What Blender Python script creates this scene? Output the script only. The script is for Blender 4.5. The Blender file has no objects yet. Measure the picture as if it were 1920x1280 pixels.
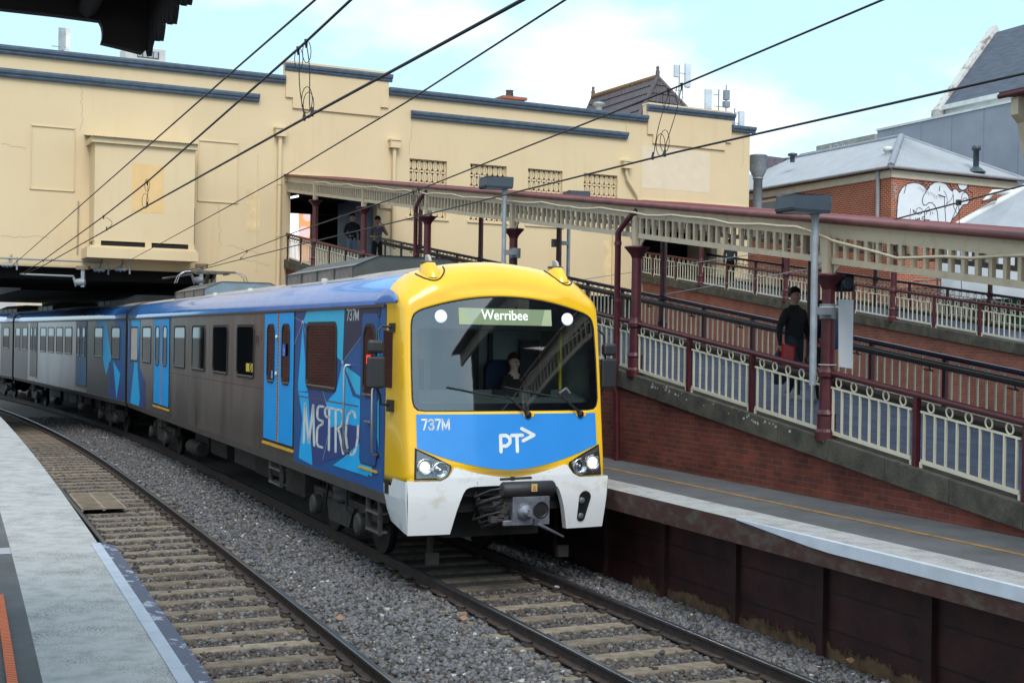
import bpy, bmesh, math, random
import numpy as np
from mathutils import Vector, Matrix
from mathutils.geometry import tessellate_polygon
random.seed(7); rng = np.random.default_rng(11)
S = bpy.context.scene; COL = S.collection
rad = math.radians
# ------------------------------------------------------------------ camera
FPX, ROLL, PITCH, CAMZ = 2423.0, 0.0161, 3.2/2423.0, 3.3
cam = bpy.data.cameras.new('camera'); cam.sensor_width = 36; cam.lens = FPX/1920*36
cam.clip_start = 0.05; cam.clip_end = 3000
camo = bpy.data.objects.new('camera', cam); COL.objects.link(camo); S.camera = camo
fw = Vector((0, math.cos(PITCH), -math.sin(PITCH))); upv = Vector((0, math.sin(PITCH), math.cos(PITCH))); rt = Vector((1, 0, 0))
cr = rt*math.cos(ROLL)+upv*math.sin(ROLL); cu = -rt*math.sin(ROLL)+upv*math.cos(ROLL)
camo.matrix_world = Matrix(((cr.x, cu.x, -fw.x, 0), (cr.y, cu.y, -fw.y, 0), (cr.z, cu.z, -fw.z, CAMZ), (0, 0, 0, 1)))
# ------------------------------------------------------------------ light
SUN_EL, SUN_AZ = 50.0, 168.0          # azimuth clockwise from +Y
W = bpy.data.worlds.new('World'); S.world = W; W.use_nodes = True
nt = W.node_tree; N = nt.nodes; L = nt.links; N.clear()
wo = N.new('ShaderNodeOutputWorld'); bg = N.new('ShaderNodeBackground'); bg.inputs[1].default_value = 0.15
sky = N.new('ShaderNodeTexSky'); sky.sky_type = 'NISHITA'; sky.sun_disc = False
sky.sun_elevation = rad(SUN_EL); sky.sun_rotation = rad(SUN_AZ); sky.air_density = 1.0; sky.dust_density = 1.5; sky.ozone_density = 1.0
tc = N.new('ShaderNodeTexCoord'); mp = N.new('ShaderNodeMapping'); mp.inputs['Scale'].default_value = (1, 1, 2.2); mp.inputs['Location'].default_value = (0.55, 0.1, 0.3)
nz = N.new('ShaderNodeTexNoise'); nz.inputs['Scale'].default_value = 2.6; nz.inputs['Detail'].default_value = 9; nz.inputs['Roughness'].default_value = 0.52
rp = N.new('ShaderNodeValToRGB'); rp.color_ramp.elements[0].position = 0.49; rp.color_ramp.elements[1].position = 0.63
veil = N.new('ShaderNodeMix'); veil.data_type = 'RGBA'; veil.inputs[0].default_value = 0.8
veil.inputs[7].default_value = (2.75, 4.15, 4.85, 1)
cl = N.new('ShaderNodeMix'); cl.data_type = 'RGBA'; cl.inputs[7].default_value = (5.6, 5.7, 5.75, 1)
L.new(tc.outputs['Generated'], mp.inputs[0]); L.new(mp.outputs[0], nz.inputs['Vector']); L.new(nz.outputs[0], rp.inputs[0])
L.new(sky.outputs[0], veil.inputs[6]); L.new(veil.outputs[2], cl.inputs[6]); L.new(rp.outputs[0], cl.inputs[0])
L.new(cl.outputs[2], bg.inputs[0]); L.new(bg.outputs[0], wo.inputs[0])
sl = bpy.data.lights.new('sun', 'SUN'); sl.energy = 1.6; sl.angle = rad(30); sl.color = (1, 0.95, 0.88)
so = bpy.data.objects.new('sun', sl); COL.objects.link(so)
sd = Vector((math.sin(rad(SUN_AZ))*math.cos(rad(SUN_EL)), math.cos(rad(SUN_AZ))*math.cos(rad(SUN_EL)), math.sin(rad(SUN_EL))))
so.rotation_euler = sd.to_track_quat('Z', 'Y').to_euler(); so.location = (0, -20, 40)
S.view_settings.view_transform = 'Standard'; S.view_settings.look = 'None'; S.view_settings.gamma = 1
S.view_settings.exposure = 0.74
S.cycles.max_bounces = 8; S.cycles.transparent_max_bounces = 12; S.cycles.use_denoising = True
S.cycles.sample_clamp_indirect = 4
# ------------------------------------------------------------------ survey helpers (photo measurements -> metres)
def ray(px, py):
    dx, dy = px-960.0, py-640.0
    x = dx*math.cos(ROLL)+dy*math.sin(ROLL); y = -dx*math.sin(ROLL)+dy*math.cos(ROLL)
    return rt*(x/FPX)+fw-upv*(y/FPX)
C0 = Vector((0, 0, CAMZ))
def PY(px, py, Y):
    d = ray(px, py); return C0+d*(Y/d.y)
def PZ(px, py, z):
    d = ray(px, py); return C0+d*((z-CAMZ)/d.z)
def frame(x, y, deg, z=0.0):
    return Matrix.Translation((x, y, z)) @ Matrix.Rotation(rad(deg), 4, 'Z')
def onx(M, x, px, py):      # hit of the sight line with the plane local x = const of frame M -> local point
    Mi = M.inverted(); o = Mi @ C0; d = Mi.to_3x3() @ ray(px, py); return o+d*((x-o.x)/d.x)
def ony(M, y, px, py):
    Mi = M.inverted(); o = Mi @ C0; d = Mi.to_3x3() @ ray(px, py); return o+d*((y-o.y)/d.y)
# ------------------------------------------------------------------ materials
MATS = {}
def mat(name, col, rough=0.6, metal=0.0, var=0.18, scale=2.0, col2=None, lo=0.35, hi=0.65, stretch=(1, 1, 1), bump=0.0, bscale=60.0, spec=0.5, coat=0.0, emit=None, estr=1.0, rvar=0.0):
    if name in MATS: return MATS[name]
    m = bpy.data.materials.new(name); MATS[name] = m; m.use_nodes = True
    t = m.node_tree; n = t.nodes; l = t.links; b = n['Principled BSDF']
    b.inputs['Roughness'].default_value = rough; b.inputs['Metallic'].default_value = metal
    b.inputs['Specular IOR Level'].default_value = spec; b.inputs['Coat Weight'].default_value = coat; b.inputs['Coat Roughness'].default_value = 0.06
    tc = n.new('ShaderNodeTexCoord'); mp = n.new('ShaderNodeMapping'); mp.inputs['Scale'].default_value = stretch
    nz = n.new('ShaderNodeTexNoise'); nz.inputs['Scale'].default_value = scale; nz.inputs['Detail'].default_value = 8; nz.inputs['Roughness'].default_value = 0.62
    r = n.new('ShaderNodeValToRGB'); r.color_ramp.elements[0].position = lo; r.color_ramp.elements[1].position = hi
    c2 = col2 if col2 else tuple(min(1, c*(1-var)) for c in col); c1 = col if col2 else tuple(min(1, c*(1+var*0.5)) for c in col)
    r.color_ramp.elements[0].color = (*c2, 1); r.color_ramp.elements[1].color = (*c1, 1)
    l.new(tc.outputs['Object'], mp.inputs[0]); l.new(mp.outputs[0], nz.inputs['Vector']); l.new(nz.outputs[0], r.inputs[0]); l.new(r.outputs[0], b.inputs['Base Color'])
    if rvar:
        ma = n.new('ShaderNodeMapRange'); ma.inputs[3].default_value = rough-rvar; ma.inputs[4].default_value = rough+rvar
        l.new(nz.outputs[0], ma.inputs[0]); l.new(ma.outputs[0], b.inputs['Roughness'])
    if bump:
        n2 = n.new('ShaderNodeTexNoise'); n2.inputs['Scale'].default_value = bscale; n2.inputs['Detail'].default_value = 4
        bu = n.new('ShaderNodeBump'); bu.inputs['Strength'].default_value = bump; bu.inputs['Distance'].default_value = 0.02
        l.new(mp.outputs[0], n2.inputs['Vector']); l.new(n2.outputs[0], bu.inputs['Height']); l.new(bu.outputs[0], b.inputs['Normal'])
    if emit:
        b.inputs['Emission Color'].default_value = (*emit, 1); b.inputs['Emission Strength'].default_value = estr
    return m
def brick(name, c1, c2, mortar, plane='yz', w=0.23, h=0.076, ms=0.010, dirt=0.35):
    m = bpy.data.materials.new(name); MATS[name] = m; m.use_nodes = True
    t = m.node_tree; n = t.nodes; l = t.links; b = n['Principled BSDF']; b.inputs['Roughness'].default_value = 0.85; b.inputs['Specular IOR Level'].default_value = 0.2
    tc = n.new('ShaderNodeTexCoord'); sp = n.new('ShaderNodeSeparateXYZ'); cb = n.new('ShaderNodeCombineXYZ')
    l.new(tc.outputs['Object'], sp.inputs[0]); l.new(sp.outputs[1 if plane == 'yz' else 0], cb.inputs[0]); l.new(sp.outputs[2], cb.inputs[1])
    br = n.new('ShaderNodeTexBrick'); l.new(cb.outputs[0], br.inputs['Vector']); br.inputs['Scale'].default_value = 1
    br.inputs['Brick Width'].default_value = w; br.inputs['Row Height'].default_value = h; br.inputs['Mortar Size'].default_value = ms; br.inputs['Mortar Smooth'].default_value = 0.3
    br.inputs['Color1'].default_value = (*c1, 1); br.inputs['Color2'].default_value = (*c2, 1); br.inputs['Mortar'].default_value = (*mortar, 1); br.inputs['Bias'].default_value = 0.1
    nz = n.new('ShaderNodeTexNoise'); nz.inputs['Scale'].default_value = 0.9; nz.inputs['Detail'].default_value = 8; nz.inputs['Roughness'].default_value = 0.65; l.new(tc.outputs['Object'], nz.inputs['Vector'])
    r = n.new('ShaderNodeMapRange'); r.inputs[1].default_value = 0.3; r.inputs[2].default_value = 0.7; r.inputs[3].default_value = 1-dirt; r.inputs[4].default_value = 1.1
    l.new(nz.outputs[0], r.inputs[0]); mx = n.new('ShaderNodeMix'); mx.data_type = 'RGBA'; mx.blend_type = 'MULTIPLY'; mx.inputs[0].default_value = 1
    l.new(br.outputs[0], mx.inputs[6]); l.new(r.outputs[0], mx.inputs[7]); l.new(mx.outputs[2], b.inputs['Base Color'])
    bu = n.new('ShaderNodeBump'); bu.inputs['Strength'].default_value = 0.5; bu.inputs['Distance'].default_value = 0.01; l.new(br.outputs[1], bu.inputs['Height']); bu.invert = True; l.new(bu.outputs[0], b.inputs['Normal'])
    return m
def render_wall(name, col, stain, crack):
    # painted render: vertical run-off streaks, broad patches and fine dirt
    m = bpy.data.materials.new(name); MATS[name] = m; m.use_nodes = True
    t = m.node_tree; n = t.nodes; l = t.links; b = n['Principled BSDF']; b.inputs['Roughness'].default_value = 0.75; b.inputs['Specular IOR Level'].default_value = 0.25
    tc = n.new('ShaderNodeTexCoord')
    def noise(sc, stretch, det=6):
        mp = n.new('ShaderNodeMapping'); mp.inputs['Scale'].default_value = stretch; l.new(tc.outputs['Object'], mp.inputs[0])
        q = n.new('ShaderNodeTexNoise'); q.inputs['Scale'].default_value = sc; q.inputs['Detail'].default_value = det; q.inputs['Roughness'].default_value = 0.6; l.new(mp.outputs[0], q.inputs['Vector']); return q
    a = noise(0.35, (1, 1, 1)); s = noise(2.2, (1, 1, 0.12), 8)
    r1 = n.new('ShaderNodeValToRGB'); r1.color_ramp.elements[0].position = 0.35; r1.color_ramp.elements[1].position = 0.65
    r1.color_ramp.elements[0].color = (*[c*0.93 for c in col], 1); r1.color_ramp.elements[1].color = (*col, 1); l.new(a.outputs[0], r1.inputs[0])
    r2 = n.new('ShaderNodeValToRGB'); r2.color_ramp.elements[0].position = 0.54; r2.color_ramp.elements[1].position = 0.80
    r2.color_ramp.elements[0].color = (0, 0, 0, 1); r2.color_ramp.elements[1].color = (0.55, 0.55, 0.55, 1); l.new(s.outputs[0], r2.inputs[0])
    mx = n.new('ShaderNodeMix'); mx.data_type = 'RGBA'; mx.inputs[7].default_value = (*stain, 1); l.new(r1.outputs[0], mx.inputs[6]); l.new(r2.outputs[0], mx.inputs[0])
    l.new(mx.outputs[2], b.inputs['Base Color'])
    f = noise(30, (1, 1, 1), 4); bu = n.new('ShaderNodeBump'); bu.inputs['Strength'].default_value = 0.12; bu.inputs['Distance'].default_value = 0.01; l.new(f.outputs[0], bu.inputs['Height']); l.new(bu.outputs[0], b.inputs['Normal'])
    return m
def glassmat(name, tint, refl=0.10):
    m = bpy.data.materials.new(name); MATS[name] = m; m.use_nodes = True
    t = m.node_tree; n = t.nodes; l = t.links; n.remove(n['Principled BSDF']); o = n['Material Output']
    tr = n.new('ShaderNodeBsdfTransparent'); tr.inputs[0].default_value = (*tint, 1); g = n.new('ShaderNodeBsdfGlossy'); g.inputs['Roughness'].default_value = 0.015; g.inputs[0].default_value = (0.95, 0.97, 1, 1)
    f = n.new('ShaderNodeFresnel'); f.inputs[0].default_value = 1.5; a = n.new('ShaderNodeMath'); a.operation = 'ADD'; a.inputs[1].default_value = refl
    mx = n.new('ShaderNodeMixShader'); l.new(f.outputs[0], a.inputs[0]); l.new(a.outputs[0], mx.inputs[0]); l.new(tr.outputs[0], mx.inputs[1]); l.new(g.outputs[0], mx.inputs[2]); l.new(mx.outputs[0], o.inputs[0])
    return m
# paints
YEL = mat('train yellow paint', (0.86, 0.50, 0.012), 0.28, var=0.06, scale=1.2, coat=0.6)
WHT = mat('bumper white paint', (0.74, 0.76, 0.79), 0.32, var=0.05, scale=3.5, coat=0.4, col2=(0.58, 0.55, 0.48), lo=0.28, hi=0.46)
BLU = mat('front blue paint', (0.035, 0.27, 0.74), 0.28, var=0.05, coat=0.5)
STEEL = mat('brown grey stainless side', (0.30, 0.27, 0.25), 0.30, metal=0.8, var=0.3, scale=1.4, stretch=(1, 1, 0.18), rvar=0.08)  # brown grey steel tone, streaked vertically
STEEL2 = mat('pale stainless side', (0.42, 0.43, 0.46), 0.36, metal=0.75, var=0.2, scale=1.4, stretch=(1, 1, 0.2), rvar=0.06)  # paler steel tone for the rear cars
DSTEEL = mat('dark grey side paint', (0.05, 0.052, 0.06), 0.35, var=0.2)
SKIRT = mat('brown sill paint', (0.10, 0.085, 0.08), 0.5, var=0.25, stretch=(1, 1, 0.3))
ROOFB = mat('roof cove blue', (0.075, 0.29, 0.78), 0.2, var=0.1, coat=0.7)
ROOFG = mat('dusty roof top', (0.36, 0.31, 0.28), 0.7, var=0.25, scale=3)
DOORB = mat('door blue paint', (0.004, 0.32, 0.78), 0.42, var=0.06, spec=0.3)
LV_B = mat('livery mid blue', (0.018, 0.088, 0.27), 0.42, var=0.06, spec=0.3)
LV_D = mat('livery deep blue', (0.035, 0.06, 0.21), 0.42, var=0.06, spec=0.3)
LV_N = mat('livery navy', (0.025, 0.032, 0.075), 0.42, var=0.06, spec=0.3)
LV_C = mat('livery cyan', (0.012, 0.42, 0.84), 0.42, var=0.05, spec=0.3)
LV_T = mat('livery teal', (0.03, 0.44, 0.70), 0.42, var=0.05, spec=0.3)
LV_W = mat('livery pale line', (0.40, 0.52, 0.68), 0.35, var=0.05)
LETTER = mat('white lettering', (0.66, 0.70, 0.70), 0.4, var=0.05)
BLACK = mat('black rubber', (0.012, 0.012, 0.014), 0.45, var=0.2)
FRIT = mat('black glass band', (0.008, 0.010, 0.016), 0.25, var=0.1)
DGLASS = mat('dark window glass', (0.006, 0.007, 0.009), 0.03, var=0.1, spec=0.7)
GLASS = glassmat('windscreen glass', (0.88, 0.95, 0.96), 0.12)
LENS = glassmat('lamp lens', (0.9, 0.92, 0.95), 0.04)
CHROME = mat('lamp reflector', (0.75, 0.76, 0.78), 0.12, metal=1.0, var=0.08)
TUBE = mat('steel handrail', (0.42, 0.42, 0.44), 0.3, metal=0.9, var=0.1)
UNDER = mat('underframe grime and shade', (0.016, 0.014, 0.013), 0.75, var=0.5, scale=5, bump=0.3)  # grime blackened further to stand for the shadow under the train
UNDER2 = mat('bogie grime', (0.042, 0.037, 0.035), 0.7, var=0.5, scale=6, bump=0.3)
MACH = mat('coupler metal', (0.24, 0.25, 0.30), 0.4, metal=0.6, var=0.35, scale=9)
POD = mat('roof unit grey', (0.05, 0.058, 0.06), 0.55, var=0.25)
PODB = mat('roof unit blue grey', (0.16, 0.22, 0.27), 0.55, var=0.2)
PODP = mat('roof unit dusty panel', (0.20, 0.175, 0.165), 0.65, var=0.3, scale=4)
ORG = mat('door edge orange', (0.55, 0.20, 0.02), 0.5)
YLINE = mat('step yellow', (0.62, 0.33, 0.03), 0.6)
LEDW = mat('white led lamp', (0.8, 0.8, 0.85), 0.3, emit=(0.85, 0.9, 1.0), estr=1.0)
BULB = mat('lit headlamp', (0.9, 0.85, 0.75), 0.3, emit=(1.0, 0.86, 0.66), estr=0.85, var=0.5, scale=40)
DISP = mat('green display', (0.16, 0.20, 0.12), 0.4, emit=(0.34, 0.42, 0.26), estr=0.42)
DISPT = mat('display text', (0.7, 0.75, 0.7), 0.4, emit=(0.75, 0.82, 0.76), estr=0.6)
REDL = mat('red lamp', (0.5, 0.01, 0.01), 0.3, emit=(1, 0.02, 0.02), estr=0.9)
CABW = mat('cab lining', (0.34, 0.40, 0.39), 0.7, var=0.1)
CABD = mat('cab dark lining', (0.06, 0.07, 0.075), 0.7, var=0.1)
DASH = mat('cab desk', (0.15, 0.18, 0.185), 0.6, var=0.15)
SEATM = mat('seat cloth navy', (0.012, 0.03, 0.07), 0.9)
REDF = mat('red frame', (0.28, 0.03, 0.03), 0.5)
# station
CREAMW = render_wall('cream yellow render', (0.66, 0.52, 0.33), (0.60, 0.42, 0.22), (0.3, 0.22, 0.12))
CREAMP = mat('ochre repaint patch', (0.70, 0.47, 0.22), 0.75, var=0.06)
CREAML = mat('pale repaint patch', (0.66, 0.555, 0.41), 0.75, var=0.05)
CORN = mat('slate blue cornice', (0.085, 0.125, 0.18), 0.55, var=0.25, scale=4)
CRACK = mat('crack dark', (0.40, 0.30, 0.18), 0.9)
CREAM = mat('cream frieze paint', (0.52, 0.43, 0.31), 0.6, var=0.22, scale=5, col2=(0.40, 0.30, 0.19), lo=0.25, hi=0.5)
CREAM2 = mat('ivory railing paint', (0.66, 0.60, 0.46), 0.5, var=0.12)
MAR = mat('maroon paint', (0.075, 0.010, 0.016), 0.42, var=0.3, scale=6)
MAR2 = mat('weathered red gutter', (0.15, 0.048, 0.046), 0.55, var=0.3, scale=4)
NAVY = mat('dark handrail', (0.022, 0.014, 0.045), 0.3, var=0.2)
BROWN = mat('brown pipe', (0.05, 0.035, 0.03), 0.5)
REDROOF = mat('red corrugated iron', (0.16, 0.025, 0.03), 0.6, var=0.25)
STONE = mat('grimy coping stone', (0.10, 0.09, 0.068), 0.9, var=0.5, scale=3, bump=0.5, bscale=25, col2=(0.04, 0.036, 0.03))
BRICKD = brick('dark red ramp brick', (0.28, 0.066, 0.043), (0.16, 0.05, 0.038), (0.17, 0.105, 0.085), 'yz', 0.24, 0.082, 0.009, 0.55)
BRICKO = brick('orange red brick', (0.36, 0.085, 0.045), (0.28, 0.065, 0.038), (0.50, 0.34, 0.24), 'yz', 0.25, 0.09, 0.012, 0.2)
BRICKO2 = brick('orange red brick end', (0.36, 0.085, 0.045), (0.28, 0.065, 0.038), (0.50, 0.34, 0.24), 'xz', 0.25, 0.09, 0.012, 0.2)
BRICKB = brick('brown bridge brick', (0.17, 0.11, 0.085), (0.12, 0.08, 0.065), (0.26, 0.20, 0.15), 'xz', 0.4, 0.13, 0.02, 0.4)
DECK = mat('blue grey ramp asphalt', (0.15, 0.185, 0.29), 0.8, var=0.3, scale=3, bump=0.3, bscale=120)
ASPH = mat('platform asphalt', (0.10, 0.103, 0.112), 0.9, var=0.25, scale=1.5, bump=0.5, bscale=150)
def worn(name, col, dark, lo, hi, scale):
    m = mat(name, col, 0.85, col2=dark, lo=lo, hi=hi, scale=scale, bump=0.4, bscale=90)
    return m
CONC = worn('worn white platform edge', (0.40, 0.40, 0.405), (0.29, 0.29, 0.285), 0.34, 0.56, 5.0)
def speckle(m, col, lo, hi, sc):
    t = m.node_tree; n = t.nodes; l = t.links; b = n['Principled BSDF']; lk = b.inputs['Base Color'].links[0]; src = lk.from_socket
    tc = n.new('ShaderNodeTexCoord'); q = n.new('ShaderNodeTexNoise'); q.inputs['Scale'].default_value = sc; q.inputs['Detail'].default_value = 3; q.inputs['Roughness'].default_value = 0.7
    big = n.new('ShaderNodeTexNoise'); big.inputs['Scale'].default_value = 1.7; big.inputs['Detail'].default_value = 4
    l.new(tc.outputs['Object'], q.inputs['Vector']); l.new(tc.outputs['Object'], big.inputs['Vector'])
    ad = n.new('ShaderNodeMath'); ad.operation = 'MULTIPLY_ADD'; ad.inputs[1].default_value = 0.5; l.new(big.outputs[0], ad.inputs[0]); l.new(q.outputs[0], ad.inputs[2])
    r = n.new('ShaderNodeValToRGB'); r.color_ramp.elements[0].position = lo; r.color_ramp.elements[1].position = hi
    mx = n.new('ShaderNodeMix'); mx.data_type = 'RGBA'; mx.inputs[7].default_value = (*col, 1); l.new(ad.outputs[0], r.inputs[0]); l.new(r.outputs[0], mx.inputs[0]); l.new(src, mx.inputs[6]); l.new(mx.outputs[2], b.inputs['Base Color'])
speckle(CONC, (0.12, 0.12, 0.115), 0.80, 0.92, 55)
speckle(ASPH, (0.16, 0.16, 0.165), 0.88, 0.98, 45)
PALE = mat('pale concrete joint', (0.36, 0.37, 0.40), 0.85, var=0.15)
ORNG = mat('orange tactile strip', (0.62, 0.13, 0.035), 0.6, var=0.1)
RUBB = mat('blue black gap filler', (0.035, 0.048, 0.10), 0.5, var=0.3, scale=8, col2=(0.30, 0.34, 0.44), lo=0.40, hi=0.44, stretch=(1, 0.6, 1))
LINE = mat('faded yellow line', (0.31, 0.165, 0.045), 0.85, var=0.4, scale=8)
MARP = mat('maroon platform face', (0.045, 0.012, 0.011), 0.6, var=0.5, scale=2.5, bump=0.2, bscale=20)
MARE = mat('peeling maroon edge', (0.062, 0.021, 0.018), 0.7, col2=(0.085, 0.072, 0.056), lo=0.36, hi=0.52, scale=4.5, stretch=(1, 0.7, 1.4))
STAIN = mat('ochre mud stain', (0.13, 0.075, 0.040), 0.95, var=0.6, scale=6)
def breakup(m, z0, z1):
    t = m.node_tree; n = t.nodes; l = t.links; b = n['Principled BSDF']; o = n['Material Output']; tc = n.new('ShaderNodeTexCoord'); sp = n.new('ShaderNodeSeparateXYZ'); l.new(tc.outputs['Object'], sp.inputs[0])
    mr = n.new('ShaderNodeMapRange'); mr.inputs[1].default_value = z0; mr.inputs[2].default_value = z1; l.new(sp.outputs[2], mr.inputs[0])
    mp = n.new('ShaderNodeMapping'); mp.inputs['Scale'].default_value = (1, 1, 0.8); q = n.new('ShaderNodeTexNoise'); q.inputs['Scale'].default_value = 4.0; q.inputs['Detail'].default_value = 9; q.inputs['Roughness'].default_value = 0.7; l.new(tc.outputs['Object'], mp.inputs[0]); l.new(mp.outputs[0], q.inputs['Vector'])
    su = n.new('ShaderNodeMath'); su.operation = 'SUBTRACT'; l.new(q.outputs[0], su.inputs[0]); ml = n.new('ShaderNodeMath'); ml.operation = 'MULTIPLY'; ml.inputs[1].default_value = 0.55; l.new(mr.outputs[0], ml.inputs[0]); l.new(ml.outputs[0], su.inputs[1])
    r = n.new('ShaderNodeMapRange'); r.inputs[1].default_value = 0.22; r.inputs[2].default_value = 0.34; l.new(su.outputs[0], r.inputs[0])
    tr = n.new('ShaderNodeBsdfTransparent'); mx = n.new('ShaderNodeMixShader'); l.new(r.outputs[0], mx.inputs[0]); l.new(tr.outputs[0], mx.inputs[1]); l.new(b.outputs[0], mx.inputs[2]); l.new(mx.outputs[0], o.inputs[0])
breakup(STAIN, -0.2, 0.10)
RUST = mat('rusty rail web', (0.045, 0.030, 0.026), 0.75, var=0.4, scale=8, bump=0.3)
RAILT = mat('polished rail head', (0.20, 0.21, 0.235), 0.28, metal=0.85, var=0.15)
SLEEP = mat('concrete sleeper', (0.25, 0.205, 0.155), 0.9, var=0.4, scale=5, bump=0.4, bscale=60, col2=(0.115, 0.092, 0.072), lo=0.3, hi=0.58)
def tint(m, lo, hi):
    t = m.node_tree; n = t.nodes; l = t.links; b = n['Principled BSDF']; src = b.inputs['Base Color'].links[0].from_socket; oi = n.new('ShaderNodeObjectInfo'); mr = n.new('ShaderNodeMapRange'); mr.inputs[3].default_value = lo; mr.inputs[4].default_value = hi; l.new(oi.outputs['Random'], mr.inputs[0])
    mx = n.new('ShaderNodeMix'); mx.data_type = 'RGBA'; mx.blend_type = 'MULTIPLY'; mx.inputs[0].default_value = 1; l.new(src, mx.inputs[6]); l.new(mr.outputs[0], mx.inputs[7]); l.new(mx.outputs[2], b.inputs['Base Color'])
tint(SLEEP, 0.65, 1.1)
CLIP = mat('rail clip iron', (0.06, 0.045, 0.04), 0.7, var=0.3)
BED = mat('ballast bed', (0.125, 0.12, 0.118), 0.95, col2=(0.04, 0.037, 0.035), lo=0.36, hi=0.6, scale=22, bump=1.0, bscale=28)
DARK = mat('shade black', (0.010, 0.009, 0.009), 0.95, var=0.3)  # near black colour stands in for deep shade in underpass, gaps and interiors
CONCG = mat('green grey concrete', (0.12, 0.13, 0.11), 0.9, var=0.3)
LAMPG = mat('lamp housing grey', (0.045, 0.062, 0.085), 0.45, var=0.12)
GALV = mat('galvanised pole', (0.30, 0.34, 0.38), 0.5, metal=0.3, var=0.2, scale=5)
WIREM = mat('overhead wire', (0.012, 0.009, 0.014), 0.5)
INSUL = mat('insulator grey', (0.24, 0.26, 0.28), 0.4, var=0.1)
TILE = mat('brown roof tile', (0.075, 0.058, 0.066), 0.6, var=0.35, scale=6)
RIDGE = mat('mossy ridge tile', (0.20, 0.11, 0.05), 0.8, var=0.4, scale=8)
SLATE = mat('slate roof', (0.075, 0.090, 0.125), 0.6, var=0.35, scale=3, stretch=(1, 0.4, 3), bump=0.3, bscale=14)
ZINC = mat('pale metal roof', (0.33, 0.35, 0.38), 0.5, metal=0.1, var=0.10, scale=1.5)
ZINC2 = mat('grey metal flashing', (0.22, 0.24, 0.29), 0.5, var=0.15)
PANEL = mat('grey wall panel', (0.27, 0.30, 0.36), 0.6, var=0.12, scale=0.5)
WTRIM = mat('white trim', (0.62, 0.64, 0.64), 0.6, var=0.15)
FASC = mat('cream fascia', (0.55, 0.47, 0.36), 0.6, var=0.1)
PAINTW = mat('white spray paint', (0.72, 0.75, 0.80), 0.7, var=0.06)
PAINTK = mat('black spray paint', (0.03, 0.03, 0.06), 0.7)
PAINTG = mat('grey spray paint', (0.36, 0.34, 0.34), 0.7)
SHEET = mat('white sign board', (0.84, 0.86, 0.90), 0.5, var=0.05)
BACKGLOW = mat('lit white screen', (0.8, 0.8, 0.85), 0.5, emit=(0.95, 0.95, 1.0), estr=1.0)  # glowing white stands in for the overexposed street behind
SCREENO = mat('lit orange picture', (0.7, 0.3, 0.15), 0.5, emit=(0.85, 0.36, 0.16), estr=0.8)
CONT = mat('blue grey cladding', (0.10, 0.14, 0.20), 0.5, var=0.15)
LEAF = mat('leaves', (0.055, 0.10, 0.03), 0.8, var=0.6, scale=6)
BARK = mat('bark', (0.08, 0.055, 0.04), 0.9)
SKIN = mat('skin', (0.42, 0.24, 0.17), 0.6, var=0.08); SKIN3 = mat('lightened skin', (0.66, 0.42, 0.33), 0.55, var=0.06); SKIN2 = mat('tanned skin', (0.36, 0.20, 0.13), 0.6, var=0.08)  # driver's skin is lightened to stand for light on his face
HAIR = mat('black hair', (0.010, 0.008, 0.007), 0.5); HAIRB = mat('brown hair', (0.06, 0.035, 0.02), 0.5)
CLK = mat('black cloth', (0.010, 0.010, 0.012), 0.9, var=0.4, scale=9, bump=0.3, bscale=40); CLG = mat('grey cloth', (0.12, 0.12, 0.14), 0.9, var=0.2, scale=6)
CLJ = mat('pale denim', (0.16, 0.20, 0.28), 0.9, var=0.2, scale=6); CLD = mat('dark denim', (0.02, 0.026, 0.045), 0.9); CLB = mat('blue backpack cloth', (0.05, 0.10, 0.20), 0.8)
CLR = mat('red bag plastic', (0.45, 0.02, 0.015), 0.4); SHOE = mat('pale shoe', (0.35, 0.37, 0.40), 0.7); SHOEK = mat('dark shoe', (0.02, 0.02, 0.02), 0.6); CLV = mat('navy bag cloth', (0.02, 0.03, 0.07), 0.7)
GND = mat('ground earth', (0.09, 0.085, 0.08), 0.95, var=0.3)
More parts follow.
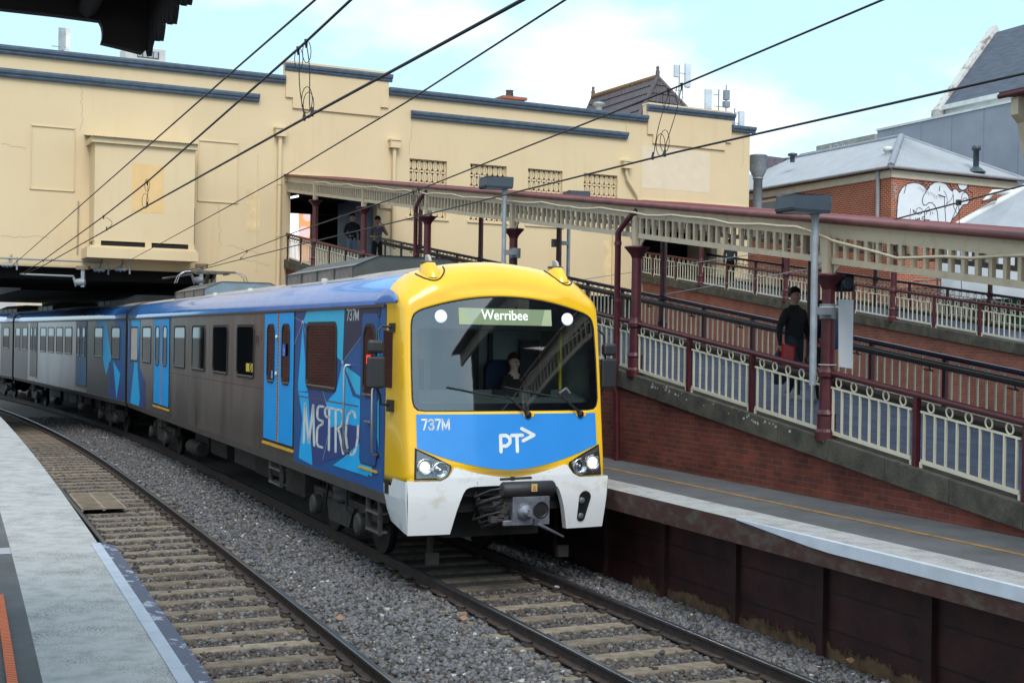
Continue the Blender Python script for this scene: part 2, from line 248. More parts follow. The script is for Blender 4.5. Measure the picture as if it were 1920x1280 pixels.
# ------------------------------------------------------------------ mesh builder
class MB:
    def __init__(s, fn=None): s.v = []; s.f = []; s.m = []; s.s = []; s.fn = fn
    def add(s, vs, fs, mi=0, smooth=False):
        o = len(s.v); s.v += [tuple(p) for p in vs]; s.f += [tuple(i+o for i in f) for f in fs]; s.m += [mi]*len(fs); s.s += [smooth]*len(fs); return s
    def hexa(s, p, mi=0): return s.add(p, [(0, 3, 2, 1), (4, 5, 6, 7), (0, 1, 5, 4), (1, 2, 6, 5), (2, 3, 7, 6), (3, 0, 4, 7)], mi)
    def box(s, x0, x1, y0, y1, z0, z1, mi=0):
        return s.hexa([(x0, y0, z0), (x1, y0, z0), (x1, y1, z0), (x0, y1, z0), (x0, y0, z1), (x1, y0, z1), (x1, y1, z1), (x0, y1, z1)], mi)
    def obox(s, c, ax, ay, az, mi=0):
        c, ax, ay, az = map(Vector, (c, ax, ay, az)); q = [(-1, -1, -1), (1, -1, -1), (1, 1, -1), (-1, 1, -1), (-1, -1, 1), (1, -1, 1), (1, 1, 1), (-1, 1, 1)]
        return s.hexa([c+ax*a+ay*b+az*d for a, b, d in q], mi)
    def tube(s, pts, r, n=8, mi=0, smooth=True, cap=True, close=False):
        pts = [Vector(p) for p in pts]; k = len(pts); rs = r if isinstance(r, (list, tuple)) else [r]*k; vs = []; ref = None
        for i, p in enumerate(pts):
            a = pts[(i-1) % k] if (close or i > 0) else p; b = pts[(i+1) % k] if (close or i < k-1) else p
            t = (b-a).normalized()
            if ref is None: ref = Vector((0, 0, 1)) if abs(t.z) < 0.9 else Vector((1, 0, 0))
            x = (ref-t*ref.dot(t)).normalized(); y = t.cross(x); ref = x
            vs += [p+(x*math.cos(2*math.pi*j/n)+y*math.sin(2*math.pi*j/n))*rs[i] for j in range(n)]
        fs = []
        for i in range(k if close else k-1):
            for j in range(n):
                a = i*n+j; b = i*n+(j+1) % n; c = ((i+1) % k)*n+(j+1) % n; d = ((i+1) % k)*n+j; fs.append((a, b, c, d))
        s.add(vs, fs, mi, smooth)
        if cap and not close: s.add(vs[:n], [tuple(reversed(range(n)))], mi); s.add(vs[-n:], [tuple(range(n))], mi)
        return s
    def lathe(s, prof, c=(0, 0, 0), n=16, mi=0, axis='z', smooth=True):
        vs = []; c = Vector(c)
        for r, h in prof:
            for j in range(n):
                a = 2*math.pi*j/n; p = (r*math.cos(a), r*math.sin(a), h) if axis == 'z' else ((r*math.cos(a), h, r*math.sin(a)) if axis == 'y' else (h, r*math.cos(a), r*math.sin(a)))
                vs.append(c+Vector(p))
        k = len(prof); fs = [(i*n+j, i*n+(j+1) % n, (i+1)*n+(j+1) % n, (i+1)*n+j) for i in range(k-1) for j in range(n)]
        s.add(vs, fs, mi, smooth); s.add(vs[:n], [tuple(reversed(range(n)))], mi); s.add(vs[-n:], [tuple(range(n))], mi); return s
    def poly(s, pts, mi=0):      # flat polygon, concave allowed
        pts = [Vector(p) for p in pts]; s.add(pts, [tuple(t) for t in tessellate_polygon([pts])], mi); return s
    def prism(s, a, d, mi=0):    # polygon a swept by vector d (closed solid)
        a = [Vector(p) for p in a]; d = Vector(d); b = [p+d for p in a]; k = len(a); t = [tuple(q) for q in tessellate_polygon([a])]
        s.add(a+b, t+[tuple(i+k for i in reversed(q)) for q in t]+[(i, (i+1) % k, (i+1) % k+k, i+k) for i in range(k)], mi); return s
    def loft(s, loops, mi=0, smooth=True, closed=True):
        n = len(loops[0]); vs = [p for lp in loops for p in lp]
        fs = [(i*n+j, i*n+(j+1) % n, (i+1)*n+(j+1) % n, (i+1)*n+j) for i in range(len(loops)-1) for j in range(n if closed else n-1)]
        return s.add(vs, fs, mi, smooth)
    def ribbon(s, pts, w, mp, mi=0, cap=True):   # 2-D stroke with round joins; mp maps (x, y) -> 3-D
        pts = [Vector((p[0], p[1])) for p in pts]
        for a, b in zip(pts, pts[1:]):
            d = (b-a)
            if d.length < 1e-6: continue
            q = Vector((-d.y, d.x)).normalized()*w/2; s.add([mp(*(a+q)), mp(*(a-q)), mp(*(b-q)), mp(*(b+q))], [(0, 1, 2, 3)], mi)
        if cap:
            for p in pts: s.add([mp(p.x+w/2*math.cos(t*math.pi/5), p.y+w/2*math.sin(t*math.pi/5)) for t in range(10)], [tuple(range(10))], mi)
        return s
    def build(s, name, mats, parent=None, M=None, bevel=0):
        me = bpy.data.meshes.new(name); vs = [s.fn(*v) for v in s.v] if s.fn else s.v
        me.from_pydata([tuple(v) for v in vs], [], s.f); mats = mats if isinstance(mats, (list, tuple)) else [mats]
        for m in mats: me.materials.append(m)
        me.polygons.foreach_set('material_index', s.m); me.polygons.foreach_set('use_smooth', s.s); me.update()
        o = bpy.data.objects.new(name, me); COL.objects.link(o)
        if parent is not None: o.parent = parent
        if M is not None: o.matrix_world = M
        if bevel:
            b = o.modifiers.new('bevel', 'BEVEL'); b.width = bevel; b.segments = 2; b.limit_method = 'ANGLE'; b.angle_limit = rad(40)
        return o
def tag(o, label=None, cat=None, group=None, kind=None):
    if label: o['label'] = label
    if cat: o['category'] = cat
    if group: o['group'] = group
    if kind: o['kind'] = kind
    return o
def thing(name, label, cat, M=Matrix(), group=None):
    o = bpy.data.objects.new(name, None); COL.objects.link(o); o.matrix_world = M; o.empty_display_size = 0.2; return tag(o, label, cat, group)
def copytree(o, M=None, parent=None):
    c = o.copy(); COL.objects.link(c)
    if parent is not None: c.parent = parent; c.matrix_parent_inverse = Matrix()
    if M is not None: c.matrix_world = M
    for ch in list(o.children): copytree(ch, None, c)
    return c
def rrect(x0, x1, z0, z1, r, n=5):
    p = []
    for cx, cz, a0 in ((x1-r, z1-r, 0), (x0+r, z1-r, 90), (x0+r, z0+r, 180), (x1-r, z0+r, 270)):
        for i in range(n+1): a = rad(a0+90*i/n); p.append((cx+r*math.cos(a), cz+r*math.sin(a)))
    return p
def text_part(name, s, o, ex, ey, wid, hgt, mt, parent, depth=0.003, bold=0.0):
    # writing set on a surface: o = lower left corner, ex / ey unit directions, wid x hgt metres
    cu_ = bpy.data.curves.new(name, 'FONT'); cu_.body = s; cu_.size = 1; cu_.offset = bold; cu_.resolution_u = 3
    t = bpy.data.objects.new(name, cu_); COL.objects.link(t); dg = bpy.context.evaluated_depsgraph_get(); me = bpy.data.meshes.new_from_object(t.evaluated_get(dg)); bpy.data.objects.remove(t)
    xs = [v.co.x for v in me.vertices]; ys = [v.co.y for v in me.vertices]; x0, x1, y0, y1 = min(xs), max(xs), min(ys), max(ys)
    o, ex, ey = Vector(o), Vector(ex).normalized(), Vector(ey).normalized(); nn = ex.cross(ey)
    for v in me.vertices: v.co = o+ex*((v.co.x-x0)/(x1-x0)*wid)+ey*((v.co.y-y0)/(y1-y0)*hgt)+nn*depth
    me.materials.clear(); me.materials.append(mt); ob = bpy.data.objects.new(name, me); COL.objects.link(ob); ob.parent = parent; return ob
# ------------------------------------------------------------------ track alignment: s runs away from the camera, s=0 at the train front
TR = {}
def _trk():
    p = Vector((0.02, 17.52)); h = 23.6; TR[0] = (p.copy(), h)
    for i in range(1, 221):
        s = i*0.5; k = 1/900 if s < 18 else (1/290 if s < 62 else 1/500); h2 = h+math.degrees(k*0.5); hm = (h+h2)/2
        p = p+Vector((-math.sin(rad(hm)), math.cos(rad(hm))))*0.5; h = h2; TR[i] = (p.copy(), h)
    p = Vector((0.02, 17.52)); h = 23.6
    for i in range(1, 61):
        h2 = h-math.degrees(0.5/800); hm = (h+h2)/2; p = p-Vector((-math.sin(rad(hm)), math.cos(rad(hm))))*0.5; h = h2; TR[-i] = (p.copy(), h)
_trk()
def trk(s):
    i = math.floor(s/0.5); i = max(-60, min(219, i)); f = s/0.5-i; a, b = TR[i], TR[i+1]; return a[0].lerp(b[0], f), a[1]+(b[1]-a[1])*f
def tp(s, off, z=0.0):
    p, h = trk(s); return Vector((p.x+off*math.cos(rad(h)), p.y+off*math.sin(rad(h)), z))
LT = -3.865          # left track centre offset
# ================================================================== GROUND, TRACKS, PLATFORMS
def sweep(name, prof, s0, s1, mats, parent=None, step=0.5, closed=True, mi=None, smooth=False):
    n = max(2, int((s1-s0)/step)+1); m = MB(); k = len(prof); vs = []
    for i in range(n):
        s = s0+(s1-s0)*i/(n-1); vs += [tp(s, o, z) for o, z in prof]
    for i in range(n-1):
        for j in range(k if closed else k-1):
            a = i*k+j; b = i*k+(j+1) % k; m.f.append((a, b, b+k, a+k)); m.m.append(mi[j] if mi else 0); m.s.append(smooth)
    m.v = [tuple(v) for v in vs]
    if closed: m.f += [tuple(range(k)), tuple(range((n-1)*k, n*k))]; m.m += [0, 0]; m.s += [False, False]
    return m.build(name, mats, parent)
g = MB(); g.add([(-900, -60, -0.7), (900, -60, -0.7), (900, 1500, -0.7), (-900, 1500, -0.7)], [(0, 1, 2, 3)]); tag(g.build('ground', GND), kind='structure')
RAILP = [(-0.07, -0.17), (0.07, -0.17), (0.07, -0.155), (0.012, -0.135), (0.012, -0.045), (0.034, -0.032), (0.034, -0.006), (0.026, 0.0), (-0.026, 0.0), (-0.034, -0.006), (-0.034, -0.032), (-0.012, -0.045), (-0.012, -0.135), (-0.07, -0.155)]
RMI = [0, 0, 0, 0, 0, 0, 1, 1, 1, 0, 0, 0, 0, 0]
for nm, off, s1, lb in (('l', -0.835, 60, 'rail under the left wheels of the blue and yellow train'), ('r', 0.835, 60, 'rail of the train track nearest the maroon platform wall'),
                        ('l2', LT-0.835, 80, 'rail of the empty track hidden beside the left platform edge'), ('r2', LT+0.835, 80, 'long shiny rail of the empty track beside the grey ballast strip')):
    tag(sweep('rail', [(off+a, b) for a, b in RAILP], -16, s1, [RUST, RAILT], mi=RMI), lb, 'rail', 'steel running rails')
# sleepers with spring clips
def sleeper_mb():
    m = MB(); L_, t, b = 1.25, 0.105, 0.125
    for (x0, x1, z0, z1) in ((-L_, L_, -0.178, -0.186),):
        m.hexa([(-L_, -b, -0.40), (L_, -b, -0.40), (L_, b, -0.40), (-L_, b, -0.40), (-L_+0.03, -t, -0.178), (L_-0.03, -t, -0.178), (L_-0.03, t, -0.178), (-L_+0.03, t, -0.178)])
    return m
slp0 = sleeper_mb().build('sleeper', SLEEP); bv = slp0.modifiers.new('bevel', 'BEVEL'); bv.width = 0.015; bv.segments = 2
cm = MB()
cm.tube([(0.0, -0.06, 0.0), (0.035, -0.06, 0.018), (0.055, -0.03, 0.03), (0.045, 0.02, 0.032), (0.01, 0.035, 0.022), (-0.02, 0.01, 0.015), (0.0, -0.03, 0.012)], 0.011, 6); cm.box(-0.015, 0.05, -0.05, 0.05, -0.02, 0.005)
clipme = None
def put_sleeper(s, off, label, grp, clips):
    global clipme
    o = slp0 if not slp0.get('label') else slp0.copy()
    if o is not slp0: COL.objects.link(o)
    p = tp(s, off); h = trk(s)[1]; o.matrix_world = frame(p.x, p.y, h+random.uniform(-0.6, 0.6), random.uniform(-0.006, 0.004)); tag(o, label, 'sleeper', grp)
    if clips:
        for x, sg in ((-0.835+0.085, 1), (-0.835-0.085, -1), (0.835+0.085, 1), (0.835-0.085, -1)):
            if clipme is None: cm.v = [(x*1.45, y*1.35, z*1.5) for x, y, z in cm.v]; c = cm.build('rail_clip', CLIP); clipme = c.data
            else: c = bpy.data.objects.new('rail_clip', clipme); COL.objects.link(c)
            c.parent = o; c.matrix_local = Matrix.Translation((x, 0, -0.155)) @ Matrix.Rotation(0 if sg > 0 else math.pi, 4, 'Z')
s = -11.2
while s < 44:
    put_sleeper(s, LT, 'tan concrete sleeper under the empty left track, half bedded in brown ballast', 'sleepers of the empty left track', s < 14); s += 0.685
s = -10.9
while s < 6:
    put_sleeper(s, 0, 'grey concrete sleeper under the rails the train stands on', 'sleepers of the track with the train', s < 3); s += 0.685
# ballast bed + loose stones
def ballast():
    m = MB(); prof = [(-5.7, -0.36), (-5.2, -0.215), (-2.95, -0.215), (-2.6, -0.19), (-1.93, -0.15), (-1.3, -0.185), (-0.95, -0.215), (1.0, -0.215), (1.45, -0.20), (2.2, -0.24)]
    n = 100; k = len(prof); vs = []
    for i in range(n):
        s = -16+i*1.0; vs += [tp(s, o, z+random.uniform(-0.008, 0.008)) for o, z in prof]
    m.add(vs, [(i*k+j, i*k+j+1, (i+1)*k+j+1, (i+1)*k+j) for i in range(n-1) for j in range(k-1)], 0, True)
    o = m.build('ballast', [BED, mat('stone blue grey', (0.125, 0.128, 0.145), 0.9, var=0.3, scale=20), mat('stone grey', (0.175, 0.168, 0.165), 0.9, var=0.4, scale=20), mat('stone dark', (0.062, 0.060, 0.062), 0.9, var=0.4, scale=20), mat('stone brown', (0.098, 0.077, 0.064), 0.9, var=0.4, scale=20), mat('stone pale', (0.42, 0.41, 0.40), 0.85)])
    regs = [(-2.95, -0.93, -11.5, 2, 470), (-2.95, -0.93, 2, 8, 330), (-2.95, -0.93, 8, 20, 190), (-2.95, -0.93, 20, 40, 80), (-0.78, 0.78, -11, 0.5, 430), (LT-0.8, LT+0.8, -11.5, 2, 430), (LT-0.8, LT+0.8, 2, 12, 240), (LT-0.8, LT+0.8, 12, 26, 150), (0.9, 2.06, -10.5, 0, 520), (0.9, 2.06, 0, 4, 250), (-1.3, -0.87, 2, 14, 150), (-5.5, LT-0.9, -11, 3, 300)]
    cube = np.array([(-1, -1, -1), (1, -1, -1), (1, 1, -1), (-1, 1, -1), (-1, -1, 1), (1, -1, 1), (1, 1, 1), (-1, 1, 1)], float)
    qf = np.array([(0, 3, 2, 1), (4, 5, 6, 7), (0, 1, 5, 4), (1, 2, 6, 5), (2, 3, 7, 6), (3, 0, 4, 7)])
    P = []; CR = []
    for (o0, o1, s0, s1, d) in regs:
        for _ in range(int((o1-o0)*(s1-s0)*d)):
            of = random.uniform(o0, o1); ss = random.uniform(s0, s1); crib = abs(of) < 0.85 or abs(of-LT) < 0.85
            z = np.interp(of, [q[0] for q in prof], [q[1] for q in prof]); u = ((ss+(11.2 if of < -2.9 else 10.9))/0.685) % 1.0
            near_s = u < 0.19 or u > 0.81
            if near_s and (abs(of) < 1.24 or abs(of-LT) < 1.24):
                if random.random() < (0.985 if crib else 0.8): continue
                z = -0.175
            p = tp(ss, of, z+random.uniform(-0.005, 0.018)); P.append(p); CR.append(1 if crib else 0)
    P = np.array([tuple(p) for p in P]); n = len(P); R = rng.uniform(0.018, 0.037, n)*np.where(rng.random(n) < 0.06, 1.35, 1)
    V = cube[None]*rng.uniform(0.45, 1.1, (n, 8, 3)); V *= rng.uniform(0.6, 1.25, (n, 1, 3)); q = rng.normal(size=(n, 4)); q /= np.linalg.norm(q, axis=1)[:, None]
    w, x, y, z = q.T; RM = np.stack([1-2*(y*y+z*z), 2*(x*y-z*w), 2*(x*z+y*w), 2*(x*y+z*w), 1-2*(x*x+z*z), 2*(y*z-x*w), 2*(x*z-y*w), 2*(y*z+x*w), 1-2*(x*x+y*y)], 1).reshape(n, 3, 3)
    V = np.einsum('nij,nkj->nki', RM, V)*R[:, None, None]; V[:, :, 2] *= 0.8; V += P[:, None]
    base = o.data; nv0 = len(base.vertices); ev = np.empty(nv0*3); base.vertices.foreach_get('co', ev); ef = [tuple(p.vertices) for p in base.polygons]; nf0 = len(ef)
    me = bpy.data.meshes.new('ballast'); AV = np.concatenate([ev.reshape(-1, 3), V.reshape(-1, 3)]); AF = np.concatenate([np.array(ef), (qf[None]+(nv0+np.arange(n)*8)[:, None, None]).reshape(-1, 4)])
    me.vertices.add(len(AV)); me.vertices.foreach_set('co', AV.ravel()); me.loops.add(len(AF)*4); me.loops.foreach_set('vertex_index', AF.ravel().astype(np.int32))
    me.polygons.add(len(AF)); me.polygons.foreach_set('loop_start', np.arange(0, len(AF)*4, 4, dtype=np.int32)); me.polygons.foreach_set('loop_total', np.full(len(AF), 4, dtype=np.int32))
    cr_ = np.array(CR); rr = rng.random(n); mi = np.where(cr_ == 1, np.where(rr < 0.45, 4, np.where(rr < 0.8, 3, 2)), np.where(rr < 0.42, 1, np.where(rr < 0.72, 2, np.where(rr < 0.93, 3, np.where(rr < 0.985, 4, 5)))))
    me.polygons.foreach_set('material_index', np.concatenate([np.zeros(nf0, int), np.repeat(mi, 6)]).astype(np.int32))
    for mt in base.materials: me.materials.append(mt)
    me.update(calc_edges=True); me.validate(); o.data = me; tag(o, kind='stuff')
ballast()
# track grate, leaves
def grate():
    p = tp(11.2, LT-0.3); M = frame(p.x, p.y, trk(11.2)[1], -0.115); m = MB()
    m.box(-0.42, -0.37, -1.25, 1.25, 0, 0.05); m.box(0.37, 0.42, -1.25, 1.25, 0, 0.05); m.box(-0.03, 0.03, -1.25, 1.25, 0.002, 0.048)
    m.box(-0.37, 0.37, -1.24, 1.24, 0.022, 0.026, 1)  # black sheet stands in for the dark inside the slots
    for i in range(13): y = -1.24+i*0.205; m.box(-0.37, -0.03, y-0.03, y+0.03, 0.03, 0.046); m.box(0.03, 0.37, y-0.03, y+0.03, 0.03, 0.046)
    tag(m.build('track_grate', [mat('rusty tan grate', (0.26, 0.215, 0.165), 0.8, var=0.3), BLACK], M=M), 'rusty tan slotted grate lying between the rails of the empty track', 'grate')
grate()
for px, py, lb in ((633, 1159, 'curled orange dry leaf lying on the grey ballast between the tracks'), (866, 1160, 'small tan dry leaf beside the left rail of the train track'), (38+1120, 0+1100, None), (1590, 1240, 'rusty brown leaf at the foot of the maroon platform wall')):
    if lb is None: continue
    p = PZ(px, py, -0.13); m = MB(); vs = [(0, 0, 0.01)]; k = 9
    for i in range(k): a = 2*math.pi*i/k; r = 0.055*(1+0.35*math.sin(3*a+1)); vs.append((r*math.cos(a), r*math.sin(a)*0.8, 0.02+0.025*math.sin(2*a)))
    m.add(vs, [(0, i+1, (i+1) % k+1) for i in range(k)], 0, True); tag(m.build('fallen_leaf', mat('dry leaf', (0.30, 0.155, 0.08), 0.8, var=0.3, scale=20), M=Matrix.Translation(p) @ Matrix.Rotation(0.25, 4, 'X')), lb, 'leaf')
p = PZ(1040, 1102, -0.15); m = MB(); m.lathe([(0.045, 0), (0.05, 0.07), (0.048, 0.10), (0.03, 0.12)], (0, 0, 0), 9, 0, 'x'); m.v = [(x+random.uniform(-0.012, 0.012), y+random.uniform(-0.015, 0.015), z*0.7+random.uniform(-0.01, 0.01)) for x, y, z in m.v]
tag(m.build('plastic_cup', mat('crushed clear plastic', (0.45, 0.48, 0.50), 0.25), M=Matrix.Translation(p)), 'crushed pale plastic cup lying between the rails in front of the train', 'cup')
# right platform
PE = 1.66; ZP = 1.2
sweepM = dict(step=0.5)
o = sweep('platform', [(PE+0.60, ZP), (6.5, ZP), (6.5, ZP-0.3), (PE+0.60, ZP-0.3)], -17, 62, [ASPH]); tag(o, kind='structure')
o = sweep('platform_coping', [(PE, ZP), (PE+0.60, ZP), (PE+0.60, ZP-0.29), (PE, ZP-0.29)], -17, 62, [CONC, MARE], mi=[0, 0, 1, 1]); tag(o, kind='structure')
o = sweep('platform_line', [(PE+1.33, ZP+0.004), (PE+1.42, ZP+0.004)], -17, 40, [LINE], closed=False); tag(o, kind='structure')
pw = thing('platform_wall', 'dark maroon panelled wall under the right platform edge, stained ochre at its foot', 'wall')
sweep('panel', [(2.12, -0.6), (2.12, 0.91), (2.3, 0.91), (2.3, -0.6)], -17, 62, [MARP], pw)
for zz in (0.10, 0.52): sweep('board_gap', [(2.112, zz), (2.112, zz+0.014), (2.125, zz+0.014), (2.125, zz)], -17, 10, [BLACK], pw)
s = -9.35; k = 0
while s < 9:
    m = MB(); p = tp(s, 2.05); M = frame(p.x, p.y, trk(s)[1]); m.box(0.0, 0.075, -0.06, 0.06, -0.6, 0.915); m.box(0.02, 0.06, 0.06, 0.085, -0.6, 0.915, 1)
    m.build('post', [mat('dark maroon post', (0.036, 0.012, 0.011), 0.6, var=0.4), BLACK], pw, M); s += 1.76
m = MB(); st = []; n = 520
for i in range(n):
    s = -10+i*0.02; st.append((tp(s, 2.108, -0.3), tp(s, 2.108, 0.24)))
m.add([q for a in st for q in a], [(2*i, 2*i+1, 2*i+3, 2*i+2) for i in range(n-1)]); m.build('mud_stain', [STAIN], pw)
m = MB(); q = []
for i in range(40):
    s = -17+i*0.36; f = min(1, max(0, (-3.0-s)/1.6)); q.append([tp(s, PE-0.012, ZP+0.006), tp(s, PE-0.012, ZP-0.008-0.115*f), tp(s, PE+0.05*f+0.004, ZP+0.006)])
    if s > -3.1: break
m.add([p for a in q for p in a], [(3*i+a, 3*i+b, 3*i+3+b, 3*i+3+a) for i in range(len(q)-1) for a, b in ((0, 1), (0, 2))])
tag(m.build('edge_strip', mat('white edge strip', (0.60, 0.65, 0.74), 0.45, var=0.12, scale=3)), 'white painted strip tapering along the right platform edge above the maroon wall', 'edge strip')
# left platform
LE = -5.62
o = sweep('platform', [(LE-0.82, ZP), (LE-14, ZP), (LE-14, ZP-0.3), (LE-0.82, ZP-0.3)], -24, 62, [ASPH]); tag(o, kind='structure')
o = sweep('platform_coping', [(LE, ZP), (LE-0.82, ZP), (LE-0.82, ZP-0.3), (LE, ZP-0.3)], -24, 62, [CONC, MARE], mi=[0, 0, 0, 0]); tag(o, kind='structure')
tag(sweep('platform_wall', [(LE-0.3, -0.6), (LE-0.3, ZP-0.3), (LE-0.5, ZP-0.3), (LE-0.5, -0.6)], -24, 62, [MARP]), 'shadowed wall under the left platform edge beside the empty track', 'wall')
def s_at_Y(Y, off):
    return min((abs(tp(i*0.1, off).y-Y), i*0.1) for i in range(-300, 400))[1]
sg = s_at_Y(12.9, LE)
tag(sweep('gap_filler', [(LE-0.07, ZP+0.006), (LE+0.02, ZP+0.010), (LE+0.15, ZP-0.02), (LE+0.15, ZP-0.11), (LE+0.001, ZP-0.11), (LE+0.001, ZP+0.002), (LE-0.07, ZP+0.002)], -24, sg, [mat('pale gap filler', (0.38, 0.42, 0.50), 0.6, var=0.12, scale=5), RUBB, BLACK], mi=[0, 1, 2, 2, 2, 0, 0]),
    'blue black rubber gap filler with worn white paint along the left platform edge', 'edge strip')
sj = s_at_Y(12.1, LE-1.5)
o = sweep('platform_joint', [(LE-0.825, ZP+0.004), (LE-14, ZP+0.004)], sj-0.19, sj+0.19, [PALE], closed=False); tag(o, kind='structure')
se = s_at_Y(10.25, LE-1.0)
for d, lb in ((0.99, 'orange ribbed tactile strip on the left platform, the one nearer the track'), (1.14, 'orange ribbed tactile strip on the left platform, the one farther from the track')):
    m = MB(); s = se-6
    while s < se:
        a, b, c, e = tp(s, LE-d-0.03), tp(s, LE-d+0.03), tp(s+0.032, LE-d+0.03), tp(s+0.032, LE-d-0.03)
        m.hexa([(q.x, q.y, ZP+0.001) for q in (a, b, c, e)]+[(q.x, q.y, ZP+0.016) for q in (a, b, c, e)]); s += 0.045
    a, b, c, e = tp(se-6, LE-d-0.022), tp(se-6, LE-d+0.022), tp(se, LE-d+0.022), tp(se, LE-d-0.022)
    m.hexa([(q.x, q.y, ZP+0.0005) for q in (a, b, c, e)]+[(q.x, q.y, ZP+0.009) for q in (a, b, c, e)])
    tag(m.build('tactile_strip', ORNG), lb, 'tactile strip', 'orange tactile strips')
# ================================================================== TRAIN
CAR = frame(0.05, 17.52, 24.4)
ROOFP = [(1.5, 3.74), (1.515, 3.80), (1.49, 3.93), (1.40, 4.07), (1.22, 4.20), (0.95, 4.29), (0.62, 4.35), (0.30, 4.385), (0, 4.40)]
def car_shell(t, y0, y1, sidemat, front_open=False):
    m = MB(); half = [(1.46, 1.0), (1.5, 1.14), (1.5, 2.3)]+ROOFP; prof = half+[(-x, z) for x, z in reversed(half[:-1])]; k = len(prof)
    ys = np.linspace(y0, y1, 14); vs = [(x, y, z) for y in ys for x, z in prof]
    for i in range(len(ys)-1):
        for j in range(k):
            a = i*k+j; b = i*k+(j+1) % k
            x0, z0 = prof[j]; x1, z1 = prof[(j+1) % k]; zm = (z0+z1)/2; xm = abs(x0+x1)/2
            mi = 3 if zm < 1.1 else (0 if zm < 3.72 else (1 if xm > 1.1 else 2)); m.f.append((a, b, b+k, a+k)); m.m.append(mi); m.s.append(zm > 3.75)
    m.v = vs; m.f += [tuple(range(k))]*(0 if front_open else 1)+[tuple(range((len(ys)-1)*k, len(ys)*k))]; m.m += [4]*(1 if front_open else 2); m.s += [False]*(1 if front_open else 2)
    o = m.build('body_shell', [sidemat, ROOFB, ROOFG, SKIRT, BLACK], t)
    m = MB()
    for sx in (-1, 1): m.box(min(sx*1.502, sx*1.535), max(sx*1.502, sx*1.535), y0+0.02, y1-0.02, 3.725, 3.765)
    m.build('gutter', mat('dark gutter', (0.05, 0.045, 0.045), 0.5), t); return o
def window(t, sx, y0, y1, z0, z1, r=0.09, fr=0.05, nm='window', glass=None, proud=0.0):
    x = sx*(1.503+proud); m = MB(); o = rrect(y0, y1, z0, z1, r); i_ = rrect(y0+fr, y1-fr, z0+fr, z1-fr, max(0.02, r-fr*0.6)); k = len(o); xo = sx*(1.516+proud)
    m.add([(xo, a, b) for a, b in o]+[(xo, a, b) for a, b in i_]+[(x-sx*0.002, a, b) for a, b in o]+[(x, a, b) for a, b in i_], [(j, (j+1) % k, k+(j+1) % k, k+j) for j in range(k)]+[(j, (j+1) % k, 2*k+(j+1) % k, 2*k+j) for j in range(k)]+[(k+j, k+(j+1) % k, 3*k+(j+1) % k, 3*k+j) for j in range(k)])
    w = m.build(nm, BLACK, t); g = MB(); g.add([(x+sx*0.004, a, b) for a, b in i_], [tuple(range(k))]); g.build('pane', glass or DGLASS, w)
    h = MB(); h.box(min(x+sx*0.004, x+sx*0.02), max(x+sx*0.004, x+sx*0.02), y0+fr*1.1, y1-fr*1.1, z0+fr*0.9, z0+fr*0.9+0.022); h.build('sill_bar', TUBE, w); return w
def leafdoor(t, sx, y0, y1, z0, z1, wy0, wy1, col, wz0=2.44, wz1=3.52):
    x = sx*1.502; m = MB(); m.box(min(x, x+sx*0.018), max(x, x+sx*0.018), y0, y1, z0, z1); d = m.build('door', col, t, bevel=0.006)
    window(d, sx, wy0, wy1, wz0, wz1, 0.15, 0.035, 'door_window', proud=0.019)
    return d
def double_door(t, sx, y0, y1, col, ww=0.56, seal=True):
    ym = (y0+y1)/2; m = MB(); x = sx*1.5015; m.box(min(x, x+sx*0.012), max(x, x+sx*0.012), y0-0.03, y1+0.03, 1.36, 3.74); m.build('door_surround', BLACK, t)
    d = 0.045 if seal else 0.012; w = (ym-d-y0); c = (y0+ym-d)/2
    a = leafdoor(t, sx, y0, ym-d, 1.40, 3.71, c-ww/2*w, c+ww/2*w, col); c2 = (y1+ym+d)/2; b = leafdoor(t, sx, ym+d, y1, 1.40, 3.71, c2-ww/2*w, c2+ww/2*w, col)
    if seal:
        m = MB(); x = sx*1.516; m.box(min(x, x+sx*0.008), max(x, x+sx*0.008), ym-d, ym-0.012, 1.40, 3.71, 0); m.box(min(x, x+sx*0.008), max(x, x+sx*0.008), ym+0.012, ym+d, 1.40, 3.71, 0)
        z = 1.45
        while z < 3.68: m.box(min(x+sx*0.008, x+sx*0.011), max(x+sx*0.008, x+sx*0.011), ym-d+0.008, ym-0.022, z, z+0.035, 1); m.box(min(x+sx*0.008, x+sx*0.011), max(x+sx*0.008, x+sx*0.011), ym+0.022, ym+d-0.008, z, z+0.035, 1); z += 0.062
        m.build('door_edge', [ORG, BLACK], t)
    m = MB(); x = sx*1.503; m.box(min(x, x+sx*0.03), max(x, x+sx*0.03), y0-0.05, y1+0.05, 1.30, 1.345); m.build('door_step', YLINE, t)
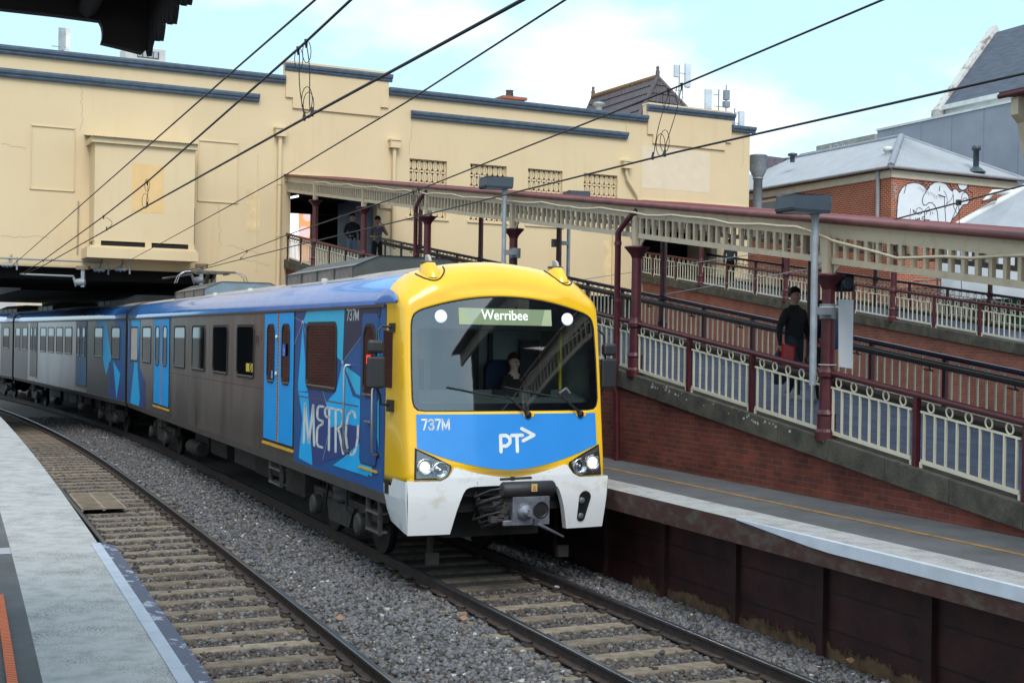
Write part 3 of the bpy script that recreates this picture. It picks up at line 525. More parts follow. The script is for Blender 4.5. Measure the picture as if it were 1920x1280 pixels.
def bogie(t, yc, name='bogie'):
    b = bpy.data.objects.new(name, None); COL.objects.link(b); b.parent = t; b.location = (0, yc, 0)
    for sx in (-1, 1):
        m = MB(); x = sx*1.0; m.hexa([(x-0.09, -1.75, 0.52), (x+0.09, -1.75, 0.52), (x+0.09, 1.75, 0.52), (x-0.09, 1.75, 0.52), (x-0.09, -1.75, 0.72), (x+0.09, -1.75, 0.72), (x+0.09, 1.75, 0.72), (x-0.09, 1.75, 0.72)])
        m.prism([(x-0.1*sx*-1, -0.75, 0.62), (x-0.1*sx*-1, 0.75, 0.62), (x-0.1*sx*-1, 0.55, 0.30), (x-0.1*sx*-1, -0.55, 0.30)], (sx*0.06, 0, 0)); m.build('side_frame', UNDER2, b, bevel=0.02)
        for yy in (-1.25, 1.25):
            m = MB(); m.lathe([(0.44, -0.065), (0.44, -0.045), (0.425, 0.06), (0.38, 0.065), (0.12, 0.05)], (sx*0.81, yy, 0.43), 28, 0, 'x'); m.build('wheel', mat('wheel steel', (0.035, 0.032, 0.03), 0.55, metal=0.4, var=0.4), b)
            m = MB(); m.lathe([(0.13, 0), (0.17, 0.03), (0.17, 0.16), (0.12, 0.20), (0.05, 0.22)], (sx*1.06 if sx > 0 else sx*1.06-0.22, yy, 0.46), 14, 0, 'x'); m.box(x-0.07, x+0.12*sx if sx > 0 else x+0.07, yy-0.17, yy+0.17, 0.34, 0.66) if sx > 0 else m.box(x-0.12, x+0.07, yy-0.17, yy+0.17, 0.34, 0.66)
            m.tube([(sx*1.22, yy-0.12, 0.62), (sx*1.27, yy-0.06, 0.4), (sx*1.27, yy+0.04, 0.28), (sx*1.22, yy+0.1, 0.36)], 0.014, 6); m.build('axle_box', mat('axle box grey', (0.075, 0.07, 0.066), 0.6, metal=0.3, var=0.4, scale=8), b, bevel=0.012)
        m = MB(); m.lathe([(0.20, 0.64), (0.24, 0.66), (0.25, 0.72), (0.22, 0.76), (0.25, 0.82), (0.25, 0.88), (0.22, 0.92), (0.20, 1.12)], (sx*1.02, 0, 0), 18); m.build('air_spring', mat('air spring rubber', (0.045, 0.04, 0.04), 0.6), b)
        m = MB(); m.tube([(sx*1.2, -0.5, 0.95), (sx*1.24, -0.62, 0.6), (sx*1.2, -0.8, 0.5)], 0.018, 6); m.build('hose', BLACK, b); m = MB(); m.tube([(sx*1.18, 0.55, 1.0), (sx*1.22, 0.6, 0.55)], 0.025, 6); m.build('damper', BLACK, b)
    m = MB(); m.box(-0.9, 0.9, -0.35, 0.35, 0.5, 0.8)
    for yy in (-1.25, 1.25): m.lathe([(0.08, -0.8), (0.08, 0.8)], (0, yy, 0.43), 10, 0, 'x'); m.box(-0.45, 0.45, yy-0.3 if yy > 0 else yy-0.05, yy+0.05 if yy > 0 else yy+0.3, 0.28, 0.7)
    m.build('bolster', UNDER, b); return b
def undergear(t, y0, y1):
    m = MB(); m.box(-1.30, 1.30, y0, y1, 0.93, 1.01); m.box(-0.7, 0.7, y0+0.3, y1-0.3, 0.55, 0.93); m.build('underframe', UNDER, t)  # solid underframe box also put in to block light beneath the car
    y = y0+0.4; k = 0
    while y < y1-1.6:
        L_ = random.uniform(0.9, 2.1)
        for sx in (-1, 1):
            m = MB(); z = random.uniform(0.38, 0.55); x0, x1 = (sx*0.72, sx*random.uniform(0.9, 1.1)); m.box(min(x0, x1), max(x0, x1), y, y+L_, z, 0.935)
            if random.random() < 0.25: m.lathe([(0.16, 0), (0.18, 0.03), (0.18, L_*0.8), (0.16, L_*0.8+0.03)], (sx*1.12, y+0.1, z-0.02), 12, 0, 'y')
            m.build('equipment_box', UNDER if k % 3 else UNDER2, t, bevel=0.02)
        y += L_+random.uniform(0.15, 0.5); k += 1
def roof_pod(t, y0, y1, ht, front, side, xw=1.02):
    m = MB(); prof = [(-xw, 4.2), (-xw, ht-0.17), (-xw+0.42, ht), (xw-0.42, ht), (xw, ht-0.17), (xw, 4.2)]; k = len(prof)
    vs = [(x, y, z) for y in (y0, y1) for x, z in prof]; m.add(vs, [(j, j+1, j+1+k, j+k) for j in range(k-1)], 1); m.add(vs, [tuple(range(k)), tuple(range(k, 2*k))], 0)
    m.add([(x, y0-0.03, z) for x, z in [(-xw-0.02, ht-0.18), (-xw+0.42, ht+0.005), (xw-0.42, ht+0.005), (xw+0.02, ht-0.18)]]+[(x, y1, z) for x, z in [(-xw-0.02, ht-0.18), (-xw+0.42, ht+0.005), (xw-0.42, ht+0.005), (xw+0.02, ht-0.18)]], [(0, 1, 5, 4), (1, 2, 6, 5), (2, 3, 7, 6)], 2)
    n = int((y1-y0)/1.05)
    for i in range(n+1):
        y = y0+0.05+(y1-y0-0.1)*i/n
        for sx in (-1, 1): m.box(min(sx*xw, sx*(xw+0.02)), max(sx*xw, sx*(xw+0.02)), y-0.025, y+0.025, 4.2, ht-0.19, 2)
    return m.build('roof_unit', [front, side, POD], t)
T1 = thing('train_car', 'front car of the train with yellow cab, blue patterned doors and METRO lettering', 'train car', CAR, 'cars of the train')
CARLEN = 26.0
car_shell(T1, 1.0, CARLEN, STEEL, True)
m = MB(); m.add([(-1.47, 2.2, 1.05), (1.47, 2.2, 1.05), (1.47, 2.2, 3.72), (-1.47, 2.2, 3.72)], [(0, 1, 2, 3)]); m.build('cab_bulkhead', CABW, T1)
for sx in (-1, 1):
    for a, b in ((8.86, 10.39), (11.26, 12.8), (13.68, 15.25), (16.16, 17.69), (21.4, 23.0), (23.85, 25.4)): window(T1, sx, a, b, 2.45, 3.52, 0.13)
    window(T1, sx, 3.32, 5.1, 2.44, 3.54, 0.16, 0.06); double_door(T1, sx, 5.88, 7.95, DOORB); double_door(T1, sx, 18.4, 20.75, DOORB)
# livery of the cab side
OX = -1.5025
def lv(X, Y): p = onx(CAR, -1.5, 400+X/4.2667, 560+Y/4.2667); return (p.y, p.z)
def clip(poly, y0=1.02, y1=5.80, z0=1.16, z1=3.72):
    def cut(p, ax, v, keep):
        out = []
        for i in range(len(p)):
            a, b = p[i], p[(i+1) % len(p)]; ia, ib = keep(a[ax]-v), keep(b[ax]-v)
            if ia: out.append(a)
            if ia != ib: t = (v-a[ax])/(b[ax]-a[ax]); out.append(tuple(a[q]+t*(b[q]-a[q]) for q in (0, 1)))
        return out
    for ax, v, k in ((0, y0, lambda d: d >= 0), (0, y1, lambda d: d <= 0), (1, z0, lambda d: d >= 0), (1, z1, lambda d: d <= 0)): poly = cut(poly, ax, v, k)
    return poly
m = MB(); m.box(OX-0.001, OX, 1.02, 5.80, 1.16, 3.72, 0)
lay = OX-0.0022
for mi, pl in ((1, [(655, 60), (760, 60), (720, 185), (655, 400)]), (1, [(760, 640), (870, 735), (915, 850), (945, 1040), (880, 1330), (790, 1330)]), (3, [(718, 205), (755, 740), (680, 740), (680, 690)]), (3, [(684, 745), (762, 752), (795, 1330), (685, 1270), (715, 960)]),
               (4, [(765, 60), (1055, 40), (1037, 505), (985, 460), (975, 208), (765, 205), (720, 188)]), (2, [(1057, 40), (1240, 20), (1240, 240), (1198, 290), (1040, 503)]), (3, [(1036, 512), (1120, 780), (1240, 830), (1240, 1035), (1050, 1000), (940, 1030), (905, 830), (985, 740)]), (4, [(1045, 525), (1240, 670), (1240, 800), (1150, 760)]),
               (1, [(940, 1040), (1060, 1000), (1240, 1030), (1240, 1100), (1060, 1250), (900, 1300)]), (3, [(1240, 1090), (1040, 1275), (960, 1330), (1240, 1420)]), (4, [(1215, 1240), (1275, 1260), (1275, 1420), (1200, 1380)]), (3, [(1272, 240), (1330, 150), (1330, 700), (1272, 900)]), (2, [(1240, 20), (1340, 10), (1340, 140), (1270, 230), (1240, 240)]), (4, [(1272, 900), (1330, 800), (1330, 1200)])):
    q = clip([lv(*p) for p in pl])
    if len(q) > 2: m.poly([(lay, a, b) for a, b in q], mi); lay -= 0.0004
for a, b in (((720, 185), (655, 150)), ((720, 185), (650, 370)), ((720, 190), (752, 310)), ((1040, 505), (1198, 290)), ((1040, 510), (1150, 760)), ((880, 735), (912, 850)), ((940, 1010), (880, 1290)), ((1198, 290), (1330, 120))):
    m.ribbon([a, b], 2.6, lambda X, Y: (lay, *lv(X, Y)), 5, False)
for c, w in (((720, 186), 9), ((1038, 508), 9)): m.add([(lay-0.0005, *lv(c[0]+w*math.cos(t), c[1]+w*1.6*math.sin(t))) for t in np.linspace(0, 6.0, 12)], [tuple(range(12))], 5)
m.build('livery', [LV_B, LV_D, LV_N, LV_C, LV_T, LV_W], T1)
m = MB(); m.box(OX-0.006, OX-0.0055, 2.2, 5.72, 2.28, 2.30); m.box(OX-0.003, OX-0.0025, 8.0, 18.3, 2.30, 2.312); m.build('panel_seam', SKIRT, T1)
for y in (8.25, 10.85, 13.2, 15.7, 18.1): m = MB(); m.box(OX-0.003, OX-0.0025, y-0.006, y+0.006, 1.16, 3.72); m.build('panel_seam', SKIRT, T1)
m = MB(); lay = OX-0.0075; mp_ = lambda X, Y: (lay, *lv(X, Y))
for st in ([(728, 1150), (738, 838), (769, 1150), (803, 850), (811, 1172)], [(885, 862), (850, 858), (838, 882), (836, 945), (850, 968), (880, 978), (878, 1000), (848, 1018), (835, 1045), (832, 1150), (845, 1178), (876, 1188)],
           [(968, 878), (912, 868), (898, 888), (900, 925), (912, 945), (934, 945)], [(934, 872), (929, 1208)], [(983, 1222), (984, 885), (1022, 888), (1042, 915), (1044, 965), (1030, 1012), (1002, 1035), (1014, 1075), (1044, 1238)],
           [(1142, 950), (1132, 908), (1108, 898), (1084, 930), (1068, 1010), (1064, 1090), (1074, 1180), (1098, 1245), (1126, 1245), (1148, 1190), (1160, 1110), (1163, 1015)]): m.ribbon(st, 18, mp_)
m.build('lettering', LETTER, T1)
GL = {'7': [[(0, 1), (0.62, 1), (0.22, 0)]], '3': [[(0.02, 0.86), (0.12, 0.98), (0.32, 1.0), (0.52, 0.94), (0.58, 0.78), (0.5, 0.6), (0.28, 0.53), (0.52, 0.46), (0.62, 0.28), (0.54, 0.08), (0.32, 0.0), (0.1, 0.04), (0.0, 0.2)]], 'M': [[(0, 0), (0, 1), (0.42, 0.12), (0.84, 1), (0.84, 0)]]}
def number(name, s_, o, ex, ez, hgt, wid, mt, parent, wt=0.16):
    m = MB(); x = 0.0; adv = {'7': 0.86, '3': 0.86, 'M': 0.95}; tot = sum(adv[c] for c in s_)-0.1; o = Vector(o)
    for c in s_:
        for st in GL[c]: m.ribbon([(x+q[0], q[1]) for q in st], wt, lambda a_, b_: o+ex*(a_*wid/tot)+ez*(b_*hgt))
        x += adv[c]
    return m.build(name, mt, parent)
a, b, c = [Vector((OX-0.008, *lv(*q))) for q in ((1073, 172), (1166, 180), (1078, 92))]
number('car_number', '737M', (OX-0.008, a.y, a.z), Vector((0, -1, 0)), Vector((0, 0, 1)), 0.155, a.y-b.y, LETTER, T1)
# PT arrow marks on the side, priority sticker
m = MB(); lay = OX-0.001; X0 = 345
for st, k in (([(340, 380), (342, 300), (352, 300), (352, 345), (342, 350)], 0), ([(350, 300), (372, 300)], 0), ([(361, 300), (361, 380)], 0), ([(368, 265), (388, 300), (368, 335)], 1)): m.ribbon(st, 5, mp_, k)
m.build('side_logo', [mat('faint dark decal', (0.05, 0.04, 0.04), 0.5), mat('red decal', (0.40, 0.03, 0.03), 0.5)], T1)
m = MB(); p, q = lv(268, 580), lv(322, 520); m.add([(-1.519, p[0], p[1]), (-1.519, q[0], p[1]), (-1.519, q[0], q[1]), (-1.519, p[0], q[1])], [(0, 1, 2, 3)], 0)
cy, cz = (p[0]+q[0])/2-0.12, (p[1]+q[1])/2; m.tube([(-1.5205, cy+0.07*math.cos(t), cz+0.09*math.sin(t)) for t in np.linspace(0, 2*math.pi, 13)[:-1]], 0.014, 5, 1, close=True); m.build('sticker', [mat('yellow sticker', (0.70, 0.50, 0.02), 0.5), BLACK], T1)
m = MB(); x = -1.549
m.add([(x, 6.30, 2.95), (x, 6.52, 2.95), (x, 6.52, 3.16), (x, 6.30, 3.16)], [(0, 1, 2, 3)], 0); m.add([(x, 7.18, 2.53), (x, 7.30, 2.53), (x, 7.30, 2.67), (x, 7.18, 2.67)], [(0, 1, 2, 3)], 1)
m.ribbon([(6.44, 3.13), (6.42, 3.07), (6.36, 3.06), (6.34, 3.0)], 0.012, lambda a, b: (x-0.001, a, b), 2); m.ribbon([(6.43, 3.05), (6.46, 3.01), (6.43, 2.97), (6.38, 2.98)], 0.012, lambda a, b: (x-0.001, a, b), 2)
m.build('door_sticker', [mat('blue sticker', (0.03, 0.08, 0.45), 0.4), mat('pale blue sticker', (0.12, 0.35, 0.75), 0.4), LETTER], T1)
for zz in (2.62, 3.28):
    m = MB(); m.lathe([(0.035, 0), (0.045, 0.01), (0.03, 0.03), (0.0, 0.032)], (-1.528, 6.98, zz), 10, 0, 'x'); m.v = [(-1.528-(vx+1.528), vy, vz) for vx, vy, vz in m.v]; m.build('door_button', mat('pale button', (0.5, 0.6, 0.6), 0.4), T1)
# cab door, rails, mirrors, side light
cd = MB(); cd.prism([(-1.506, a, b) for a, b in rrect(1.33, 2.09, 1.48, 3.66, 0.1)], (-0.008, 0, 0)); cdo = cd.build('cab_door', LV_B, T1)
m = MB(); o_ = rrect(1.325, 2.095, 1.475, 3.665, 0.1); i_ = rrect(1.345, 2.075, 1.495, 3.645, 0.09); k = len(o_); m.add([(-1.516, a, b) for a, b in o_]+[(-1.516, a, b) for a, b in i_], [(j, (j+1) % k, k+(j+1) % k, k+j) for j in range(k)]); m.build('door_seal', LV_N, cdo)
window(cdo, -1, 1.43, 1.98, 2.44, 3.50, 0.2, 0.04, 'door_window', proud=0.014)
m = MB(); m.box(-1.56, -1.52, 1.62, 1.70, 2.08, 2.12); m.tube([(-1.545, 1.5, 2.1), (-1.545, 1.78, 2.1)], 0.014, 6); m.build('door_handle', TUBE, cdo)
m = MB(); m.box(-1.53, -1.505, 1.3, 2.1, 1.405, 1.435); m.build('door_step', YLINE, T1)
m = MB(); m.box(-1.5275, -1.516, 1.62, 1.80, 2.92, 3.05); m.build('red_lamp', REDL, T1)
for y, z0, z1 in ((2.62, 1.60, 2.88), (1.28, 1.66, 2.62)):
    m = MB(); m.tube([(-1.51, y, z0), (-1.58, y, z0), (-1.60, y, z0+0.06), (-1.60, y, z1-0.06), (-1.58, y, z1), (-1.51, y, z1)], 0.02, 8); m.lathe([(0.045, 0), (0.045, 0.02)], (-1.525, y, z0), 8, 1, 'x'); m.build('grab_rail', [TUBE, BLACK], T1)
def mirrors(sx):
    m = MB(); m.tube([(sx*1.5, 0.72, 3.44), (sx*1.66, 0.72, 3.46), (sx*1.74, 0.70, 3.38), (sx*1.76, 0.68, 3.0), (sx*1.76, 0.68, 2.66), (sx*1.68, 0.70, 2.52), (sx*1.66, 0.72, 2.40), (sx*1.5, 0.72, 2.38)], 0.017, 8); m.box(min(sx*1.45, sx*1.54), max(sx*1.45, sx*1.54), 0.64, 0.8, 3.38, 3.50); m.box(min(sx*1.45, sx*1.56), max(sx*1.45, sx*1.56), 0.64, 0.8, 2.30, 2.46); arm = m.build('mirror_arm', BLACK, T1)
    m = MB(); m.box(min(sx*1.65, sx*1.90), max(sx*1.65, sx*1.90), 0.58, 0.66, 2.62, 3.05); m.build('mirror', mat('mirror housing', (0.02, 0.022, 0.028), 0.5), arm, bevel=0.03)
    m = MB(); m.box(min(sx*1.67, sx*1.89), max(sx*1.67, sx*1.89), 0.56, 0.68, 3.09, 3.27); m.build('mirror', mat('mirror housing', (0.02, 0.022, 0.028), 0.5), arm, bevel=0.04)
mirrors(-1); mirrors(1)
# ---- cab nose
def rake(z): return 0.05+0.125*max(0, z-1.45) if z < 3.9 else 0.356+0.5*(z-3.9)
def yf(x, z): return rake(z)+0.055*(abs(x)/1.42)**2.2
def resample(loop, c, n):
    out = []; k = len(loop)
    for i in range(n):
        a = 2*math.pi*i/n; d = (math.cos(a), math.sin(a)); best = None
        for j in range(k):
            p, q = loop[j], loop[(j+1) % k]; ex, ez = q[0]-p[0], q[1]-p[1]; den = d[0]*ez-d[1]*ex
            if abs(den) < 1e-12: continue
            t = ((p[0]-c[0])*ez-(p[1]-c[1])*ex)/den; u = ((p[0]-c[0])*d[1]-(p[1]-c[1])*d[0])/den
            if t > 0 and -1e-6 <= u <= 1+1e-6 and (best is None or t < best): best = t
        out.append((c[0]+d[0]*best, c[1]+d[1]*best))
    return out
NC = (0, 2.95); NN = 160
Lo = [(1.30, 1.46), (1.40, 1.40), (1.44, 1.16), (1.5, 1.16), (1.5, 2.3), (1.5, 3.0)]+ROOFP; Lo = Lo+[(-x, z) for x, z in reversed(Lo[:-1])]
Lf = [(1.40, 1.41), (1.425, 1.6), (1.425, 2.8), (1.41, 3.4), (1.395, 3.58), (1.36, 3.70), (1.29, 3.76)]+[(x, 4.02-0.26*(x/1.29)**2) for x in np.linspace(1.2, 0, 12)]; Lf = Lf+[(-x, z) for x, z in reversed(Lf[:-1])]
def wtop(x): return 3.895-0.235*(abs(x)/1.33)**2
Lw = [(1.26, 2.325), (1.32, 2.335), (1.36, 2.36), (1.385, 2.41), (1.40, 2.50), (1.40, 3.0), (1.388, 3.46), (1.375, 3.56), (1.34, 3.63), (1.29, 3.665)]+[(x, wtop(x)) for x in np.linspace(1.22, 0, 12)]; Lw = Lw+[(-x, z) for x, z in reversed(Lw[:-1])]
lo, lf, lw = resample(Lo, NC, NN), resample(Lf, NC, NN), resample(Lw, NC, NN)
loops = []
for ph in [0, 0.12, 0.25, 0.4, 0.55, 0.7, 0.82, 0.92, 1.0]:
    lp = []
    for (a, b), (c, d) in zip(lo, lf):
        top = min(1, max(0, (max(b, d)-3.72)/0.3)); e = ph*math.pi/2; g_ = (1-math.cos(e))**(1.7-0.7*top); h_ = math.sin(e)**(0.62+0.36*top)
        yb = 1.0; lp.append((a+(c-a)*g_, yb+(yf(c, d)-yb)*h_, b+(d-b)*g_))
    loops.append(lp)
for t in (0.25, 0.5, 0.75, 1.0):
    lp = []
    for (a, b), (c, d) in zip(lf, lw): x, z = a+(c-a)*t, b+(d-b)*t; lp.append((x, yf(x, z), z))
    loops.append(lp)
loops.append([(x*0.985, yf(x, z)+0.035, z-0.012*(z-NC[1])) for x, z in lw])
m = MB(); m.loft(loops, 0, True); nose = m.build('cab_nose', YEL, T1)
# blue panel below the windscreen
def onf(x, z, d=0.006): return (x, yf(x, z)-d, z)
def fpatch(name, top, bot, mt, d=0.006, nx=40, nz=10, parent=None, x0=-1.345, x1=1.345):
    m = MB(); vs = []
    for i in range(nx+1):
        x = x0+(x1-x0)*i/nx; a, b = top(x), bot(x)
        for j in range(nz+1): z = a+(b-a)*j/nz; vs.append(onf(x, z, d))
    m.add(vs, [(i*(nz+1)+j, i*(nz+1)+j+1, (i+1)*(nz+1)+j+1, (i+1)*(nz+1)+j) for i in range(nx) for j in range(nz)], 0, True); return m.build(name, mt, parent or T1)
def bluebot(x): return 1.535+0.315*(abs(x)/1.345)**1.75
fp = fpatch('front_panel', lambda x: 2.29, bluebot, BLU)
number('car_number', '737M', (-1.27, yf(-1.27, 2.1)-0.012, 2.09), Vector((1, -0.05, 0)).normalized(), Vector((0, 0.125, 1)), 0.13, 0.38, mat('white decal', (0.8, 0.82, 0.84), 0.4), fp, 0.2)
m = MB(); lg = lambda X, Y: onf(0.30-0.30-0.14+(X-925)/136.0+0.03, 2.0-(Y-824)/136.0, 0.010)
lg = lambda X, Y: onf((X-957)/131.0+0.09, 1.93-(Y-832)/134.0, 0.010)
for st in ([(925, 852), (925, 823), (936, 823), (943, 828), (943, 836), (936, 842), (926, 842)], [(947, 823), (968, 823)], [(957, 823), (957, 852)], [(967, 811), (991, 823), (969, 833)]): m.ribbon(st, 6.4, lg)
m.build('logo', mat('white decal', (0.8, 0.82, 0.84), 0.4), fp)
# thin dark joint under the yellow band, bumper
def yb(x, z): return yf(x, min(z, 1.6))-0.03+0.19*max(0.0, 1.2-z)**1.4
btop = [(1.5, 1.41), (1.03, 1.412), (0.93, 1.46), (0.875, 1.53), (0.845, 1.58), (0.80, 1.578)]+[(x, 1.435+0.145*(x/0.80)**1.7) for x in np.linspace(0.72, 0, 10)]
def btop_z(x): return 1.435+0.145*(abs(x)/0.80)**1.7
bbot = [(1.455, 0.69), (0.87, 0.69), (0.835, 0.85), (0.80, 1.0), (0.755, 1.14), (0.715, 1.24), (0.68, 1.29), (0.63, 1.315), (0.56, 1.325), (0.3, 1.33), (0.0, 1.33)]
half = btop+list(reversed(bbot))
def side_x(z): return 1.5-0.05*max(0, (1.2-z)/0.5)
def bump_half(sg):
    m = MB(); pl = [Vector((sg*x, 0, z)) for x, z in half]; tri = tessellate_polygon([[Vector((p.x, p.z, 0)) for p in pl]]); f = [(p.x, yb(p.x, p.z), p.z) for p in pl]; bk = [(p.x*0.985, yb(p.x, p.z)+0.09, p.z) for p in pl]; k = len(pl)
    bm_ = bmesh.new(); bv_ = [bm_.verts.new((p.x, 0, p.z)) for p in pl]
    for t in tri: bm_.faces.new([bv_[i] for i in t])
    for _ in range(3): bmesh.ops.subdivide_edges(bm_, edges=[e for e in bm_.edges if e.calc_length() > 0.09], cuts=1, use_grid_fill=True); bmesh.ops.triangulate(bm_, faces=bm_.faces[:])
    bm_.verts.index_update(); m.add([(v.co.x, yb(v.co.x, v.co.z), v.co.z) for v in bm_.verts], [tuple(v.index for v in q.verts) for q in bm_.faces], 0, True); bm_.free()
    m.add(f+bk, [(i, (i+1) % k, (i+1) % k+k, i+k) for i in range(k) if i not in (len(btop)-1,)])
    r = []   # wrap round the corner and along the side
    for ph in np.linspace(0, 1, 12):
        row = []
        for z in (1.41, 1.16, 0.95, 0.69):
            xs = side_x(z); y0 = yb(1.5, z); yy = y0+(1.04-y0)*ph
            if ph < 0.12: yy = y0+ph*0.3
            zz = z+0.10*ph*(1 if z < 0.8 else 0); xx = xs+(0.012 if 0 < ph < 0.95 else 0)-0.06*ph*(1 if z < 0.8 else (0.5 if z < 1.0 else 0)); row.append((sg*xx, yy, zz if not (z > 1.3 and ph > 0.55) else 1.30))
        r.append(row)
    vs = [p for row in r for p in row]; m.add(vs, [(i*4+j, i*4+j+1, i*4+j+5, i*4+j+4) for i in range(11) for j in range(3)], 0, True)
    return m
m = bump_half(1); m2 = bump_half(-1); m.add(m2.v, m2.f); bumper = m.build('bumper', WHT, T1)
m = MB(); st = []
for cx, cz, r_, a0, a1 in ((1.125, 1.12, 0.095, 0, 180), (1.085, 0.85, 0.065, 180, 360)): st += [(cx+r_*math.cos(rad(a)), cz+r_*math.sin(rad(a))) for a in np.linspace(a0, a1, 9)]
m.add([(x, yb(x, z)-0.012, z) for x, z in st], [tuple(range(len(st)))], 0)  # flat black patch stands in for the shaded recess
for cz in (1.08, 0.86): m.lathe([(0.0, -0.012), (0.035, -0.010), (0.045, 0.0)], (1.078, yb(1.08, cz)-0.014, cz), 14, 1, 'y')
m.build('vent_slot', [BLACK, mat('slot lamp grey', (0.10, 0.12, 0.14), 0.3)], bumper)
m = MB()
for x in (-0.52, 0.55): m.ribbon([(x, 1.345), (x, btop_z(x)-0.005)], 0.006, lambda a, b: (a, yb(a, b)-0.002, b), 0, False)
m.build('bumper_seam', mat('panel seam', (0.25, 0.25, 0.26), 0.6), bumper)
m = MB(); m.box(-1.515, -1.5, 0.78, 0.95, 1.17, 1.36); m.build('side_socket', BLACK, T1)
# headlights
for sg in (-1, 1):
    out = [(1.375, 1.85), (1.10, 1.725), (0.885, 1.615), (0.875, 1.585), (0.90, 1.53), (0.95, 1.465), (1.02, 1.435), (1.395, 1.43)]
    m = MB(); m.prism([onf(sg*x, z, 0.004) for x, z in out], (0, -0.012, 0)); hl = m.build('headlight', BLACK, T1)
    ins = [(1.355, 1.815), (1.10, 1.70), (0.91, 1.605), (0.915, 1.56), (0.96, 1.485), (1.03, 1.455), (1.375, 1.45)]
    m = MB(); m.poly([onf(sg*x, z, 0.020) for x, z in ins]); m.build('reflector', mat('headlight bowl', (0.20, 0.21, 0.21), 0.25, metal=0.7, var=0.3), hl)
    for k, (cx, cz, r_) in enumerate(((1.25, 1.60, 0.105), (1.045, 1.555, 0.105))):
        y = yf(cx, cz)-0.022; m = MB(); m.lathe([(r_, 0.0), (r_+0.012, -0.02), (r_-0.012, -0.026), (r_*0.75, -0.012), (r_*0.4, 0.0), (0, 0.0)], (sg*cx, y, cz), 20, 0, 'y'); m.build('lamp_ring', CHROME, hl)
        m = MB(); m.lathe([(r_*(0.62 if k == 0 else 0.25), -0.012), (r_*0.3, -0.028), (0, -0.03)], (sg*cx, y, cz), 16, 0, 'y'); m.build('lamp_bulb', BULB if k == 0 else CHROME, hl)
    m = MB(); m.poly([onf(sg*x, z, 0.055) for x, z in ins]); m.build('lens', LENS, hl)
# windscreen, black band, lamps, display
def discfill(loop, yfun, n=5, c=NC):
    vs = []; k = len(loop)
    for t in np.linspace(1, 0.12, n): vs += [(c[0]+(x-c[0])*t, yfun(c[0]+(x-c[0])*t, c[1]+(z-c[1])*t), c[1]+(z-c[1])*t) for x, z in loop]
    fs = [(i*k+j, i*k+(j+1) % k, (i+1)*k+(j+1) % k, (i+1)*k+j) for i in range(n-1) for j in range(k)]+[tuple((n-1)*k+j for j in range(k))]
    return vs, fs
lwi = [(x*0.992, NC[1]+(z-NC[1])*0.99) for x, z in lw]
m = MB(); v_, f_ = discfill(lwi, lambda x, z: yf(x, z)+0.012, 9); m.add(v_, f_, 0, True); ws = m.build('windscreen', GLASS, T1)
inner = resample(rrect(-1.30, 1.29, 2.43, 3.44, 0.07), NC, NN)
m = MB(); m.loft([[(x, yf(x, z)+0.020, z) for x, z in lwi], [(x, yf(x, z)+0.022, z) for x, z in inner]], 0, True); m.build('black_band', FRIT, ws)
m = MB(); m.loft([[(x, yf(x, z)-0.002, z) for x, z in lw], [(x*0.985, yf(x, z)-0.002, NC[1]+(z-NC[1])*0.982) for x, z in lw]], 0, True); m.build('windscreen_seal', BLACK, ws)
for sg, cz in ((-1, 3.60), (1, 3.60)):
    m = MB(); y = yf(0.95, cz)+0.004; cx = sg*0.955; m.lathe([(0.088, 0.01), (0.088, 0.0), (0.07, -0.006), (0, -0.008)], (cx, y, cz), 24, 0, 'y')
    for a in range(3):
        for b in range(1 if a == 0 else a*7): q = (a*0.027); m.lathe([(0.0085, 0), (0.0, -0.004)], (cx+q*math.cos(b*2*math.pi/max(1, a*7)), y-0.0085, cz+q*math.sin(b*2*math.pi/max(1, a*7))), 6, 1, 'y')
    m.build('marker_lamp', [mat('marker lamp lens', (0.62, 0.65, 0.75), 0.3, emit=(0.8, 0.85, 1), estr=0.35), LEDW], ws)
m = MB(); y = rake(3.6)+0.016; dz = 0.12
m.add([(-0.70, y-0.010, 3.50), (0.70, y-0.010, 3.50), (0.70, y+0.02, 3.725), (-0.70, y+0.02, 3.725)], [(0, 1, 2, 3)]); dsp = m.build('destination_display', DISP, ws)
tx = text_part('destination_text', 'Werribee', (-0.37, y-0.012, 3.57), (1, 0, 0), (0, 0.13, 1), 0.70, 0.135, DISPT, dsp, 0.0, 0.005)
# wipers
for bx, tipx in ((0.265, -0.90), (1.09, -0.065)):
    m = MB(); p = lambda x, z, d: (x, yf(x, z)-d, z); m.tube([p(bx, 2.28, 0.03), p(bx-0.10, 2.36, 0.05), p(bx-0.33, 2.54, 0.05)], [0.022, 0.018, 0.012], 6); m.tube([p(bx-0.27, 2.50, 0.045), p((bx+tipx)/2-0.15, 2.57, 0.03), p(tipx, 2.65, 0.02)], 0.011, 6); m.lathe([(0.05, 0.0), (0.05, -0.03), (0.03, -0.045), (0, -0.045)], (bx, yf(bx, 2.28)-0.008, 2.275), 12, 0, 'y'); m.build('wiper', BLACK, ws)
    m = MB(); m.prism([p(bx+a, b, 0.008) for a, b in ((-0.09, 2.30), (0.10, 2.30), (0.09, 2.255), (0.04, 2.235), (-0.04, 2.235))], (0, -0.008, 0)); m.build('wiper_mount', YEL, ws)
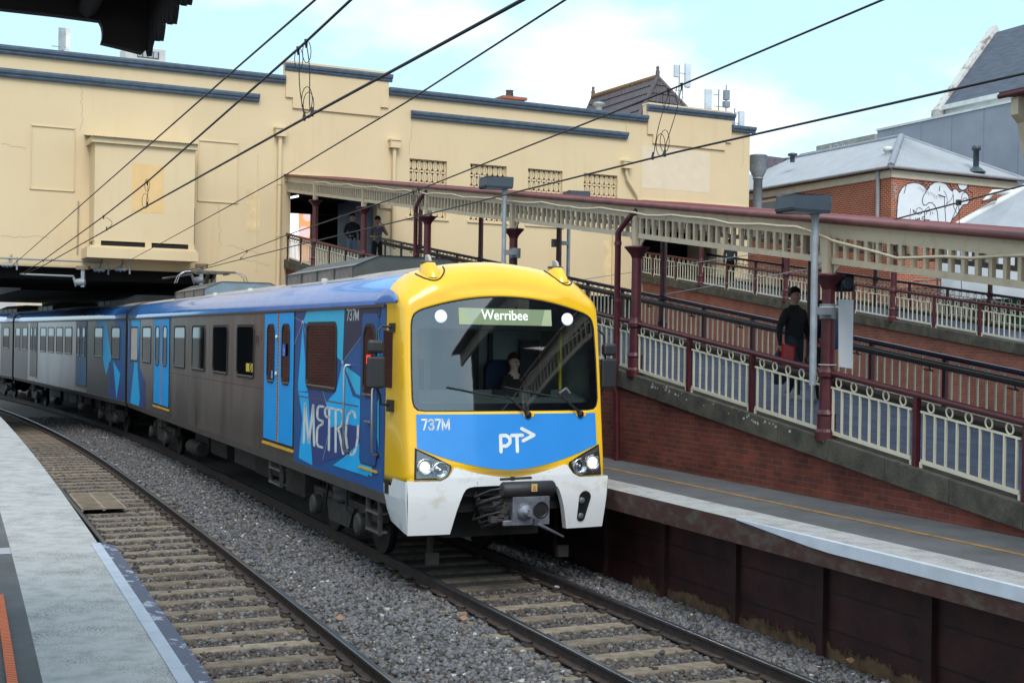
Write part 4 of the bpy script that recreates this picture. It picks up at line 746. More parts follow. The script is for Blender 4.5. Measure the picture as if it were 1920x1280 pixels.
# roof antennas: rounded yellow housings with grey fins, dark outline round the foot
from mathutils.bvhtree import BVHTree
nb_ = BVHTree.FromPolygons([v.co.copy() for v in nose.data.vertices], [tuple(p.vertices) for p in nose.data.polygons])
def nose_top(x, y):
    h = nb_.ray_cast(Vector((x, y, 6)), Vector((0, 0, -1)))[0]; return h.z if h else 4.0
for sx in (-1, 1):
    cx, cy = sx*0.98, 0.78; cz = nose_top(cx, cy); m = MB(); vs = []
    for a in range(9):
        th = a/8*1.15
        for b in range(20): ph = 2*math.pi*b/20; vs.append((cx+0.15*math.cos(ph)*(1-0.42*a/8), cy-0.02+0.26*math.sin(ph)*(1-0.42*a/8)+0.05*a/8, cz-0.12+0.21*(a/8)**0.75))
    m.add(vs, [(a*20+b, a*20+(b+1) % 20, (a+1)*20+(b+1) % 20, (a+1)*20+b) for a in range(8) for b in range(20)]+[tuple(160+b for b in range(20))], 0, True); fo = m.build('roof_antenna', YEL, T1)
    m = MB(); m.lathe([(0.11, 0.0), (0.115, 0.02), (0.10, 0.03), (0, 0.032)], (cx, cy+0.03, cz+0.085), 18, 0); m.prism([(cx-0.02, cy+0.10, cz+0.11), (cx-0.02, cy-0.06, cz+0.11), (cx-0.02, cy-0.03, cz+0.17), (cx-0.02, cy+0.04, cz+0.205), (cx-0.02, cy+0.10, cz+0.20)], (0.04, 0, 0), 1); m.build('antenna_fin', [mat('dark grey cap', (0.06, 0.06, 0.065), 0.5), mat('grey fin', (0.42, 0.40, 0.36), 0.5)], fo)
    m = MB(); pts = []
    for b in range(15): ph = math.pi*(1.02+0.96*b/14); x, y = cx+0.20*math.cos(ph), cy+0.0+0.30*math.sin(ph); pts.append((x, y, nose_top(x, y)+0.004))
    m.tube(pts, 0.012, 6); m.build('antenna_trim', BLACK, fo)
m = MB(); m.loft([[(-1.52, 0.55+0.9*i/12-0.0, 3.775) for i in range(13)], [(-1.545, 0.55+0.9*i/12, 3.79+0.02*math.sin(i/12*math.pi)) for i in range(13)], [(-1.50, 0.55+0.9*i/12, 3.82+0.15*math.sin(i/12*math.pi)**0.7) for i in range(13)]], 0, True, False); m.build('eyebrow_trim', ROOFB, T1)
m = MB(); m.box(-1.512, -1.490, 0.74, 1.10, 2.62, 3.40); m.v = [(vx, vy, vz) for vx, vy, vz in m.v]; m.build('side_pane', DGLASS, T1)
# roof gear
roof_pod(T1, 4.05, 8.33, 4.63, POD, PODP); roof_pod(T1, 16.3, 20.45, 4.63, PODB, PODP)
for y, x in ((5.4, -1.12), (14.6, -1.1), (11, -1.1)): m = MB(); m.lathe([(0.06, 4.15), (0.065, 4.27), (0.04, 4.29), (0, 4.29)], (x, y, 0.0), 10); m.build('roof_vent', mat('pale vent', (0.5, 0.5, 0.48), 0.5), T1)
pg = bpy.data.objects.new('pantograph', None); COL.objects.link(pg); pg.parent = T1; pg.location = (0, 20.6, 0)
m = MB(); m.tube([(-0.12, -0.1, 5.02), (-0.03, 0.55, 4.82), (0.06, 1.5, 4.52)], 0.055, 8); m.tube([(0.10, -0.1, 5.02), (0.1, 0.55, 4.82)], 0.03, 6); m.box(-0.5, 0.5, 1.2, 1.9, 4.35, 4.5); m.build('lower_arm', UNDER2, pg)
m = MB()
for yy in (-0.22, 0.12): m.box(-0.62, 0.62, yy-0.03, yy+0.03, 5.04, 5.085, 0); m.tube([(-0.6, yy, 5.06), (-0.78, yy, 5.04), (-0.92, yy, 4.93), (-1.0, yy, 4.72)], 0.012, 6, 1); m.tube([(0.6, yy, 5.06), (0.78, yy, 5.04), (0.92, yy, 4.93), (1.0, yy, 4.72)], 0.012, 6, 1)
m.box(-0.5, 0.5, -0.1, 0.0, 5.0, 5.03, 0); m.box(-0.42, -0.34, -0.22, 0.12, 4.98, 5.05); m.box(0.34, 0.42, -0.22, 0.12, 4.98, 5.05); m.build('collector_head', [mat('pantograph grey', (0.12, 0.115, 0.10), 0.6), TUBE], pg)
# cab interior
ci = MB(); ci.box(-1.40, 1.40, 0.52, 1.15, 1.6, 2.46, 0); ci.prism([(x, y, z) for x, y, z in ((-1.35, 0.46, 2.46), (1.35, 0.46, 2.46), (1.35, 1.1, 2.58), (-1.35, 1.1, 2.58))], (0, 0.02, -0.1), 0); ci.box(-0.05, 0.35, 0.62, 0.66, 2.50, 2.60, 1); ci.box(0.55, 0.85, 0.62, 0.66, 2.50, 2.60, 1); ci.tube([(0.98, 0.62, 2.55), (1.08, 0.6, 2.62), (1.15, 0.62, 2.55)], 0.02, 6, 2); ci.build('cab_desk', [DASH, BLACK, WTRIM], T1)
ci = MB(); ci.box(-1.42, 1.42, 0.62, 2.15, 3.44, 3.48, 0); ci.box(-1.44, -1.42, 0.55, 2.15, 1.6, 3.7, 0); ci.box(1.42, 1.44, 0.55, 2.15, 1.6, 3.7, 0); ci.box(-0.4, 0.35, 2.10, 2.14, 1.6, 3.42, 1); ci.box(0.5, 0.56, 2.05, 2.12, 1.6, 3.4, 1); ci.box(1.0, 1.32, 2.0, 2.08, 1.9, 3.3, 1); ci.build('cab_lining', [CABW, CABD], T1)
m = MB(); fr_ = [(-0.98, -0.92, 2.35, 3.0), (-0.62, -0.56, 2.35, 3.0), (-0.92, -0.62, 2.94, 3.0)]
for a, b, c, d in fr_: m.box(a, b, 2.02, 2.06, c, d, 0)
m.box(-0.9, -0.64, 2.03, 2.05, 2.45, 2.9, 1); m.box(-0.85, -0.69, 2.02, 2.03, 2.66, 2.78, 2); m.box(-0.85, -0.69, 2.02, 2.03, 2.50, 2.62, 2); m.build('framed_notice', [REDF, CABW, CABD], T1)
m = MB(); m.tube([(1.28, 1.2, 2.4), (1.28, 1.2, 3.42)], 0.028, 8); m.build('yellow_pole', mat('pole yellow', (0.75, 0.55, 0.02), 0.5), T1)
seat = MB(); seat.prism([(a, 0, b) for a, b in rrect(-0.02, 0.52, 2.05, 3.0, 0.16)], (0, 0.12, 0)); seat.box(-0.0, 0.5, -0.45, 0.0, 1.95, 2.08); so_ = seat.build('driver_seat', SEATM, T1); so_.location = (0.26, 1.55, 0)
# coupler
cp = bpy.data.objects.new('coupler', None); COL.objects.link(cp); cp.parent = T1
m = MB(); m.box(-0.24, 0.30, -0.52, -0.44, 0.86, 1.24); m.box(-0.12, 0.2, -0.44, 0.5, 0.92, 1.16); m.box(-0.36, -0.22, -0.5, -0.44, 0.86, 0.93); m.build('coupler_plate', MACH, cp, bevel=0.01)
m = MB(); m.lathe([(0.115, 0.0), (0.118, -0.03), (0.09, -0.08), (0.05, -0.11), (0.045, -0.16), (0, -0.17)], (-0.07, -0.52, 1.045), 20, 0, 'y'); m.box(-0.10, -0.04, -0.70, -0.66, 1.0, 1.09); m.build('coupler_cone', MACH, cp)
m = MB(); m.lathe([(0.11, -0.006), (0.112, -0.016), (0.095, -0.018), (0.09, -0.004), (0, -0.004)], (0.165, -0.52, 1.06), 20, 0, 'y'); m.build('coupler_socket', BLACK, cp)
m = MB(); m.lathe([(0.085, -0.38), (0.105, -0.36), (0.105, 0.36), (0.085, 0.38)], (0.0, -0.46, 1.33), 18, 0, 'x'); m.tube([(-0.4, -0.46, 1.47), (0.05, -0.46, 1.48)], 0.018, 6); m.box(-0.25, -0.2, -0.48, -0.44, 1.45, 1.5); m.build('coupler_cover', mat('black cover', (0.02, 0.02, 0.024), 0.55, var=0.3), cp)
m = MB(); m.add([(0.0, -0.574, 1.31), (0.085, -0.574, 1.31), (0.085, -0.574, 1.41), (0.0, -0.574, 1.41)], [(0, 1, 2, 3)], 0); m.ribbon([(0.02, 1.33), (0.065, 1.33), (0.0425, 1.38), (0.02, 1.33)], 0.006, lambda a, b: (a, -0.576, b), 1); m.build('warning_label', [mat('label tan', (0.62, 0.38, 0.16), 0.5), BLACK], cp)
m = MB(); m.tube([(0.08, -0.54, 0.89), (0.14, -0.58, 0.86), (0.46, -0.62, 0.70)], [0.032, 0.026, 0.014], 8); m.box(0.05, 0.12, -0.58, -0.5, 0.86, 0.95); m.build('coupler_lever', mat('lever steel', (0.10, 0.10, 0.12), 0.45, metal=0.5), cp)
m = MB()
for k in range(9): z = 0.9+0.05*k; a = random.uniform(-0.55, -0.38); m.tube([(-0.30, -0.42, z+0.05), (a, -0.40, z+random.uniform(-0.05, 0.05)), (a-0.1, -0.1, z-0.1), (-0.4, 0.3, z)], 0.016 if k % 3 else 0.028, 6, k % 2)
for k in range(6): m.box(-0.42+0.02*k, -0.36+0.03*k, -0.46, -0.38, 0.92+0.05*k, 0.95+0.06*k, 2)
m.box(-0.5, -0.25, -0.42, -0.3, 0.90, 0.98, 2); m.box(-0.46, -0.25, -0.4, -0.28, 1.1, 1.16, 2); m.build('coupler_hoses', [BLACK, UNDER, UNDER2], cp)
m = MB(); m.box(-1.38, 1.38, 0.42, 1.2, 1.02, 1.6); m.box(-0.72, 0.72, 0.7, 2.4, 0.55, 1.02); m.tube([(-1.0, 0.5, 0.3), (-1.0, 0.5, 0.95)], 0.05, 6); m.box(-1.07, -0.9, 0.42, 0.5, 0.24, 0.4); m.box(0.9, 1.07, 0.42, 0.5, 0.24, 0.4); m.box(-1.2, 1.2, 0.16, 0.4, 1.18, 1.5); m.box(-1.2, 1.2, 0.3, 0.5, 0.95, 1.2); m.build('front_frame', UNDER, T1)
# ladders, bogies, gear
for y0, y1, z0 in ((1.36, 1.9, 0.52), (6.9, 7.7, 0.58)):
    m = MB()
    for y in (y0, y1): m.box(-1.46, -1.40, y-0.02, y+0.02, z0, 1.1)
    for z in (z0+0.04, z0+0.30): m.box(-1.47, -1.32, y0, y1, z-0.015, z+0.015, 1)
    m.build('step_ladder', [UNDER2, TUBE], T1)
bogie(T1, 4.2); bogie(T1, 21.6); undergear(T1, 6.4, 19.2)
# second and third cars
def trailer(o, deg, label, y1, flip):
    t = thing('train_car', label, 'train car', frame(o.x, o.y, deg), 'cars of the train'); car_shell(t, 0.1, y1, STEEL2 if flip == 0 else STEEL2); return t
pe = CAR @ Vector((-1.5, CARLEN+0.35, 0)); u2 = frame(0, 0, 28.9); o2 = pe+(u2.to_3x3() @ Vector((1.5, 0, 0)))
T2 = trailer(o2, 28.9, 'second car of the train, grey side with blue doors, half under the bridge', 24.3, 0)
sz = lambda px: onx(T2.matrix_world, -1.5, px, 640).y
for sx in (-1, 1):
    for a, b in ((3.6, 5.0), (0.9, 2.2)): window(T2, sx, a, b, 2.45, 3.52, 0.13)
    double_door(T2, sx, 6.4, 8.4, DOORB, seal=False)
    for i in range(4): window(T2, sx, 9.3+i*1.95, 10.75+i*1.95, 2.45, 3.52, 0.13)
    double_door(T2, sx, 17.4, 19.4, DSTEEL, seal=False)
    for a in (20.2, 22.4): window(T2, sx, a, a+1.4, 2.45, 3.52, 0.13)
m = MB(); x = -1.5025; m.box(x-0.001, x, 0.12, 6.3, 1.16, 3.72, 0); x -= 0.002
for mi, pl in ((1, [(0.12, 1.16), (0.12, 3.72), (1.6, 3.72), (2.6, 2.3), (2.5, 1.16)]), (2, [(3.1, 3.72), (4.9, 3.72), (3.0, 1.9), (2.2, 2.5)]), (3, [(0.12, 1.16), (2.2, 1.16), (2.6, 2.35), (0.8, 2.0)]), (2, [(0.8, 2.0), (1.9, 2.4), (1.3, 1.16)])): m.poly([(x, a, b) for a, b in pl], mi); x -= 0.0005
m.build('livery', [DSTEEL, LV_B, LV_C, LV_D], T2); m = MB(); m.box(-1.5035, -1.5025, 20.0, 24.2, 1.16, 3.72, 0); m.build('livery', [DSTEEL], T2)
roof_pod(T2, 2.6, 7.0, 4.62, POD, POD); roof_pod(T2, 16.5, 20.5, 4.62, POD, POD); bogie(T2, 4.0); bogie(T2, 20.4); undergear(T2, 6.3, 18)
m = MB(); m.box(-1.35, 1.35, -0.2, 0.08, 1.1, 3.9); m.build('gangway', BLACK, T2)
pe = T2.matrix_world @ Vector((-1.5, 24.7, 0)); o3 = pe+(frame(0, 0, 32.5).to_3x3() @ Vector((1.5, 0, 0))); T3 = trailer(o3, 32.5, 'third car of the train, pale grey side at the left edge beyond the bridge', 24.3, 0)
for sx in (-1, 1):
    for a in (0.9, 3.2, 7.6, 9.8, 12, 14.2, 18.6): window(T3, sx, a, a+1.4, 2.45, 3.52, 0.13)
    double_door(T3, sx, 5.2, 7.2, DSTEEL, seal=False); double_door(T3, sx, 16.0, 18.0, DSTEEL, seal=False)
m = MB(); m.box(-1.5035, -1.5025, 0.12, 2.9, 1.16, 3.72, 0); m.build('livery', [DSTEEL], T3)
roof_pod(T3, 1.5, 6.0, 4.62, POD, POD); bogie(T3, 4.0); undergear(T3, 6.3, 18)
# livery ends on the front car's tail
m = MB(); x = -1.5025; m.box(x-0.001, x, 21.0, 25.9, 1.16, 3.72, 3); x -= 0.002
for mi, pl in ((1, [(23.4, 3.72), (25.9, 3.72), (25.9, 1.16), (22.3, 1.16), (22.3, 1.9), (23.4, 2.3)]), (2, [(23.5, 3.72), (25.3, 3.72), (24.6, 2.3), (25.3, 1.16), (23.2, 1.16), (23.9, 2.3)]), (0, [(22.3, 1.16), (23.5, 1.16), (23.0, 2.0), (22.3, 1.9)])): m.poly([(x, a, b) for a, b in pl], mi); x -= 0.0005
m.build('livery', [LV_D, LV_B, LV_C, STEEL], T1)
# ================================================================== RAMPS
RM = frame(4.30, 17.6, 23.8); BAY = 5.33
def zc(a): return 2.05+0.13*a
def rp(w0, dz=0.0): return lambda x, a, h: (w0+x, a, zc(a)+dz+h)
def post_prof(h0, htop, r):
    return [(r*1.75, h0), (r*1.75, h0+0.12), (r*1.45, h0+0.16), (r*1.4, h0+0.33), (r*1.6, h0+0.36), (r*1.2, h0+0.42), (r*1.12, h0+0.84), (r*1.5, h0+0.87), (r*1.5, h0+0.93), (r*1.2, h0+0.97), (r*1.05, h0+1.02), (r, htop)]
def post(w, a, dz, parent, r=0.088, cap=True):
    m = MB(); z0 = zc(a)+dz; m.lathe([(q, z0+h) for q, h in post_prof(-0.05, 2.02, r)], (w, a, 0), 20, 0, smooth=False)
    if cap: m.lathe([(r, z0+2.0), (r*1.25, z0+2.06), (r*2.3, z0+2.17), (r*2.5, z0+2.18), (r*2.5, z0+2.21), (r*1.2, z0+2.22)], (w, a, 0), 16, 0); m.box(w-0.075, w+0.075, a-0.06, a+0.06, z0+2.215, z0+2.74, 1)
    else: m.lathe([(r, z0+2.02), (r, z0+2.3)], (w, a, 0), 12, 0); m.box(w-0.07, w+0.07, a-0.07, a+0.07, z0+2.29, z0+2.74, 1)
    return m.build('post', [MAR, CREAM], parent)
def railing(w0, dz, a0, label, n0, n1, group, top=MAR, far=False, pipe=True, face=1):
    t = thing('railing', label, 'railing', RM, group); P = BAY/3; f = rp(w0, dz); A0, A1 = a0+n0*P, a0+n1*P
    m = MB(f); m.tube([(0, A0, 0.88), (0, A1, 0.88)], 0.045, 10); m.build('handrail', top, t)
    if pipe: m = MB(f); m.tube([(0.16*face, A0, 0.74), (0.16*face, A1, 0.74)], 0.045, 8); m.build('inner_pipe', BROWN, t)
    for i in range(n0, n1):
        b0, b1 = a0+i*P, a0+(i+1)*P
        if i % 3: m = MB(f); m.box(-0.035, 0.035, b0-0.035, b0+0.035, -0.02, 0.86); m.build('rail_post', MAR, t)
        m = MB(f); x0, x1 = b0+0.11, b1-0.11; m.box(-0.012, 0.012, x0-0.02, x1+0.02, 0.055, 0.105); m.box(-0.014, 0.014, x0-0.03, x1+0.03, 0.675, 0.70)
        for c in (x0-0.02, x1+0.02): m.box(-0.012, 0.012, c-0.018, c+0.018, 0.0, 0.07); 
        nb = 9
        for j in range(nb):
            y = x0+0.03+(x1-x0-0.06)*j/(nb-1); m.box(-0.013, 0.013, y-0.013, y+0.013, 0.09, 0.68)
        for j in range(5):
            y = x0+0.14+(x1-x0-0.28)*j/4; m.tube([(0, y+0.056*math.cos(q), 0.768+0.062*math.sin(q)) for q in np.linspace(0, 2*math.pi, 15)[:-1]], 0.012, 5, close=True)
        m.build('baluster_panel', CREAM2, t)
    return t
def frieze(w0, dz, b0, b1, parent, sgn=1):
    m = MB(rp(w0, dz)); m.box(-0.03, 0.03, b0, b1, 2.71, 2.93); m.box(-0.045, -0.03, b0, b1, 2.86, 2.93); m.box(-0.035, 0.035, b0+0.1, b1-0.1, 2.36, 2.445)
    n = int((b1-b0)/0.222)
    for j in range(n): y = b0+0.14+(b1-b0-0.28)*j/(n-1); m.box(-0.03, 0.03, y-0.027, y+0.027, 2.445, 2.71)
    for c, e in ((b0+0.1, 1), (b1-0.1, -1)): m.prism([(0, c, 2.36), (0, c+e*0.16, 2.36), (0, c+e*0.05, 2.27), (0, c, 2.2)], (0.02, 0, 0))
    return m.build('frieze', CREAM, parent)
def canopy(w0, dz, offs, i0, i1, wd, label, a_far):
    t = thing('ramp_canopy', label, 'canopy', RM)
    for i in range(i0, i1+1):
        a = i*BAY+offs
        post(w0, a, dz, t); post(w0+wd, a-0.2, dz, t, 0.07, False)
    for i in range(i0, i1+1):
        a = i*BAY+offs; b = min(a+BAY, a_far)
        if b-a < 0.6: continue
        frieze(w0, dz, a, b, t); frieze(w0+wd, dz, a-0.2, b-0.2, t)
    A, B = i0*BAY+offs, a_far
    m = MB(rp(w0, dz)); m.tube([(-0.10, A, 2.945), (-0.10, B, 2.945)], 0.047, 10); m.build('gutter', MAR2, t)
    m = MB(rp(w0, dz)); n = int((B-A)/0.03); xs = [-0.05, wd/2, wd+0.1]; hs = [2.955, 2.99, 2.955]; vs = []
    for i in range(n+1):
        a = A+(B-A)*i/n; vs += [(x, a, h+0.02*math.sin(a*2*math.pi/0.12)) for x, h in zip(xs, hs)]
    m.add(vs, [(i*3+j, i*3+j+1, (i+1)*3+j+1, (i+1)*3+j) for i in range(n) for j in range(2)]); m.build('roof', REDROOF, t)
    m = MB(rp(w0, dz))
    for i in range(int((B-A)/1.33)): a = A+0.6+i*1.33; m.box(0.03, wd-0.03, a-0.04, a+0.04, 2.82, 2.92)
    m.box(wd/2-0.04, wd/2+0.04, A, B, 2.76, 2.82); m.build('rafters', MAR, t); return t
def ramp(w0, dz, A0, A1, wd, label_wall, gl, bk=None):
    t = thing('ramp_wall', label_wall, 'wall', RM)
    m = MB(); f = lambda a: zc(a)+dz
    for x in (w0-0.02, w0+wd-0.05):
        m.hexa([(x, A0, -0.5), (x+0.3, A0, -0.5), (x+0.3, A1, -0.5), (x, A1, -0.5), (x, A0, f(A0)-0.30), (x+0.3, A0, f(A0)-0.30), (x+0.3, A1, f(A1)-0.30), (x, A1, f(A1)-0.30)])
    m.build('brickwork', bk or BRICKD, t)
    m = MB(); a = A0; k = 0
    while a < A1:      # coping in separate stone lengths
        b = min(A1, a+1.15); g_ = 0.006
        for x in (w0-0.09, w0+wd-0.05): m.hexa([(x, a+g_, f(a)-0.30), (x+0.36, a+g_, f(a)-0.30), (x+0.36, b, f(b)-0.30), (x, b, f(b)-0.30), (x, a+g_, f(a)), (x+0.36, a+g_, f(a)), (x+0.36, b, f(b)), (x, b, f(b))])
        a = b; k += 1
    m.build('coping', STONE, t, bevel=0.012)
    m = MB(); m.add([(w0+0.25, A0, f(A0)-0.10), (w0+wd-0.03, A0, f(A0)-0.10), (w0+wd-0.03, A1, f(A1)-0.10), (w0+0.25, A1, f(A1)-0.10)], [(0, 1, 2, 3)]); tag(m.build('ramp', DECK, M=RM), kind='structure')
    if gl:
        m = MB()
        for q in range(46):
            a = random.uniform(-1, 7.5); h = random.uniform(-0.12, -0.02); r = random.uniform(0.006, 0.02)
            if random.random() < 0.6: a = 1.0+random.random()*0.8 if random.random() < 0.6 else 3.9+random.random()*0.7
            m.add([(w0-0.093, a+r*1.4*math.cos(e), f(a)+h+r*math.sin(e)) for e in np.linspace(0, 5.5, 8)], [tuple(range(8))])
        m.build('droppings', mat('pale droppings', (0.5, 0.5, 0.48), 0.9), t)
    return t
ramp(0, 0, -10.5, 31.2, 3.55, 'dark red brick side of the near ramp with grimy stone coping', True)
railing(0, 0, 0, 'cream baluster railing along the train side of the near ramp, with maroon handrail', -6, 18, 'ramp railings')
railing(3.5, 0, -0.2, 'railing along the far side of the near ramp, with thick dark handrail', -6, 18, 'ramp railings', NAVY, face=-1)
m = MB(rp(3.5, 0)); m.tube([(-0.12, -10, 0.78), (-0.12, 30.5, 0.78)], 0.03, 8)
for i in range(22): a = -9+i*1.8; m.tube([(-0.12, a, 0.76), (-0.12, a, 0.66), (-0.02, a+0.02, 0.62), (-0.02, a+0.25, 0.62)], 0.012, 5)
tag(m.build('handrail_pipe', mat('black pipe rail', (0.02, 0.02, 0.03), 0.25), M=RM), 'slim black pipe handrail on brackets inside the far railing of the near ramp', 'handrail')
canopy(0, 0, 0, -1, 5, 3.55, 'near ramp canopy with cream slatted frieze, maroon posts and red gutter', 30.9)
ramp(14.8, -0.08, -10, 32.4, 3.6, 'brick side and stone coping of the second ramp, behind the near one', False, brick('haze lightened ramp brick', (0.34, 0.11, 0.08), (0.26, 0.09, 0.068), (0.26, 0.17, 0.135), 'yz', 0.24, 0.082, 0.01, 0.4))  # brick colour lightened to stand for haze and brightness at this distance
railing(14.8, -0.08, 0.25, 'white baluster railing along the near side of the second ramp', 5, 18, 'ramp railings', pipe=False)
railing(18.3, -0.08, 0.0, 'darker baluster railing along the far side of the second ramp', 5, 18, 'ramp railings', NAVY, pipe=False)
canopy(14.8, -0.08, 0.2, 2, 5, 3.55, 'canopy over the second ramp, its cream slats seen through the near frieze', 32)
# red downpipes on the near row
for a, lb, zb in ((5.75, 'maroon downpipe with an elbow beside the canopy post right of the cab', 1.2), (16.45, 'maroon downpipe beside the canopy post above the train roof', 2.9)):
    z = zc(a); m = MB(); m.tube([(-0.02, a-0.45, z+2.78), (-0.12, a-0.25, z+2.62), (-0.15, a, z+2.42), (-0.15, a, z+0.15), (-0.17, a, z+0.0), (-0.19, a, z-0.3), (-0.13, a, z-0.42), (-0.10, a, zb)], 0.055, 10)
    for h in (2.2, 1.2, 0.1): m.lathe([(0.066, z+h), (0.066, z+h+0.06)], (-0.15, a, 0), 10)
    tag(m.build('downpipe', MAR, M=RM), lb, 'downpipe', 'maroon downpipes')
# cream conduit along the fascia
m = MB(rp(-0.14, 0)); pts = []
for i in range(80):
    a = -7+i*0.42; sag = 0.02*math.sin(a*2.3)+0.012*math.sin(a*5.1); d = max(0, 1-abs(a+1.7)/2.3)*0.27; pts.append((0.0, a, 2.80+sag-d))
m.tube(pts, 0.020, 6); tag(m.build('conduit', CREAM, M=RM), 'sagging cream conduit running along the face of the near ramp frieze', 'conduit')
# lamp posts on the canopy posts
def lamp(w, a, ztop, zbot, sx, clampdir, label):
    t = thing('lamp_post', label, 'lamp post', RM @ Matrix.Translation((w, a, 0)), 'grey lamp posts')
    m = MB(); m.tube([(0, 0, zbot), (0, 0, ztop-0.28)], 0.048, 10); m.tube([(0, 0, ztop-0.30), (0, 0, ztop-0.02)], 0.06, 10); m.build('pole', GALV, t)
    m = MB(); x0, x1 = (-0.50, 0.10) if sx < 0 else (-0.10, 0.50); m.prism([(x0+0.03, -0.19, ztop-0.22), (x1-0.02, -0.19, ztop-0.22), (x1, -0.2, ztop-0.19), (x1, -0.2, ztop), (x0+0.02, -0.2, ztop), (x0, -0.2, ztop-0.19)], (0, 0.4, 0)); h = m.build('lamp_head', LAMPG, t, bevel=0.015)
    m = MB(); m.box(x0+0.07, x1-0.17, -0.15, 0.15, ztop-0.228, ztop-0.221); m.build('diffuser', mat('lamp diffuser', (0.45, 0.45, 0.43), 0.4), h)
    m = MB(); zz = zc(a)+1.72; m.box(min(0, clampdir*0.28), max(0, clampdir*0.28), -0.05, 0.05, zz-0.05, zz+0.05); m.lathe([(0.11, zz-0.1), (0.11, zz+0.1)], (clampdir*0.32, 0.25 if False else 0.12, 0), 12); m.build('clamp', mat('clamp grey', (0.20, 0.23, 0.26), 0.5, var=0.2), t)
lamp(-0.33, -0.12, 5.28, zc(-0.1)+0.72, -1, 1, 'large grey lamp post on the near ramp by the walking man')
lamp(-0.33, BAY*2-0.25, 6.66, zc(10.6)-0.2, -1, 1, 'grey lamp post in front of the breeze block windows, head turned to the left')
lamp(3.85, BAY*3-0.15, 7.18, zc(16)+0.7, 1, -1, 'small grey lamp behind the canopy with its head turned to the right')
# white board tied to the near post, small speaker
m = MB()
def board(px0, px1, y0, y1, yy):
    p = [RM.inverted() @ PY(px, py, yy) for px, py in ((px0, y1), (px1, y1+4), (px1+2, y0+1), (px0, y0))]; return p
q = board(1572, 1598, 561, 687, 17.75); n_ = (q[1]-q[0]).cross(q[3]-q[0]).normalized()*0.012
m.prism(q, n_); q2 = board(1541, 1549, 562, 688, 17.95); m.prism(q2, n_)
m.tube([(0.12*math.cos(e), 0.12*math.sin(e), zc(0)+1.76) for e in np.linspace(0, 6.28, 17)[:-1]], 0.006, 4, 1, close=True); m.tube([(0.12*math.cos(e), 0.12*math.sin(e), zc(0)+0.98) for e in np.linspace(0, 6.28, 17)[:-1]], 0.006, 4, 1, close=True)
tag(m.build('sign_board', [SHEET, WTRIM], M=RM), 'blank white board tied round the maroon post beside the walking man', 'sign board')
m = MB(); m.box(0.12, 0.34, -0.12, 0.10, zc(0)+1.98, zc(0)+2.22, 0); m.lathe([(0.07, -0.14), (0.09, -0.12)], (0.23, 0, zc(0)+2.1), 12, 1, 'y'); tag(m.build('speaker', [BLACK, LAMPG], M=RM, bevel=0.02), 'small black loudspeaker under the frieze by the big lamp post', 'speaker')
# ================================================================== YELLOW BUILDING OVER THE TRACKS
WM = frame(-8.033, 45.4, 26.9)
def wl(px, py, d=0.0): p = ony(WM, d, px, py); return (p.x, p.z)
B = thing('station_building', 'cream yellow rendered station building bridging the tracks, with slate blue cornices', 'building', WM)
holes = [(0.18, 3.42, 5.75, 8.62), (4.67, 6.17, 7.77, 9.9), (7.13, 8.66, 7.77, 9.9), (9.58, 11.1, 7.77, 9.9), (12.06, 13.61, 7.77, 9.9), (14.75, 18.5, 5.75, 8.3), (12.3, 14.6, 3.2, 5.1), (-10.4, -2.4, -1, 5.42), (-1.6-0.8, 0.1, -1, 4.9)]
X0, X1, Z0, Z1 = -30.0, 20.1, -1.0, 12.40
def holed_wall(m, X0, X1, Z0, Z1, holes, y=0.0, depth=0.4, mi=0):
    xs = sorted({X0, X1}|{h[0] for h in holes}|{h[1] for h in holes}); zs = sorted({Z0, Z1}|{h[2] for h in holes}|{h[3] for h in holes}); xs = [x for x in xs if X0 <= x <= X1]; zs = [z for z in zs if Z0 <= z <= Z1]
    for a, b in zip(xs, xs[1:]):
        for c, d in zip(zs, zs[1:]):
            cx, cz = (a+b)/2, (c+d)/2
            if any(h[0] < cx < h[1] and h[2] < cz < h[3] for h in holes): continue
            m.add([(a, y, c), (b, y, c), (b, y, d), (a, y, d)], [(0, 1, 2, 3)], mi)
    for a, b, c, d in holes: m.add([(a, y, c), (b, y, c), (b, y, d), (a, y, d), (a, y+depth, c), (b, y+depth, c), (b, y+depth, d), (a, y+depth, d)], [(0, 1, 5, 4), (1, 2, 6, 5), (2, 3, 7, 6), (3, 0, 4, 7)], mi)
m = MB(); holed_wall(m, X0, X1, Z0, Z1, holes)
m.add([(X1, 0, Z0), (X1, 12, Z0), (X1, 12, Z1), (X1, 0, Z1), (X0, 12, Z1), (X0, 0, Z1)], [(0, 1, 2, 3), (3, 2, 4, 5)], 0)
# raised parapet blocks and sunk panels
for x0, x1 in ((-0.07, 3.78), (14.97, 19.1)):
    m.prism([(x0, -0.07, 11.68), (x0+0.26, -0.07, 11.68), (x0+0.26, -0.07, 11.32), (x1-0.31, -0.07, 11.32), (x1-0.31, -0.07, 11.66), (x1, -0.07, 11.66), (x1, -0.07, 12.92), (x0, -0.07, 12.92)], (0, 0.4, 0)); m.box(x0-0.02, x1+0.02, -0.1, 0.36, 12.88, 12.95)
m.box(-0.05, 3.6, -0.05, 0, 8.72, 9.0); m.box(14.3, 20.0, -0.05, 0, 8.72, 9.05)
def groove(x0, x1, z0, z1, w=0.03):
    for a, b, c, d in ((x0, x1, z1-w, z1), (x0, x1, z0, z0+w), (x0, x0+w, z0, z1), (x1-w, x1, z0, z1)): m.box(a, b, -0.035, 0, c, d)
groove(-8.47, -7.1, 7.89, 9.96); groove(-3.09, -1.69, 7.84, 9.93); m.box(-1.03, -1.0, -0.02, 0, 5.5, 9.6); m.box(13.97, 14.0, -0.03, 0, 11.62, 12.2)
patch = [(-5.44, 7.26, -4.45, 8.83)]
